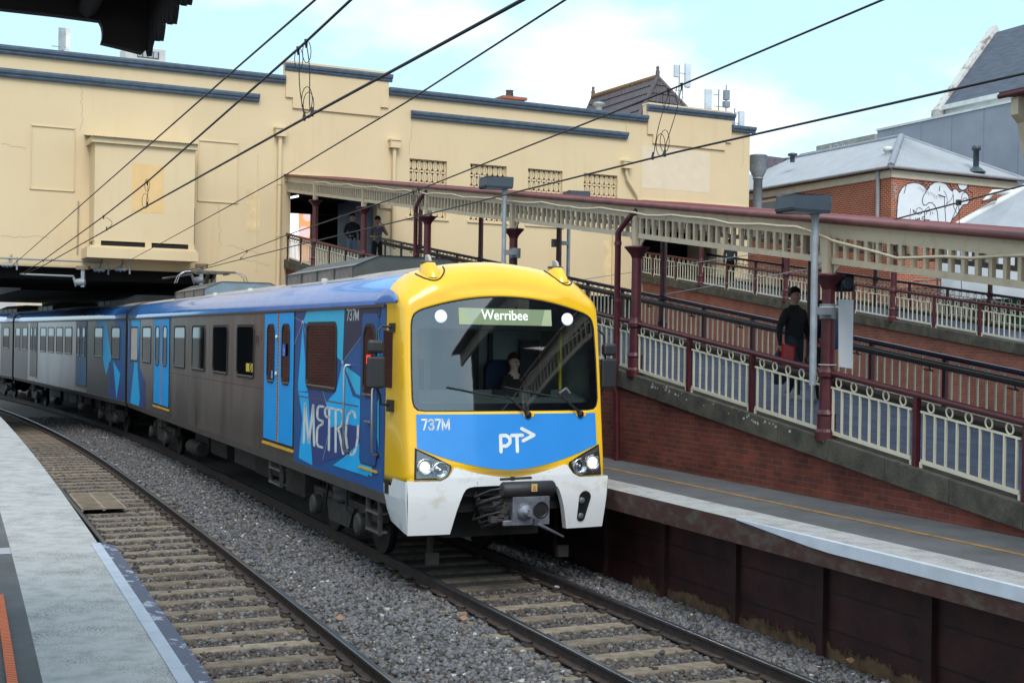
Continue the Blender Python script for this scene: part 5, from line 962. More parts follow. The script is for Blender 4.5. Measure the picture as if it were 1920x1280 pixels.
for x, z, dx, dz, n in ((-6.9, 11.4, 0.0, -1.6, 14), (4.75, 11.4, -0.1, -1.5, 14), (-2.4, 7.8, 0.15, -1.6, 12), (-9.4, 9.3, 0.9, -0.15, 10), (19.8, 11.9, -0.1, -1.4, 12), (-2.0, 6.4, 1.4, -0.3, 14), (-1.6, 5.95, 1.2, -0.2, 12), (5.0, 7.6, 0.2, -1.7, 12), (-9.3, 6.3, 1.6, 0.1, 12)):
    pts = []
    for i in range(n): pts.append((x+dx*i/n+random.uniform(-0.06, 0.06), z+dz*i/n+random.uniform(-0.04, 0.04)))
    m.ribbon(pts, 0.012, lambda a, b: (a, -0.003, b), 1, False)
m.build('wall', [CREAMW, CRACK], B)
for (xa, xb, za, zb2, mt_) in ((14.75, 18.07, 9.5, 11.2, CREAML), (-1.40, -0.92, 6.9, 8.45, mat('soft ochre patch', (0.71, 0.54, 0.31), 0.75)), (13.0, 13.8, 5.2, 7.3, mat('soft ochre patch', (0.71, 0.54, 0.31), 0.75))): m = MB(); m.add([(xa, -0.004, za), (xb, -0.004, za), (xb, -0.004, zb2), (xa, -0.004, zb2)], [(0, 1, 2, 3)], 0); m.build('repaint_patch', mt_, B)
def cornice(x0, x1, z, name='cornice'):
    m = MB(); pr = [(0, -0.0), (-0.10, 0.0), (-0.13, 0.05), (-0.13, 0.10), (-0.19, 0.13), (-0.21, 0.20), (-0.21, 0.26), (0, 0.28)]
    m.prism([(x0, a, z+b) for a, b in pr], (x1-x0, 0, 0)); return m.build(name, CORN, B)
cornice(-30, -0.10, 12.14); cornice(3.81, 14.94, 12.14); cornice(19.12, 20.3, 12.14); cornice(-0.12, 3.9, 12.60); cornice(14.92, 19.24, 12.60); cornice(-30, -1.02, 11.40); cornice(4.68, 14.0, 11.38)
for (a, b, c, d) in holes[1:5]:      # breeze block lattice
    m = MB(); nx, nz = 7, 5; w, h = (b-a)/nx, (d-c)/nz; y = 0.10
    def bar(p, q, t=0.030):
        t *= 1.25
        p, q = Vector((p[0], 0, p[1])), Vector((q[0], 0, q[1])); e = (q-p); l_ = e.length; e.normalize(); n_ = Vector((-e.z, 0, e.x)); m.obox((p+q)/2+Vector((0, y+0.05, 0)), e*l_/2, Vector((0, 0.05, 0)), n_*t)
    for i in range(nx+1): bar((a+i*w, c), (a+i*w, d), 0.022)
    for j in range(nz+1): bar((a, c+j*h), (b, c+j*h), 0.026)
    for i in range(nx):
        for j in range(nz):
            x, z = a+i*w, c+j*h
            bar((x, z+0.02), (x+w*0.32, z+h*0.3), 0.02); bar((x+w, z+0.02), (x+w*0.68, z+h*0.3), 0.02); bar((x+w*0.32, z+h*0.3), (x+w*0.32, z+h*0.7), 0.02); bar((x+w*0.68, z+h*0.3), (x+w*0.68, z+h*0.7), 0.02); bar((x, z+h-0.02), (x+w*0.32, z+h*0.7), 0.02); bar((x+w, z+h-0.02), (x+w*0.68, z+h*0.7), 0.02)
    m.box(a-0.1, b+0.1, -0.05, 0.02, c-0.09, c-0.005, 0); wn = m.build('breeze_block_window', CREAMW, B); m = MB(); m.add([(a-0.02, 0.36, c-0.02), (b+0.02, 0.36, c-0.02), (b+0.02, 0.36, d+0.02), (a-0.02, 0.36, d+0.02)], [(0, 1, 2, 3)]); m.build('dark_backing', DARK, wn)  # dark sheet stands in for the unlit interior behind the lattice
# projecting box with small corrugated roof
m = MB(); m.box(-6.62, -3.42, -1.0, 0, 6.28, 9.42); m.box(-6.85, -3.30, -1.15, 0, 5.72, 6.05); m.box(-6.75, -3.35, -1.05, 0, 6.05, 6.12); m.box(-6.75, -3.36, -1.1, 0, 9.42, 9.60)
for x in (-6.6, -5.0, -3.6): m.box(x, x+0.2, -1.02, -0.6, 6.12, 6.28)
bx = m.build('oriel_box', CREAMW, B)
m = MB(); vs = []; n = 110
for i in range(n+1): x = -6.82+3.52*i/n; vs += [(x, -1.2, 9.60+0.018*math.sin(i*2.2)), (x, 0, 9.78+0.018*math.sin(i*2.2))]
m.add(vs, [(2*i, 2*i+1, 2*i+3, 2*i+2) for i in range(n)]); m.build('box_roof', mat('cream iron', (0.52, 0.42, 0.28), 0.6, var=0.2), bx)
m = MB(); m.add([(-5.46, -1.004, 7.26), (-4.44, -1.004, 7.26), (-4.44, -1.004, 8.83), (-5.46, -1.004, 8.83)], [(0, 1, 2, 3)]); m.build('repaint_patch', CREAMP, bx)
m = MB(); m.box(-6.5, -5.05, -0.99, -0.3, 6.12, 6.24); m.box(-4.8, -3.6, -0.99, -0.3, 6.12, 6.24); m.build('vent_gap', DARK, bx)
# brick foot, bridge soffit, roof slab, dark tunnel
m = MB(); m.box(-1.62, 0.05, 0.02, 0.6, -0.6, 4.88); m.build('brick_pier', BRICKB, B); m = MB(); m.box(-30, -10.42, -0.03, 0.3, -0.6, 5.42); m.build('brick_flank', brick('dim red brick', (0.20, 0.06, 0.045), (0.15, 0.05, 0.04), (0.22, 0.15, 0.12), 'xz', 0.30, 0.10, 0.012, 0.3), B); m = MB(); m.box(-2.9, -1.64, 0.04, 1.2, -0.6, 5.2); m.build('concrete_pier', CONCG, B)
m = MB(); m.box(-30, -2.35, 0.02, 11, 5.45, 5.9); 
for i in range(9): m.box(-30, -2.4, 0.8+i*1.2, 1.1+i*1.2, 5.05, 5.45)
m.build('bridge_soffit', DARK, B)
m = MB(); m.box(-10.8, -10.4, 0.3, 11, -0.6, 5.9); m.box(-15, -10.3, 13, 13.4, -0.6, 6); m.box(-2.3, -1.9, 1.2, 36, -0.6, 5.9); m.box(-2.3, 20, 11, 11.4, -0.6, 5.85); m.box(4.6, 20, 11, 11.4, 5.85, 12.3); m.box(4.45, 4.6, 0.5, 3.5, 5.85, 12.3); m.build('abutment_and_shade_walls', DARK, B)  # includes unseen dark walls added to darken the car window reflections
# deeper deck added to keep the underpass dark, then hangers
m = MB(); m.box(-7.5, -2.4, 11.2, 36, 5.0, 5.6); m.build('shade_deck', DARK, B)
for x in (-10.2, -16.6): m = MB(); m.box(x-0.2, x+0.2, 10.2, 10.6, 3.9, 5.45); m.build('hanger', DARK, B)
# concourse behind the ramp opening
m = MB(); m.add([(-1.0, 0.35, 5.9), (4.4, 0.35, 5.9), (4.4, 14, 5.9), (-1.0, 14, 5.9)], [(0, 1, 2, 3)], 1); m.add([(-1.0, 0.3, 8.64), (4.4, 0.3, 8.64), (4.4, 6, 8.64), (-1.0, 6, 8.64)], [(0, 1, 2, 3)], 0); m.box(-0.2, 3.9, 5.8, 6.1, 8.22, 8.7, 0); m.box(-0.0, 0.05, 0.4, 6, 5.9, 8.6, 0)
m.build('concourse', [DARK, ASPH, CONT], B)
m = MB(); m.add([(14.2, 3.6, 5), (19.5, 3.6, 5), (19.5, 3.6, 9), (14.2, 3.6, 9), (14.4, 0.4, 8.4), (19, 0.4, 8.4)], [(0, 1, 2, 3), (3, 2, 5, 4)]); m.build('dark_hall', DARK, B)  # dark sheets stand in for the unlit hall behind the opening
m = MB(); m.add([(12.2, 0.38, 3), (14.7, 0.38, 3), (14.7, 0.38, 5.2), (12.2, 0.38, 5.2)], [(0, 1, 2, 3)]); m.build('low_opening_shade', DARK, B)  # dark sheet stands in for the shade inside the low opening
# rainwater heads and pipes
for x, zt, bend, zb in ((-0.26, 10.58, 0, 4.9), (4.02, 10.53, 0, 5.6), (13.95, 10.52, 1, 8.2)):
    t = bpy.data.objects.new('rainwater_pipe', None); COL.objects.link(t); t.parent = B
    m = MB(); m.box(x-0.19, x+0.19, -0.26, -0.0, zt-0.32, zt-0.06); m.box(x-0.22, x+0.22, -0.29, -0.0, zt-0.06, zt); m.build('hopper', CREAMW, t)
    m = MB(); m.tube([(x, -0.12, zt-0.3), (x, -0.12, zt-0.5)]+([(x+0.06, -0.12, zt-0.75), (x+0.52, -0.12, zt-1.35), (x+0.58, -0.12, zt-1.55), (x+0.58, -0.12, zb)] if bend else [(x, -0.12, zb)]), 0.075 if not bend else 0.06, 10)
    z = zt-2.0
    while z > zb and not bend: m.lathe([(0.092, z), (0.092, z+0.08)], (x, -0.12, 0), 10); z -= 1.8
    m.build('pipe', CREAMW, t)
for x in (-6.98, -3.2, 5.55, 13.4): m = MB(); m.tube([(x, -0.05, 5.9 if x < 4 else 5.0), (x+0.01, -0.05, 7.6)], 0.022, 6); m.build('conduit', CREAMP if x > 4 else mat('old conduit', (0.35, 0.28, 0.2), 0.7), B)
m = MB(); m.tube([(-30, -0.2, 5.72), (-3.0-3.2, -0.2, 5.62)], 0.03, 8); m.build('white_conduit', INSUL, B)
m = MB(); m.box(3.5, 3.95, -0.08, 0, 8.0, 8.4); m.build('junction_box', CREAMW, B)
# lit screen, added for the bright street behind; cladding wall on the concourse
def wb(px, py, d): p = ony(WM, d, px, py); return Vector((p.x, p.y, p.z))
t = thing('billboard', 'added bright white screen with an orange picture, seen through the ramp opening', 'billboard', WM)
a, b = wb(541, 470, 12.0), wb(632, 395, 12.0); m = MB(); m.box(a.x, b.x, 12.0, 12.2, a.z-1.2, b.z+0.1); m.build('backglow', BACKGLOW, t)
a, b = wb(562, 460, 11.99), wb(585, 393, 11.99); m = MB(); m.add([(a.x, 11.985, a.z-1), (b.x, 11.985, a.z-1), (b.x-0.1, 11.985, b.z), (a.x-0.1, 11.985, b.z)], [(0, 1, 2, 3)], 0)
for cx, cz, r_ in ((a.x+0.2, a.z+0.6, 0.28), (a.x+0.32, a.z+1.3, 0.2)): m.add([(cx+r_*math.cos(e), 11.983, cz+r_*math.sin(e)) for e in np.linspace(0, 5.9, 16)], [tuple(range(16))], 1)
m.build('picture', [SCREENO, mat('lit pink picture', (0.7, 0.3, 0.3), 0.5, emit=(0.85, 0.55, 0.55), estr=0.8)], t)
m = MB(); m.box(3.46, 3.50, 0.45, 4.3, 5.9, 8.55)
for i in range(32): y = 0.5+i*0.118; m.box(3.40, 3.46, y, y+0.055, 5.9, 8.5)
tag(m.build('clad_wall', mat('blue grey ribbed cladding', (0.20, 0.26, 0.35), 0.5, var=0.15), M=WM), 'blue grey ribbed wall behind the two men at the top of the ramp', 'wall')
m = MB(); m.tube([(0.95, 1.6, 8.42), (0.80, 2.9, 8.42)], 0.04, 8); tag(m.build('tube_light', mat('lit tube', (0.9, 0.9, 0.9), 0.4, emit=(1, 1, 1), estr=1.3), M=WM), 'short bright tube light hanging in the ramp opening', 'light')
# ------------------------------------------------------------------ roofscape
def antenna(name, px, py_top, py_bot, d, kind, label):
    c = wb(px, py_bot, d); tz = wb(px, py_top, d).z; t = thing(name, label, 'antenna', WM @ Matrix.Translation((c.x, d, 0)), 'phone antennas on the roof'); m = MB(); m.tube([(0, 0, c.z-1.0), (0, 0, tz)], 0.035, 6); h = tz-c.z
    m.tube([(-0.25, 0, c.z+0.2*h), (0.25, 0, c.z+0.2*h)], 0.02, 5); m.tube([(0, 0, c.z+0.75*h), (0.35 if kind != 2 else -0.3, 0, c.z+0.75*h)], 0.02, 5); m.build('mast', INSUL if kind else GALV, t)
    m = MB(); w = 0.13
    if kind == 0: m.box(0.05, 0.17, -0.1, 0.05, c.z+0.05*h, tz); m.build('panel', GALV, t, bevel=0.02); m = MB(); m.box(0.20, 0.34, -0.08, 0.05, c.z+0.1*h, tz); m.build('panel', WTRIM, t)
    elif kind == 1: m.box(0.32, 0.62, -0.1, 0.08, c.z+0.32*h, tz+0.12); m.build('panel', mat('pale antenna', (0.55, 0.62, 0.70), 0.5), t, bevel=0.03); m = MB(); m.box(-0.32, -0.06, -0.1, 0.05, c.z+0.6*h, tz-0.02); m.build('panel', mat('pale antenna', (0.55, 0.62, 0.70), 0.5), t, bevel=0.03)
    elif kind == 2: m.box(-0.75, -0.42, -0.1, 0.08, c.z+0.0*h, c.z+0.95*h); m.build('panel', mat('pale antenna', (0.55, 0.62, 0.70), 0.5), t, bevel=0.03); m = MB(); m.box(0.30, 0.55, -0.1, 0.1, c.z+0.55*h, tz); m.box(0.28, 0.58, -0.1, 0.1, c.z+0.2*h, c.z+0.48*h); m.tube([(0.42, 0, c.z), (0.42, 0, tz+0.25)], 0.03, 5); m.build('radio_unit', mat('radio grey', (0.22, 0.25, 0.30), 0.5), t)
    else: m.box(0.22, 0.5, -0.1, 0.08, c.z+0.05*h, tz-0.1); m.build('panel', mat('pale antenna', (0.55, 0.62, 0.70), 0.5), t, bevel=0.03); m = MB(); m.box(-0.3, -0.1, -0.1, 0.1, c.z, c.z+0.5*h); m.build('radio_unit', GALV, t)
antenna('antenna', 111, 52, 97, 3, 0, 'cluster of white antenna panels above the far left of the cornice')
antenna('antenna', 1273, 122, 182, 8, 1, 'pair of pale antenna panels behind the tiled roof')
antenna('antenna', 1347, 168, 208, 4, 2, 'antenna mast with grey radio boxes on the stepped parapet')
antenna('antenna', 1377, 203, 238, 3, 3, 'small antennas at the right end of the parapet')
c = wb(270, 118, 2.5); m = MB(); m.box(c.x-0.75, c.x+0.62, 1.9, 3.0, c.z-0.6, c.z+0.40); m.box(c.x-0.35, c.x+0.4, 1.88, 1.9, c.z+0.05, c.z+0.30, 1)
for i in range(4): m.box(c.x-0.33+i*0.18, c.x-0.19+i*0.18, 1.86, 1.88, c.z+0.07, c.z+0.28, 2)
tag(m.build('air_conditioner', [mat('cooler box', (0.42, 0.44, 0.46), 0.6, var=0.1), LAMPG, GALV], M=WM, bevel=0.03), 'pale evaporative cooler box on the roof behind the left cornice', 'air conditioner')
c = wb(957, 190, 9); m = MB(); m.box(c.x-0.5, c.x+0.5, 8.6, 9.6, c.z-1.2, c.z+0.15); m.box(c.x-0.62, c.x+0.62, 8.5, 9.7, c.z+0.02, c.z+0.14); m.lathe([(0.2, c.z+0.14), (0.16, c.z+0.45), (0.2, c.z+0.5)], (c.x, 9.1, 0), 10, 1); tag(m.build('chimney', [mat('red chimney', (0.28, 0.10, 0.06), 0.8, var=0.3), TILE], M=WM), 'red brick chimney with a dark pot peeping over the cornice', 'chimney')
# tiled hip roof
t = thing('tiled_roof', 'brown tiled hip roof with mossy ridge behind the stepped parapet', 'roof', WM)
d0 = 6.0; e0, e1 = wb(1098, 205, d0), wb(1300, 208, d0); r0, r1 = wb(1116, 186, d0+3.5), wb(1234, 139, d0+1.2)
r0 = Vector((wb(1112, 182, 16).x, 16, wb(1112, 182, 16).z)); r1 = wb(1233, 145, 10.5); zb_ = 12.3
f0, f1, f2 = wb(1225, 225, 6.5), wb(1310, 215, 8.5), None
L0 = Vector((wb(1058, 215, 16).x, 16.5, zb_-0.2)); F0 = Vector((wb(1167, 225, 7).x, 7.0, zb_-0.3)); F1 = Vector((wb(1387, 220, 7.6).x, 7.6, zb_-0.3))
def tiled(name, p0, p1, q0, q1, rows, cols):     # p = eave edge, q = ridge edge
    m = MB(); vs = []; nrm = (p1-p0).cross(q0-p0).normalized()
    if nrm.z < 0: nrm = -nrm
    for i in range(rows):
        for e, hgt in ((0, 0.05), (1, 0.0)):
            tt = (i+e)/rows
            for j in range(cols*4+1): u = j/(cols*4); b = (p0.lerp(p1, u)).lerp(q0.lerp(q1, u), tt); vs.append(b+nrm*(hgt+0.035*abs(math.sin(u*cols*math.pi))))
    n = cols*4+1; m.add(vs, [(i*n+j, i*n+j+1, (i+1)*n+j+1, (i+1)*n+j) for i in range(rows*2-1) for j in range(n-1)]); return m.build(name, TILE, t)
tiled('roof_slope', L0, F0, r0, r1, 9, 26); tiled('roof_slope', F0, F1, r1, r1+Vector((0.05, 0.05, 0)), 9, 8)
m = MB(); m.tube([r0, r1], 0.16, 8, 0); m.tube([r1, F0+Vector((0, 0, 0.1))], 0.11, 8, 1); m.tube([r1, F1+Vector((0, 0, 0.1))], 0.11, 8, 1); m.tube([r0, L0], 0.1, 8, 1); m.build('ridge', [RIDGE, TILE], t)
for r in (r0, r1): m = MB(); m.lathe([(0.1, -0.1), (0.11, 0.3), (0.07, 0.35), (0.09, 0.5), (0.05, 0.55)], r, 8); m.build('finial', TILE, t)
c = wb(1123, 200, 5); m = MB(); m.lathe([(0.14, -0.3), (0.14, 0.05), (0.3, 0.08), (0.2, 0.18), (0, 0.22)], (c.x, 5, c.z), 12); tag(m.build('roof_vent', GALV, M=WM), 'mushroom shaped grey vent in front of the tiled roof', 'roof vent')
# ================================================================== BUILDINGS ON THE RIGHT
k0 = PY(1672, 314, 55.0); BM = frame(k0.x, k0.y, 23.8); zt = k0.z
t = thing('brick_building', 'orange red brick building with pale metal hip roof and a white graffiti blob', 'building', BM)
LW, LD = 7.6, 14.0
m = MB(); m.hexa([(0, 0, -0.6), (LW, 0.55, -0.6), (LW, LD, -0.6), (0, LD, -0.6), (0, 0, zt), (LW, 0.55, zt), (LW, LD, zt), (0, LD, zt)]); m.f = m.f[2:]; m.m = [1, 0, 1, 0]; m.s = m.s[2:]
m.build('wall', [BRICKO, BRICKO2], t)
m = MB(); ov = 0.25; rz = zt+2.15
E0, E1, E2, E3 = Vector((-ov, -ov, zt+0.02)), Vector((LW+ov, 0.55-ov, zt+0.02)), Vector((LW+ov, LD, zt+0.02)), Vector((-ov, LD, zt+0.02)); A_, B_ = Vector((3.8, 3.9, rz)), Vector((3.8, LD, rz))
def corr(m, p0, p1, q0, q1, n):
    vs = []; nr = (p1-p0).cross(q0-p0).normalized(); nr = nr if nr.z > 0 else -nr
    for i in range(n+1): h = nr*(0.02 if i % 2 else 0.0); vs += [p0.lerp(p1, i/n)+h, q0.lerp(q1, i/n)+h]
    m.add(vs, [(2*i, 2*i+1, 2*i+3, 2*i+2) for i in range(n)])
corr(m, E0, E1, A_, A_+Vector((0.02, 0, 0)), 90); corr(m, E3, E0, B_, A_, 160); corr(m, E1, E2, A_, B_, 60); m.build('roof', ZINC, t)
m = MB(); m.tube([E0, A_], 0.16, 6); m.tube([E1, A_], 0.10, 6); m.tube([A_, B_], 0.12, 6); m.build('ridge_capping', ZINC2, t)
m = MB(); m.tube([E0+Vector((0, 0, -0.02)), E3+Vector((0, 0, -0.02))], 0.08, 6); m.tube([E0+Vector((0, 0, -0.02)), E1+Vector((0, 0, -0.02))], 0.08, 6); m.tube([(-0.1, 0.75, zt), (-0.1, 0.75, 3)], 0.085, 8); m.tube([(-0.1, LD-1.5, zt), (-0.1, LD-1.5, 5)], 0.07, 8); m.build('gutter', mat('gutter grey', (0.30, 0.30, 0.32), 0.5), t)
m = MB(); m.box(-0.06, 0, -0.06, LD, zt-0.42, zt-0.1); m.hexa([(-0.06, -0.06, zt-0.42), (LW, 0.49, zt-0.42), (LW, 0.53, zt-0.42), (-0.06, -0.0, zt-0.42), (-0.06, -0.06, zt-0.1), (LW, 0.49, zt-0.1), (LW, 0.53, zt-0.1), (-0.06, -0.0, zt-0.1)]); m.build('fascia', FASC, t)
m = MB(); wa, wc = onx(BM, 0, 1460, 376), onx(BM, 0, 1429, 381); m.box(-0.03, 0.03, wa.y, wc.y, wa.z-1.6, wa.z, 0); m.box(-0.05, -0.02, wa.y-0.1, wc.y+0.1, wa.z, wa.z+0.12, 1); m.box(-0.05, -0.02, wa.y-0.1, wa.y, wa.z-1.6, wa.z, 1); m.box(-0.05, -0.02, wc.y, wc.y+0.1, wa.z-1.6, wa.z, 1); m.build('window', [mat('window dusk', (0.12, 0.10, 0.085), 0.3), FASC], t)
# graffiti on the end wall
def gm(px, py, d=0.012): p = ony(BM, 0.0, px, py); return (p.x, p.x*0.55/LW-d, p.z)
GX = lambda X, Y: (1640+X/6.857, 300+Y/6.857)
def arc(cx, cy, rx, ry, a0, a1, n=16): return [(cx+rx*math.cos(rad(a)), cy+ry*math.sin(rad(a))) for a in np.linspace(a0, a1, n)]
blob = [(285, 1000), (285, 760), (292, 600), (310, 440), (360, 355), (430, 305), (520, 288), (600, 300), (660, 335), (700, 380), (735, 330), (800, 285), (880, 270), (960, 300), (1020, 370), (1045, 390), (1075, 365), (1115, 372), (1150, 410), (1185, 390), (1235, 400), (1275, 450), (1285, 520), (1260, 560), (1200, 570), (1160, 620), (1120, 690), (1050, 760), (980, 900), (860, 1000)]
m = MB(); m.poly([gm(*GX(*p), 0.008) for p in blob], 0); m.poly([gm(*GX(*p), 0.007) for p in arc(1195, 300, 70, 82, 0, 345)], 0)
gr = lambda X, Y: gm(*GX(X, Y), 0.014)
for st, w in ((blob[1:29], 9), (arc(1195, 300, 70, 82, 0, 360), 9), ([(735, 345), (690, 400), (650, 460), (635, 530), (655, 580), (695, 575), (725, 545), (770, 545), (815, 590), (845, 670), (855, 780), (845, 900)], 8), (arc(870, 420, 190, 160, -80, 60), 5), (arc(880, 520, 100, 150, -60, 40), 5), (arc(1225, 470, 45, 60, 150, 340), 6), (arc(1230, 520, 35, 40, 180, 360), 6), ([(615, 268), (690, 325), (740, 270), (800, 245)], 7), ([(1005, 285), (1040, 340), (1080, 320)], 7), ([(1065, 440), (1070, 600), (1110, 680)], 6), ([(1295, 250), (1270, 380), (1330, 410), (1325, 510)], 6), ([(475, 620), (460, 840)], 5), ([(420, 310), (385, 430)], 7),
              ([(510, 635), (515, 675), (545, 672), (510, 635)], 7), (arc(595, 655, 45, 42, 20, 380), 6), ([(665, 650), (725, 595), (740, 650), (690, 665)], 6), ([(700, 660), (690, 700)], 6), ([(745, 655), (750, 705)], 6), ([(770, 660), (785, 690)], 6), ([(545, 745), (552, 780), (568, 752), (582, 780), (590, 742)], 8), ([(600, 745), (600, 778), (622, 776)], 8), ([(672, 728), (640, 728), (632, 750), (660, 760), (735, 768), (700, 810), (672, 845)], 8), ([(588, 825), (625, 828)], 9), ([(875, 335), (872, 390)], 8), ([(862, 445), (910, 460), (950, 470)], 12), ([(940, 480), (948, 620), (962, 800), (965, 870)], 7)): m.ribbon(st, w*1.25, gr, 1, w > 7)
random.seed(3)
for i in range(26): X = 580+i*13; Y = 340+i*5+random.uniform(-12, 12); m.ribbon([(X, Y), (X+random.uniform(-5, 9), Y+random.uniform(25, 60))], 3, gr, 2, False)
for st in ([(160, 300), (215, 320), (165, 400), (215, 420), (170, 350), (220, 370)], [(185, 330), (190, 520), (215, 440)], arc(190, 660, 38, 40, 150, 330), [(160, 510), (215, 500)]): m.ribbon([(p[0]+75, p[1]) for p in st], 9, gr, 3)
m.build('graffiti', [PAINTW, PAINTK, mat('purple spray', (0.30, 0.24, 0.34), 0.8), PAINTG], t)
for px, py, lb, hh, mt in ((1664, 299, 'white pipe vent on the pale hip roof', 0.55, WTRIM), (1830, 312, 'dark flue pipe on the right slope of the pale hip roof', 0.9, LAMPG)):
    p = BM.inverted() @ PY(px, py, 57.5); m = MB(); m.lathe([(0.13, -0.5), (0.13, hh-0.2), (0.2, hh-0.18), (0.2, hh), (0, hh+0.02)], p, 12); m.lathe([(0.45, -0.28), (0.14, -0.02)], p, 8); tag(m.build('roof_vent', mt, M=BM), lb, 'roof vent')
# galvanised ventilator beside the yellow building
p = PY(1421, 345, 57); t = thing('ventilator', 'big galvanised roof ventilator beside the right end of the yellow building', 'ventilator', Matrix.Translation(p)); m = MB(); m.lathe([(0.2, -1.5), (0.2, 0.2), (0.25, 0.22), (0.2, 0.3)], n=18); m.build('duct', GALV, t); m = MB(); m.lathe([(0.2, 0.25), (0.38, 0.62), (0.38, 1.22), (0.40, 1.24), (0.36, 1.28), (0, 1.25)], n=18); m.build('cowl', GALV, t)
# white lean-to roof at the right edge
S1 = lambda px, py, Y: PY(px, py, Y)
t = thing('shed', 'white metal shed roof at the right edge in front of the graffiti', 'shed')
m = MB(); a, b, c, d, e = S1(1765, 440, 46), S1(1925, 350, 46), S1(2250, 330, 43), S1(2250, 560, 38), S1(1765, 560, 42)
m.add([a, b, c, d, e, a+Vector((0, 0, -6)), b+Vector((0, 0, -7))], [(0, 1, 2, 3, 4), (0, 5, 6, 1)]); m.build('roof', ZINC, t)
m = MB(); m.tube([a, b], 0.14, 6); m.tube([S1(1846, 378, 46), S1(1862, 360, 46), S1(1925, 360, 46)], 0.09, 6); m.build('gable_trim', WTRIM, t)
m = MB()
for i in range(9): m.tube([S1(1843+i*3, 381-i*0.6, 45.8), S1(1843+i*3, 376-i*0.6, 45.8)], 0.05, 5)
m.build('roof_edge', mat('dark corrugation', (0.12, 0.06, 0.06), 0.7), t)
# grey panelled wall block, concrete parapet, church
k1 = PY(1890, 194, 65.0); GM = frame(k1.x, k1.y, 23.8); zt1 = k1.z
t = thing('panel_building', 'tall grey building of plain wall panels behind the brick one', 'building', GM)
ya = onx(GM, 0, 1645, 247).y; m = MB(); m.box(0, 10, -14, ya, 0, zt1); m.build('wall', PANEL, t); m = MB(); m.box(-0.06, 10, -14.05, ya+0.05, zt1, zt1+0.12); m.build('capping', WTRIM, t)
m = MB()
for px in (1675, 1728, 1785, 1845, 1910): y = onx(GM, 0, px, 220).y; m.box(-0.012, 0.0, y-0.03, y+0.03, 0, zt1)
m.build('panel_joint', ZINC2, t)
y0 = onx(GM, 0.6, 1640, 255).y; y1 = onx(GM, 0.6, 1512, 280).y; zz = onx(GM, 0.6, 1560, 268).z
t = thing('parapet_wall', 'weathered concrete parapet with white graffiti tag beside the grey panels', 'wall', GM); m = MB(); m.box(0.6, 3, y0, y1-1, 2, zz); m.box(0.4, 3, y1-1, y1, 2, zz-0.5); m.box(0.3, 3, y1-1.3, y1+0.3, zz-0.6, zz-0.35); m.build('wall', mat('weathered concrete', (0.33, 0.33, 0.30), 0.85, var=0.25), t)
m = MB(); tg = lambda X, Y: (0.58, onx(GM, 0.6, X, Y).y, onx(GM, 0.6, X, Y).z)
for st in ([(1557, 272), (1557, 285)], [(1561, 272), (1557, 279), (1562, 284)], arc(1568, 277, 4.5, 6, 0, 360), arc(1577, 275, 4, 6, -90, 200), [(1582, 283), (1584, 270), (1588, 280)], arc(1592, 277, 3, 6, 180, 360), arc(1599, 275, 4.5, 8, 150, 400)): m.ribbon(st, 1.1, tg, 0)
m.build('graffiti', PAINTW, t)
m = MB(); p = [PY(1420, 345, 68), PY(1428, 291, 68), PY(1474, 297, 68), PY(1500, 296, 69), PY(1548, 284, 71), PY(1560, 300, 71), PY(1480, 345, 66)]; m.prism(p, (1.5, 5, 0)); tag(m.build('slate_roof', mat('purple slate', (0.12, 0.10, 0.13), 0.7, var=0.3, scale=5)), 'purple grey slate roof behind the big ventilator', 'roof')
m = MB(); p = PY(1486, 293, 64); m.lathe([(0.12, -0.3), (0.12, 0.0), (0.24, 0.02), (0.24, 0.12), (0.1, 0.16)], p, 12); tag(m.build('roof_vent', LAMPG), 'squat dark vent on the purple slate roof', 'roof vent')
k2 = PY(1765, 200, 78.0); CM = frame(k2.x, k2.y, 23.8); ez = k2.z
t = thing('church', 'tall church with steep slate roof and pale stone gable coping', 'church', CM)
hs = 4.1; rz = ez+4.9; ln = 26
m = MB(); m.add([(0, 0, ez), (0, -ln, ez), (hs, -ln, rz), (hs, 0, rz), (2*hs, 0, ez), (2*hs, -ln, ez)], [(0, 1, 2, 3), (3, 2, 5, 4)]); m.build('roof', SLATE, t)
m = MB(); m.box(0.1, 2*hs-0.1, -ln, 0.05, 0, ez); m.add([(0.1, 0.05, ez), (2*hs-0.1, 0.05, ez), (hs, 0.05, rz)], [(0, 1, 2)]); m.box(-0.15, 0.12, -ln, 0.0, ez-0.25, ez+0.02, 1); m.build('wall', [mat('pale church wall', (0.50, 0.53, 0.52), 0.8, var=0.12), WTRIM], t)
m = MB(); q = Vector((hs+0.15, 0, rz+0.25)); m.prism([(-0.35, -0.15, ez-0.25), (hs, -0.15, rz+0.45), (hs, -0.15, rz-0.15), (0.05, -0.15, ez-0.6)], (0, 0.55, 0)); m.prism([(2*hs+0.35, -0.15, ez-0.25), (hs, -0.15, rz+0.45), (hs, -0.15, rz-0.15), (2*hs-0.05, -0.15, ez-0.6)], (0, 0.55, 0)); m.box(-0.4, 0.05, -0.2, 0.42, ez-1.8, ez-0.2); m.build('gable_coping', mat('pale coping', (0.55, 0.55, 0.53), 0.8, col2=(0.25, 0.19, 0.17), lo=0.38, hi=0.5, scale=2), t)
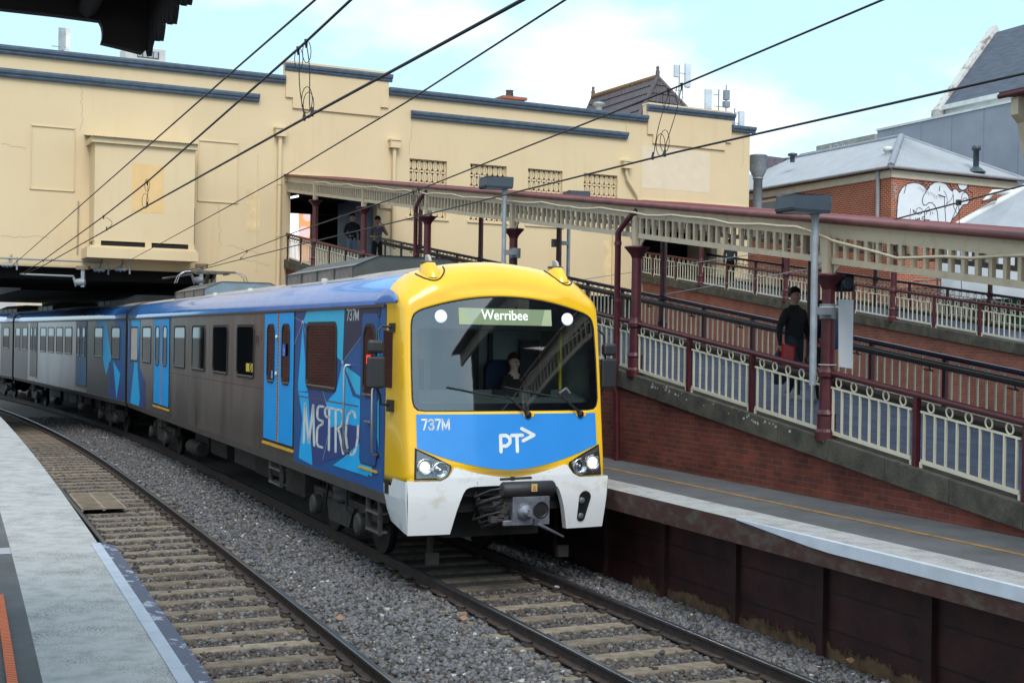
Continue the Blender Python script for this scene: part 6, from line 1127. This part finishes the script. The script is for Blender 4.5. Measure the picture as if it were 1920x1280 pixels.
# brick wall and green sheeting seen behind the second ramp
BK = MB(); BK.box(23.5, 24, -8, 40, -0.5, 5.6); tag(BK.build('yard_wall', BRICKO, M=RM), 'red brick yard wall glimpsed between the two ramp canopies', 'wall')
t = thing('scaffold', 'scaffold tubes with green sheeting behind the second ramp', 'scaffold', RM)
m = MB()
for i in range(9): a = 9+i*1.6; m.tube([(21.5, a, 1.0), (21.5, a, 6.2)], 0.03, 5)
for h in (3.2, 4.3, 5.4): m.tube([(21.5, 8, h), (21.5, 23, h+0.3)], 0.03, 5)
m.build('tubes', GALV, t); m = MB(); vs = []
for i in range(24):
    for j in range(6): vs.append((21.7+0.12*math.sin(i*1.3+j), 12+i*0.3, 2.6+j*0.5+0.15*math.sin(i*0.9)*(j == 5)))
m.add(vs, [(i*6+j, i*6+j+1, (i+1)*6+j+1, (i+1)*6+j) for i in range(23) for j in range(5) if (i*7+j*3) % 5], 0, True); m.build('sheeting', mat('green sheeting', (0.06, 0.26, 0.20), 0.6, var=0.3), t)
# ================================================================== OVERHEAD WIRES
CZ = 5.12
def lerp_ext(pts, back=9.0):
    d = (pts[0]-pts[1]).normalized(); return [pts[0]+d*back]+pts
Fp = [PZ(*q, CZ) for q in ((1920, 138), (1270, 285), (780, 407), (540, 464), (385, 503))]; Fp += [Vector((*tp(s, 0.0).xy, CZ)) for s in (26, 34, 44)]
Cp = [PZ(*q, CZ) for q in ((980, 0), (760, 120), (577, 219), (276, 386), (193, 435), (81, 498))]; Cp += [Vector((*tp(s, LT+0.1).xy, CZ)) for s in (40, 50)]
Ep = [PY(1655, 0, 10.05), PY(1265, 165, 12.7), PY(780, 358, 19.4), PY(540, 440, 26.5), PY(400, 495, 36), PY(330, 512, 44)]
Bp = [PY(658, 0, 9.6), PY(567, 85, 10.7), PY(276, 341, 18.4), PY(191, 408, 23), PY(81, 488, 33), PY(36, 516, 41)]
Ap = [PY(591, 0, 9), PY(440, 131, 11.9), PY(24, 497, 41)]
Dp = [PY(1060, 0, 8.5), PY(760, 193, 11.9), PY(524, 335, 17.4), PY(199, 512, 43)]
for nm, pts, r, lb in (('contact_wire', Fp, 0.0105, 'lowest wire on the right, the one the pantograph touches'), ('contact_wire', Cp, 0.0125, 'lower wire of the clamped pair over the empty left track'),
                       ('messenger_wire', Ep, 0.0105, 'upper wire of the right pair, above the one the pantograph touches'), ('messenger_wire', Bp, 0.0115, 'upper wire of the clamped pair over the empty left track'), ('feeder_wire', Ap, 0.009, 'leftmost thin overhead wire crossing the sky'), ('feeder_wire', Dp, 0.0085, 'single overhead wire between the left pair and the right pair')):
    m = MB(); m.tube(lerp_ext(pts), r, 6); tag(m.build(nm, WIREM), lb, 'wire', 'overhead wires')
def on_poly(pts, Y):
    for a, b in zip(pts, pts[1:]):
        if min(a.y, b.y) <= Y <= max(a.y, b.y): return a.lerp(b, (Y-a.y)/(b.y-a.y))
    return pts[-1]
def dropper(U, L_, Y, loops, label, nm=2, bow=0.0):
    m = MB()
    for k in range(nm):
        y = Y+(k-(nm-1)/2)*0.22; a, b = on_poly(U, y), on_poly(L_, y); d = (b-a)
        m.tube([a+Vector((0, 0, 0.02)), a+Vector((0.004, 0, -0.05))], [0.016, 0.009], 6); m.tube([b+Vector((0, 0, -0.015)), b+Vector((0.006, 0, 0.06))], [0.017, 0.008], 6)
        pts = [a+d*t+Vector((0.012*math.sin(t*5+k*2)+bow*math.sin(t*math.pi), 0, 0)) for t in np.linspace(0.05, 0.95, 9)]; m.tube(pts, 0.0045, 5)
        if loops:
            c = a+d*0.14; m.tube([c+Vector((0.035*math.sin(q)*(1 if k else -1), 0, 0.09*math.cos(q))) for q in np.linspace(0, 6.28, 13)[:-1]], 0.0035, 4, close=True)
            c = a+d*0.80; m.tube([c+Vector((0.045*math.sin(q)+0.05*(1 if k else -0.6), 0, 0.11*math.cos(q))) for q in np.linspace(0, 6.28, 13)[:-1]], 0.0035, 4, close=True)
    tag(m.build('dropper', WIREM), label, 'wire clamp', 'clamped jumper wires between overhead wires')
dropper(Bp, Cp, 10.72, True, 'looped jumper wires hanging in front of the stepped parapet on the left')
dropper(Bp, Cp, 18.4, True, 'looped jumper wires in front of the projecting box of the yellow building', 1)
dropper(Bp, Cp, 22.8, False, 'short curved jumper at the lower left of the projecting box', 1, 0.12)
dropper(Ep, Fp, 12.7, True, 'looped jumper wires hanging below the tiled roof on the right')
dropper(Ep, Fp, 19.4, True, 'looped jumper wires in front of the ramp canopy frieze')
dropper(Ep, Fp, 31, False, 'short dropper wire just ahead of the pantograph', 1)
dropper(Bp, Cp, 33.0, False, 'small dropper wire by the bridge edge at the far left', 1)
m = MB(); a = on_poly(Fp, 12.0); p0, p1 = PY(1625, 425, 34), PY(1930, 345, 26); m.tube([p0, p1], 0.02, 5); q = p0.lerp(p1, 0.63); m.box(q.x-0.05, q.x+0.05, q.y-0.05, q.y+0.05, q.z-0.06, q.z+0.06); m.tube([q, q+Vector((-0.45, 0, -1.2))], 0.008, 4); m.tube([q, q+Vector((0.1, 0, -2.0))], 0.008, 4); q = p0.lerp(p1, 0.42); m.tube([q, q+Vector((0, 0, -1.2))], 0.010, 4)
tag(m.build('span_wire', WIREM), 'thin dark cable crossing in front of the white graffiti', 'wire')
for p0, p1, lb in ((PY(1080, 526, 40), PY(1560, 455, 26), 'thin pale cable slanting across the yellow wall and the near ramp'), (PY(1200, 560, 34), PY(1540, 500, 29), 'thin grey cable slanting in front of the second ramp')):
    m = MB(); m.tube([p0, p1], 0.009, 4); tag(m.build('cable', GALV), lb, 'cable')
# registration arms and insulators under the bridge edge
def bracket(px, py0, tipx, tipy, Y, label):
    t = thing('wire_bracket', label, 'wire bracket'); a = PY(px, py0, Y); z1 = PY(px, py0+36, Y).z; m = MB(); m.box(a.x-0.2, a.x+0.2, a.y-0.1, a.y+0.1, a.z-0.06, a.z+0.06, 1); m.box(a.x-0.055, a.x+0.055, a.y-0.05, a.y+0.05, z1, a.z); m.build('hanger', [GALV, mat('rusty plate', (0.22, 0.15, 0.10), 0.8)], t)
    b = PY(px-6, py0+28, Y); c = PY(px-18, py0+16, Y); e = PY(tipx, tipy, Y-1.0); m = MB(); m.tube([c, e], 0.035, 6); m.build('arm', INSUL, t); m = MB(); m.tube([PY(px-4, py0+24, Y), PY(px-14, py0+34, Y), PY(px-18, py0+18, Y)], 0.05, 6); m.lathe([(0.10, -0.15), (0.13, 0), (0.10, 0.15)], PY(px-5, py0+27, Y), 10, 0, 'x'); m.build('insulator', INSUL, t)
bracket(156, 502, 38, 514, 42.0, 'grey wire bracket under the bridge edge above the second car')
bracket(378, 498, 305, 522, 43.8, 'grey wire bracket under the bridge edge behind the pantograph')
for px, py, lb in ((186, 506, 'small grey insulator under the bridge edge'), (226, 505, 'large grey insulator cluster under the projecting box'), (14, 497, 'white insulator at the far left of the bridge edge')):
    c = PY(px, py, 42.2 if px > 100 else 41.0); m = MB(); m.lathe([(0.03, -0.2), (0.08, -0.12), (0.04, -0.06), (0.10, 0.0), (0.04, 0.06), (0.08, 0.12), (0.03, 0.2)], c, 10, 0, 'x'); m.tube([c+Vector((0, 0, 0)), c+Vector((0, 0.3, 0.35))], 0.03, 5); m.tube([c+Vector((0.3, 0, -0.15)), c+Vector((0.3, 0, 0.25))], 0.03, 5); tag(m.build('insulator', INSUL), lb, 'insulator')
# ================================================================== CANOPIES NEAR THE CAMERA
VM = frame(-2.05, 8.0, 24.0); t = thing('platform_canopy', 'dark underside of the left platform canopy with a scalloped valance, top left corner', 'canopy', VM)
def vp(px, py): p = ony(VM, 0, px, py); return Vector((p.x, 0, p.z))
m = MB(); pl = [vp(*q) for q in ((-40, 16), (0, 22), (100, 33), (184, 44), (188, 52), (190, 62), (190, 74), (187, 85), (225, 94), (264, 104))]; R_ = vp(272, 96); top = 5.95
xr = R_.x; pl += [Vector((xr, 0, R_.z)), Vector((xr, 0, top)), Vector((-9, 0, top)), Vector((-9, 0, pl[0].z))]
m.prism(pl, (0, -0.08, 0)); m.build('end_board', mat('backlit canopy board', (0.030, 0.024, 0.022), 0.8, var=0.3), t)  # near black board colour stands for the backlit shade
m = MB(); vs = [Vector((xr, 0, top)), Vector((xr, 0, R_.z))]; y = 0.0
bd = mat('backlit valance board', (0.026, 0.02, 0.022), 0.8, var=0.3); m = MB()  # valance and roof painted near black as if backlit
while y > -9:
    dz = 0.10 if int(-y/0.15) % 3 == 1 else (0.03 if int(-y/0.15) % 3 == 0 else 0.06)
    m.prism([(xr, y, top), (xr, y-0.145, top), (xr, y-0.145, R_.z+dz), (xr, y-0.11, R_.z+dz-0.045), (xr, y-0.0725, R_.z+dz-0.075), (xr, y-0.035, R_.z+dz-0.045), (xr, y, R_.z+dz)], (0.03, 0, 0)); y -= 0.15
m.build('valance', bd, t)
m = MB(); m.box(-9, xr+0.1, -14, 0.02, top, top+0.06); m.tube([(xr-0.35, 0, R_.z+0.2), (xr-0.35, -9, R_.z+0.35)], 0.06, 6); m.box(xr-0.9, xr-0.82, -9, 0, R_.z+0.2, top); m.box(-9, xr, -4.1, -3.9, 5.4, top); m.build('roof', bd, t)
c = vp(262, 100); m = MB(); m.add([(xr+0.034, -0.02-0.02, c.z+0.0), (xr+0.034, -0.18, c.z+0.06), (xr+0.034, -0.16, c.z+0.2), (xr+0.034, -0.05, c.z+0.18)], [(0, 1, 2, 3)]); m.build('peeling_paint', CREAM, t)
QM = frame(PY(1893, 185, 13.6).x, 13.6, 23.8); qz = PY(1888, 180, 13.6).z
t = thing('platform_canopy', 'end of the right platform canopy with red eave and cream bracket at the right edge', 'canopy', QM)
m = MB(); m.hexa([(-0.05, -6.2, qz), (5.5, -6.2, qz+0.4), (5.5, 0.1, qz+0.4), (-0.05, 0.1, qz), (-0.05, -6.2, qz+0.05), (5.5, -6.2, qz+0.45), (5.5, 0.1, qz+0.45), (-0.05, 0.1, qz+0.05)]); m.tube([(-0.03, -6.2, qz+0.01), (-0.03, 0.12, qz+0.01)], 0.028, 8); m.build('roof', mat('dark red eave', (0.07, 0.018, 0.02), 0.6), t)  # unseen roof length shaped for the dark windscreen reflection
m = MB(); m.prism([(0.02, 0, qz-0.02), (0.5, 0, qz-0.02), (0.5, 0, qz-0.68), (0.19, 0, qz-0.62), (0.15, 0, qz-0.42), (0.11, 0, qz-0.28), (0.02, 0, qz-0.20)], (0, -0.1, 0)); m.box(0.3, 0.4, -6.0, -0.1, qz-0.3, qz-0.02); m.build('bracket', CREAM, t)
m = MB(); m.box(0.9, 5.4, -6.2, -6.0, 0.9, qz+0.2); m.box(5.2, 5.4, -6.0, 0, 0.9, qz+0.2); m.build('wall', mat('unseen backdrop wall', (0.05, 0.025, 0.02), 0.8), t)  # unseen walls added to darken the lower windscreen reflection
# ================================================================== VIEW BEYOND THE UNDERPASS
p = PY(40, 560, 92); M = frame(p.x, p.y, 30); m = MB(); m.box(-9, 1.4, 0, 6, -0.6, 5.55, 0); m.box(-9, -0.4, -0.02, 0, -0.6, 5.55, 1); tag(m.build('far_building', [mat('far cream wall', (0.66, 0.56, 0.45), 0.8, var=0.06), mat('far grey wall', (0.52, 0.50, 0.50), 0.8, var=0.06)], M=M), 'pale cream building seen through the gap under the bridge at the far left', 'building')
def tree(name, label, base, h, r, n, grp=None):
    t = thing(name, label, 'tree', Matrix.Translation(base), grp); m = MB(); m.tube([(0, 0, -0.5), (0.1, 0, h*0.4), (0, 0.1, h*0.8)], [0.25, 0.18, 0.06], 8)
    for k in range(6): a = k*1.05; m.tube([(0, 0, h*(0.35+0.06*k)), (r*0.6*math.cos(a), r*0.6*math.sin(a), h*(0.55+0.06*k))], [0.09, 0.03], 5)
    m.build('trunk', BARK, t); V = []; FC = []
    for k in range(n):
        c = rng.normal(size=3); c = c/np.linalg.norm(c)*r*rng.uniform(0.35, 1.0)*(1+0.25*math.sin(k)); c[2] = c[2]*0.75+h*0.68; u, w = rng.normal(size=3), rng.normal(size=3); u = u/np.linalg.norm(u)*0.22; w = w/np.linalg.norm(w)*0.16; o = len(V); V += [tuple(c-u), tuple(c+w), tuple(c+u), tuple(c-w)]; FC.append((o, o+1, o+2, o+3))
    m = MB(); m.add(V, FC); m.build('crown', LEAF, t)
tree('tree', 'green tree glimpsed under the bridge at the far left', PY(22, 600, 106)-Vector((0, 0, 4)), 9, 3.6, 2600)
tree('tree', 'small green tree at the right end of the gap under the bridge', PY(70, 600, 102)-Vector((0, 0, 4)), 8, 2.2, 1500)
# ================================================================== PEOPLE
BONES = [('pelvis', 'belly'), ('belly', 'chest'), ('chest', 'neck'), ('neck', 'jaw'), ('jaw', 'head'), ('head', 'crown')]
for sd_ in 'LR': BONES += [('chest', 'shoulder'+sd_), ('shoulder'+sd_, 'elbow'+sd_), ('elbow'+sd_, 'wrist'+sd_), ('wrist'+sd_, 'palm'+sd_), ('pelvis', 'hip'+sd_), ('hip'+sd_, 'knee'+sd_), ('knee'+sd_, 'ankle'+sd_), ('ankle'+sd_, 'toe'+sd_)]
RADII = dict(pelvis=0.145, belly=0.135, chest=0.15, neck=0.055, jaw=0.07, head=0.095, crown=0.065, shoulder=0.075, elbow=0.048, wrist=0.033, palm=0.032, hip=0.095, knee=0.062, ankle=0.042, toe=0.035)
BASE = dict(pelvis=(0, 0, 0.95), belly=(0, 0, 1.12), chest=(0, 0, 1.36), neck=(0, 0.0, 1.52), jaw=(0, -0.015, 1.59), head=(0, -0.01, 1.67), crown=(0, 0.005, 1.73), shoulderL=(-0.17, 0, 1.42), elbowL=(-0.22, 0.02, 1.13), wristL=(-0.22, -0.06, 0.89), palmL=(-0.215, -0.08, 0.81), hipL=(-0.09, 0, 0.90), kneeL=(-0.095, -0.01, 0.50), ankleL=(-0.10, 0.03, 0.08), toeL=(-0.11, -0.12, 0.035))
for k, v in list(BASE.items()):
    if k.endswith('L'): BASE[k[:-1]+'R'] = (-v[0], v[1], v[2])
def person(label, M, pose, cloth, hair, scale=1.0, bulk=1.0, seated=False, group=None):
    # cloth: bone-region -> material ; one continuous skinned body facing local -y
    J = {k: Vector(v) for k, v in BASE.items()}; J.update({k: Vector(v) for k, v in pose.items()}); names = list(J); idx = {n: i for i, n in enumerate(names)}
    V = [J[n]*scale for n in names]; E_ = [(idx[a], idx[b]) for a, b in BONES]; RR = [RADII[n.rstrip('LR') if n[-1] in 'LR' else n]*scale*(bulk if n in ('pelvis', 'belly', 'chest') or n[:-1] in ('shoulder', 'elbow', 'hip', 'knee') else 1) for n in names]
    for sd_ in 'LR':
        w, pm = J['wrist'+sd_], J['palm'+sd_]; d = (pm-w).normalized(); e = (J['elbow'+sd_]-w).normalized(); side = Vector((1, 0, 0)) if abs(d.x) < 0.8 else Vector((0, 1, 0)); side = (side-d*side.dot(d)).normalized(); n_ = d.cross(side)
        if abs(d.z) > 0.5: side, n_ = n_, side
        for k, l_ in enumerate((0.070, 0.082, 0.076, 0.060)):
            b = pm+side*(k-1.5)*0.019+d*0.015; c1 = b+d*l_*0.55+n_*0.012; c2 = c1+d*l_*0.35+n_*0.028
            for q, rr in ((b, 0.0095), (c1, 0.009), (c2, 0.0075)): V.append(q*scale); RR.append(rr*scale)
            i = len(V); E_ += [(idx['palm'+sd_], i-3), (i-3, i-2), (i-2, i-1)]
        b = w+d*0.035+side*-0.03; c = b+d*0.045-side*0.02+n_*0.02
        for q, rr in ((b, 0.011), (c, 0.009)): V.append(q*scale); RR.append(rr*scale)
        i = len(V); E_ += [(idx['wrist'+sd_], i-2), (i-2, i-1)]
    nose = J['head']+Vector((0, -0.105, -0.03)); V.append(nose*scale); RR.append(0.014*scale); E_.append((idx['head'], len(V)-1))
    for sx in (-1, 1): V.append((J['head']+Vector((sx*0.088, 0.01, -0.015)))*scale); RR.append(0.018*scale); E_.append((idx['head'], len(V)-1))
    me = bpy.data.meshes.new('person'); me.from_pydata([tuple(v) for v in V], E_, []); o = bpy.data.objects.new('person', me); COL.objects.link(o)
    sk = o.modifiers.new('skin', 'SKIN'); sk.use_smooth_shade = True; sk.branch_smoothing = 0.4
    if not me.skin_vertices: me.attributes.new('x', 'FLOAT', 'POINT')
    for i, sv in enumerate(me.skin_vertices[0].data): sv.radius = (RR[i], RR[i]*(0.78 if i in (idx['pelvis'], idx['belly'], idx['chest']) else 1)); sv.use_root = (i == 0)
    ss = o.modifiers.new('sub', 'SUBSURF'); ss.levels = 2; ss.render_levels = 2
    dg = bpy.context.evaluated_depsgraph_get(); nm_ = bpy.data.meshes.new_from_object(o.evaluated_get(dg)); bpy.data.objects.remove(o)
    mats = []; segs = []
    def slot(mt):
        if mt not in mats: mats.append(mt)
        return mats.index(mt)
    for a, b in BONES:
        rg = b[:-1] if b[-1] in 'LR' else b; segs.append((J[a]*scale, J[b]*scale, slot(cloth.get(rg, SKIN))))
    nm_.materials.clear(); hair_i = slot(hair); sk_i = slot(cloth.get('head', SKIN))
    for mt in mats: nm_.materials.append(mt)
    for f in nm_.polygons:
        c = f.center; best = (9, 0)
        for a, b, s_ in segs:
            ab = b-a; t_ = max(0, min(1, (c-a).dot(ab)/max(1e-9, ab.length_squared))); d = (a+ab*t_-c).length
            if d < best[0]: best = (d, s_)
        f.material_index = best[1]; f.use_smooth = True
    ob = bpy.data.objects.new('person', nm_); COL.objects.link(ob); ob.matrix_world = M; tag(ob, label, 'person', group)
    h = J['head']*scale; m = MB(); vs = []
    for i in range(7):
        th = i/6*1.95
        for j in range(18):
            ph = 2*math.pi*j/18; fr_ = math.sin(ph) < -0.2
            t2 = min(th, 1.05 if fr_ else 1.95); r = 0.108*scale*(1+0.05*math.sin(3*ph+i)); vs.append((h.x+r*0.94*math.sin(t2)*math.cos(ph), h.y+0.012*scale+r*1.08*math.sin(t2)*math.sin(ph), h.z+0.025*scale+r*1.02*math.cos(t2)))
    m.add(vs, [(i*18+j, i*18+(j+1) % 18, (i+1)*18+(j+1) % 18, (i+1)*18+j) for i in range(6) for j in range(18)], 0, True); m.build('hair', hair, ob)
    m = MB()
    for sx in (-1, 1): m.lathe([(0.0, -0.008), (0.011, -0.004), (0.011, 0.004), (0, 0.008)], h+Vector((sx*0.034, -0.090, -0.002))*scale, 8, 0, 'y')
    m.box(h.x-0.022*scale, h.x+0.022*scale, h.y-0.092*scale, h.y-0.086*scale, h.z-0.068*scale, h.z-0.060*scale, 1); m.build('face_detail', [HAIR, mat('lips', (0.25, 0.08, 0.07), 0.6)], ob); return ob
def deckM(w, a, face, w0=0, dz=0): return RM @ Matrix.Translation((w0+w, a, zc(a)+dz-0.10)) @ Matrix.Rotation(rad(face), 4, 'Z')
def cl(**k): return k
walker = person('man in black top and dark trousers walking down the near ramp', deckM(1.67, 3.05, 8), dict(kneeL=(-0.10, -0.16, 0.52), ankleL=(-0.10, -0.20, 0.10), toeL=(-0.11, -0.35, 0.07), kneeR=(0.10, 0.02, 0.50), ankleR=(0.10, 0.24, 0.13), toeR=(0.11, 0.11, 0.035), elbowL=(-0.26, 0.06, 1.14), wristL=(-0.27, 0.02, 0.88), palmL=(-0.27, 0.0, 0.80), elbowR=(0.25, 0.0, 1.13), wristR=(0.26, -0.12, 0.91), palmR=(0.26, -0.15, 0.84)),
    cl(belly=CLK, chest=CLK, shoulder=CLK, elbow=CLK, wrist=CLK, pelvis=CLK, hip=CLD, knee=CLD, ankle=CLD, toe=SHOE, head=SKIN2, jaw=SKIN2, crown=SKIN2, palm=SKIN2, neck=CLK), HAIR, 1.05, 1.12)
m = MB(); c = Vector((-0.30, 0.02, 0.62))
m.loft([[c+Vector((s_*0.16*math.cos(q), s_*0.10*math.sin(q), z)) for q in np.linspace(0, 2*math.pi, 15)[:-1]] for s_, z in ((0.3, 0.22), (0.75, 0.12), (1.0, -0.05), (0.95, -0.25), (0.5, -0.32))], 0, True); m.tube([c+Vector((-0.03, 0, 0.2)), c+Vector((0, 0, 0.30)), c+Vector((0.03, 0, 0.2))], 0.012, 5)
tag(m.build('bag', CLV, M=walker.matrix_world), "dark navy bag hanging from the walking man's hand", 'bag')
m = MB(); c = Vector((-0.25, -0.16, 0.72)); m.prism([c+Vector(q) for q in ((-0.09, 0, 0.22), (0.10, 0, 0.20), (0.13, 0, -0.14), (0.0, 0, -0.2), (-0.11, 0, -0.12))], (0.02, 0.09, 0)); tag(m.build('bag', CLR, M=walker.matrix_world, bevel=0.02), "red plastic bag carried by the walking man in black", 'bag')
def deck_px(px, py):
    Mi = RM.inverted(); o = Mi @ C0; d = Mi.to_3x3() @ ray(px, py); k = (1.95+0.13*o.y-o.z)/(d.z-0.13*d.y); return o+d*k
dq = deck_px(1538, 756)
w2 = person('person in dark clothes walking up the near ramp, half hidden by the lamp post', deckM(dq.x, dq.y, 200), dict(kneeL=(-0.1, -0.12, 0.52), ankleL=(-0.1, -0.1, 0.09), toeL=(-0.1, -0.25, 0.04)), cl(belly=CLD, chest=CLD, shoulder=CLD, elbow=CLD, hip=CLK, knee=CLK, ankle=CLK, toe=SHOE, pelvis=CLK, neck=CLD), HAIR, 0.94)
m = MB(); m.loft([[(0.19*s_*math.cos(q), 0.21+0.11*s_*math.sin(q), z) for q in np.linspace(0, 2*math.pi, 17)[:-1]] for s_, z in ((0.5, 0.88), (1.0, 0.95), (1.05, 1.15), (0.9, 1.33), (0.4, 1.42))], 0, True); m.tube([(0.13, 0.12, 1.38), (0.13, -0.12, 1.36), (0.14, -0.13, 1.1), (0.14, 0.1, 0.98)], 0.02, 6, 1); tag(m.build('backpack', [CLB, CLR], M=w2.matrix_world), 'blue backpack with red strap on the person behind the lamp post', 'backpack')
person('man in black jumper and pale jeans leaning at the top of the near ramp', deckM(1.75, 28.3, -15), dict(elbowL=(-0.25, 0.0, 1.14), wristL=(-0.12, -0.2, 1.05), palmL=(-0.05, -0.22, 1.04), elbowR=(0.26, 0.02, 1.13), wristR=(0.22, -0.12, 0.92), palmR=(0.2, -0.15, 0.86)), cl(belly=CLK, chest=CLK, shoulder=CLK, elbow=CLK, wrist=CLK, hip=CLJ, knee=CLJ, ankle=CLJ, toe=SHOEK, pelvis=CLJ, neck=CLK), HAIR, 1.06, 1.12)
pz = person('man in grey shirt and black shorts at the ramp top, hand at mouth', deckM(2.2, 26.9, -5), dict(elbowL=(-0.25, -0.02, 1.14), wristL=(-0.1, -0.2, 1.12), palmL=(-0.03, -0.22, 1.13), elbowR=(0.30, -0.08, 1.20), wristR=(0.14, -0.22, 1.46), palmR=(0.07, -0.20, 1.54)), cl(belly=CLG, chest=CLG, shoulder=CLG, elbow=CLG, hip=CLK, knee=CLK, pelvis=CLK, toe=SHOEK, neck=SKIN), HAIR, 1.06, 1.05)
m = MB(); hz = 1.67*1.06; m.box(-0.085, 0.085, -0.125, -0.10, hz-0.005, hz+0.035); m.build('sunglasses', BLACK, pz)
person('person in grey hooded top walking on the second ramp behind its white railing', deckM(1.5, 27.2, 150, 14.8, -0.08), dict(kneeL=(-0.1, -0.14, 0.52), ankleL=(-0.1, -0.12, 0.09), toeL=(-0.1, -0.27, 0.04), kneeR=(0.1, 0.02, 0.5), ankleR=(0.1, 0.22, 0.12), toeR=(0.1, 0.1, 0.04)), cl(belly=CLG, chest=CLG, shoulder=CLG, elbow=CLG, wrist=CLG, hip=CLK, knee=CLK, ankle=CLK, toe=SHOE, pelvis=CLG, neck=CLG), HAIR, 1.04)
person('train driver in a dark V-neck shirt sitting in the cab', CAR @ Matrix.Translation((0.57, 1.30, 1.31)) @ Matrix.Rotation(rad(14), 4, 'Z'), dict(kneeL=(-0.1, -0.42, 0.92), ankleL=(-0.1, -0.44, 0.5), toeL=(-0.1, -0.56, 0.45), kneeR=(0.1, -0.42, 0.92), ankleR=(0.1, -0.44, 0.5), toeR=(0.1, -0.56, 0.45), elbowL=(-0.23, -0.05, 1.14), wristL=(-0.2, -0.28, 1.08), palmL=(-0.19, -0.36, 1.07), elbowR=(0.23, -0.05, 1.14), wristR=(0.2, -0.28, 1.08), palmR=(0.19, -0.36, 1.07)), cl(belly=CLK, chest=CLK, shoulder=CLK, elbow=CLK, hip=CLK, knee=CLK, ankle=CLK, toe=SHOEK, pelvis=CLK, neck=SKIN3, head=SKIN3, jaw=SKIN3, crown=SKIN3, palm=SKIN3, wrist=SKIN3), HAIRB, 1.0)
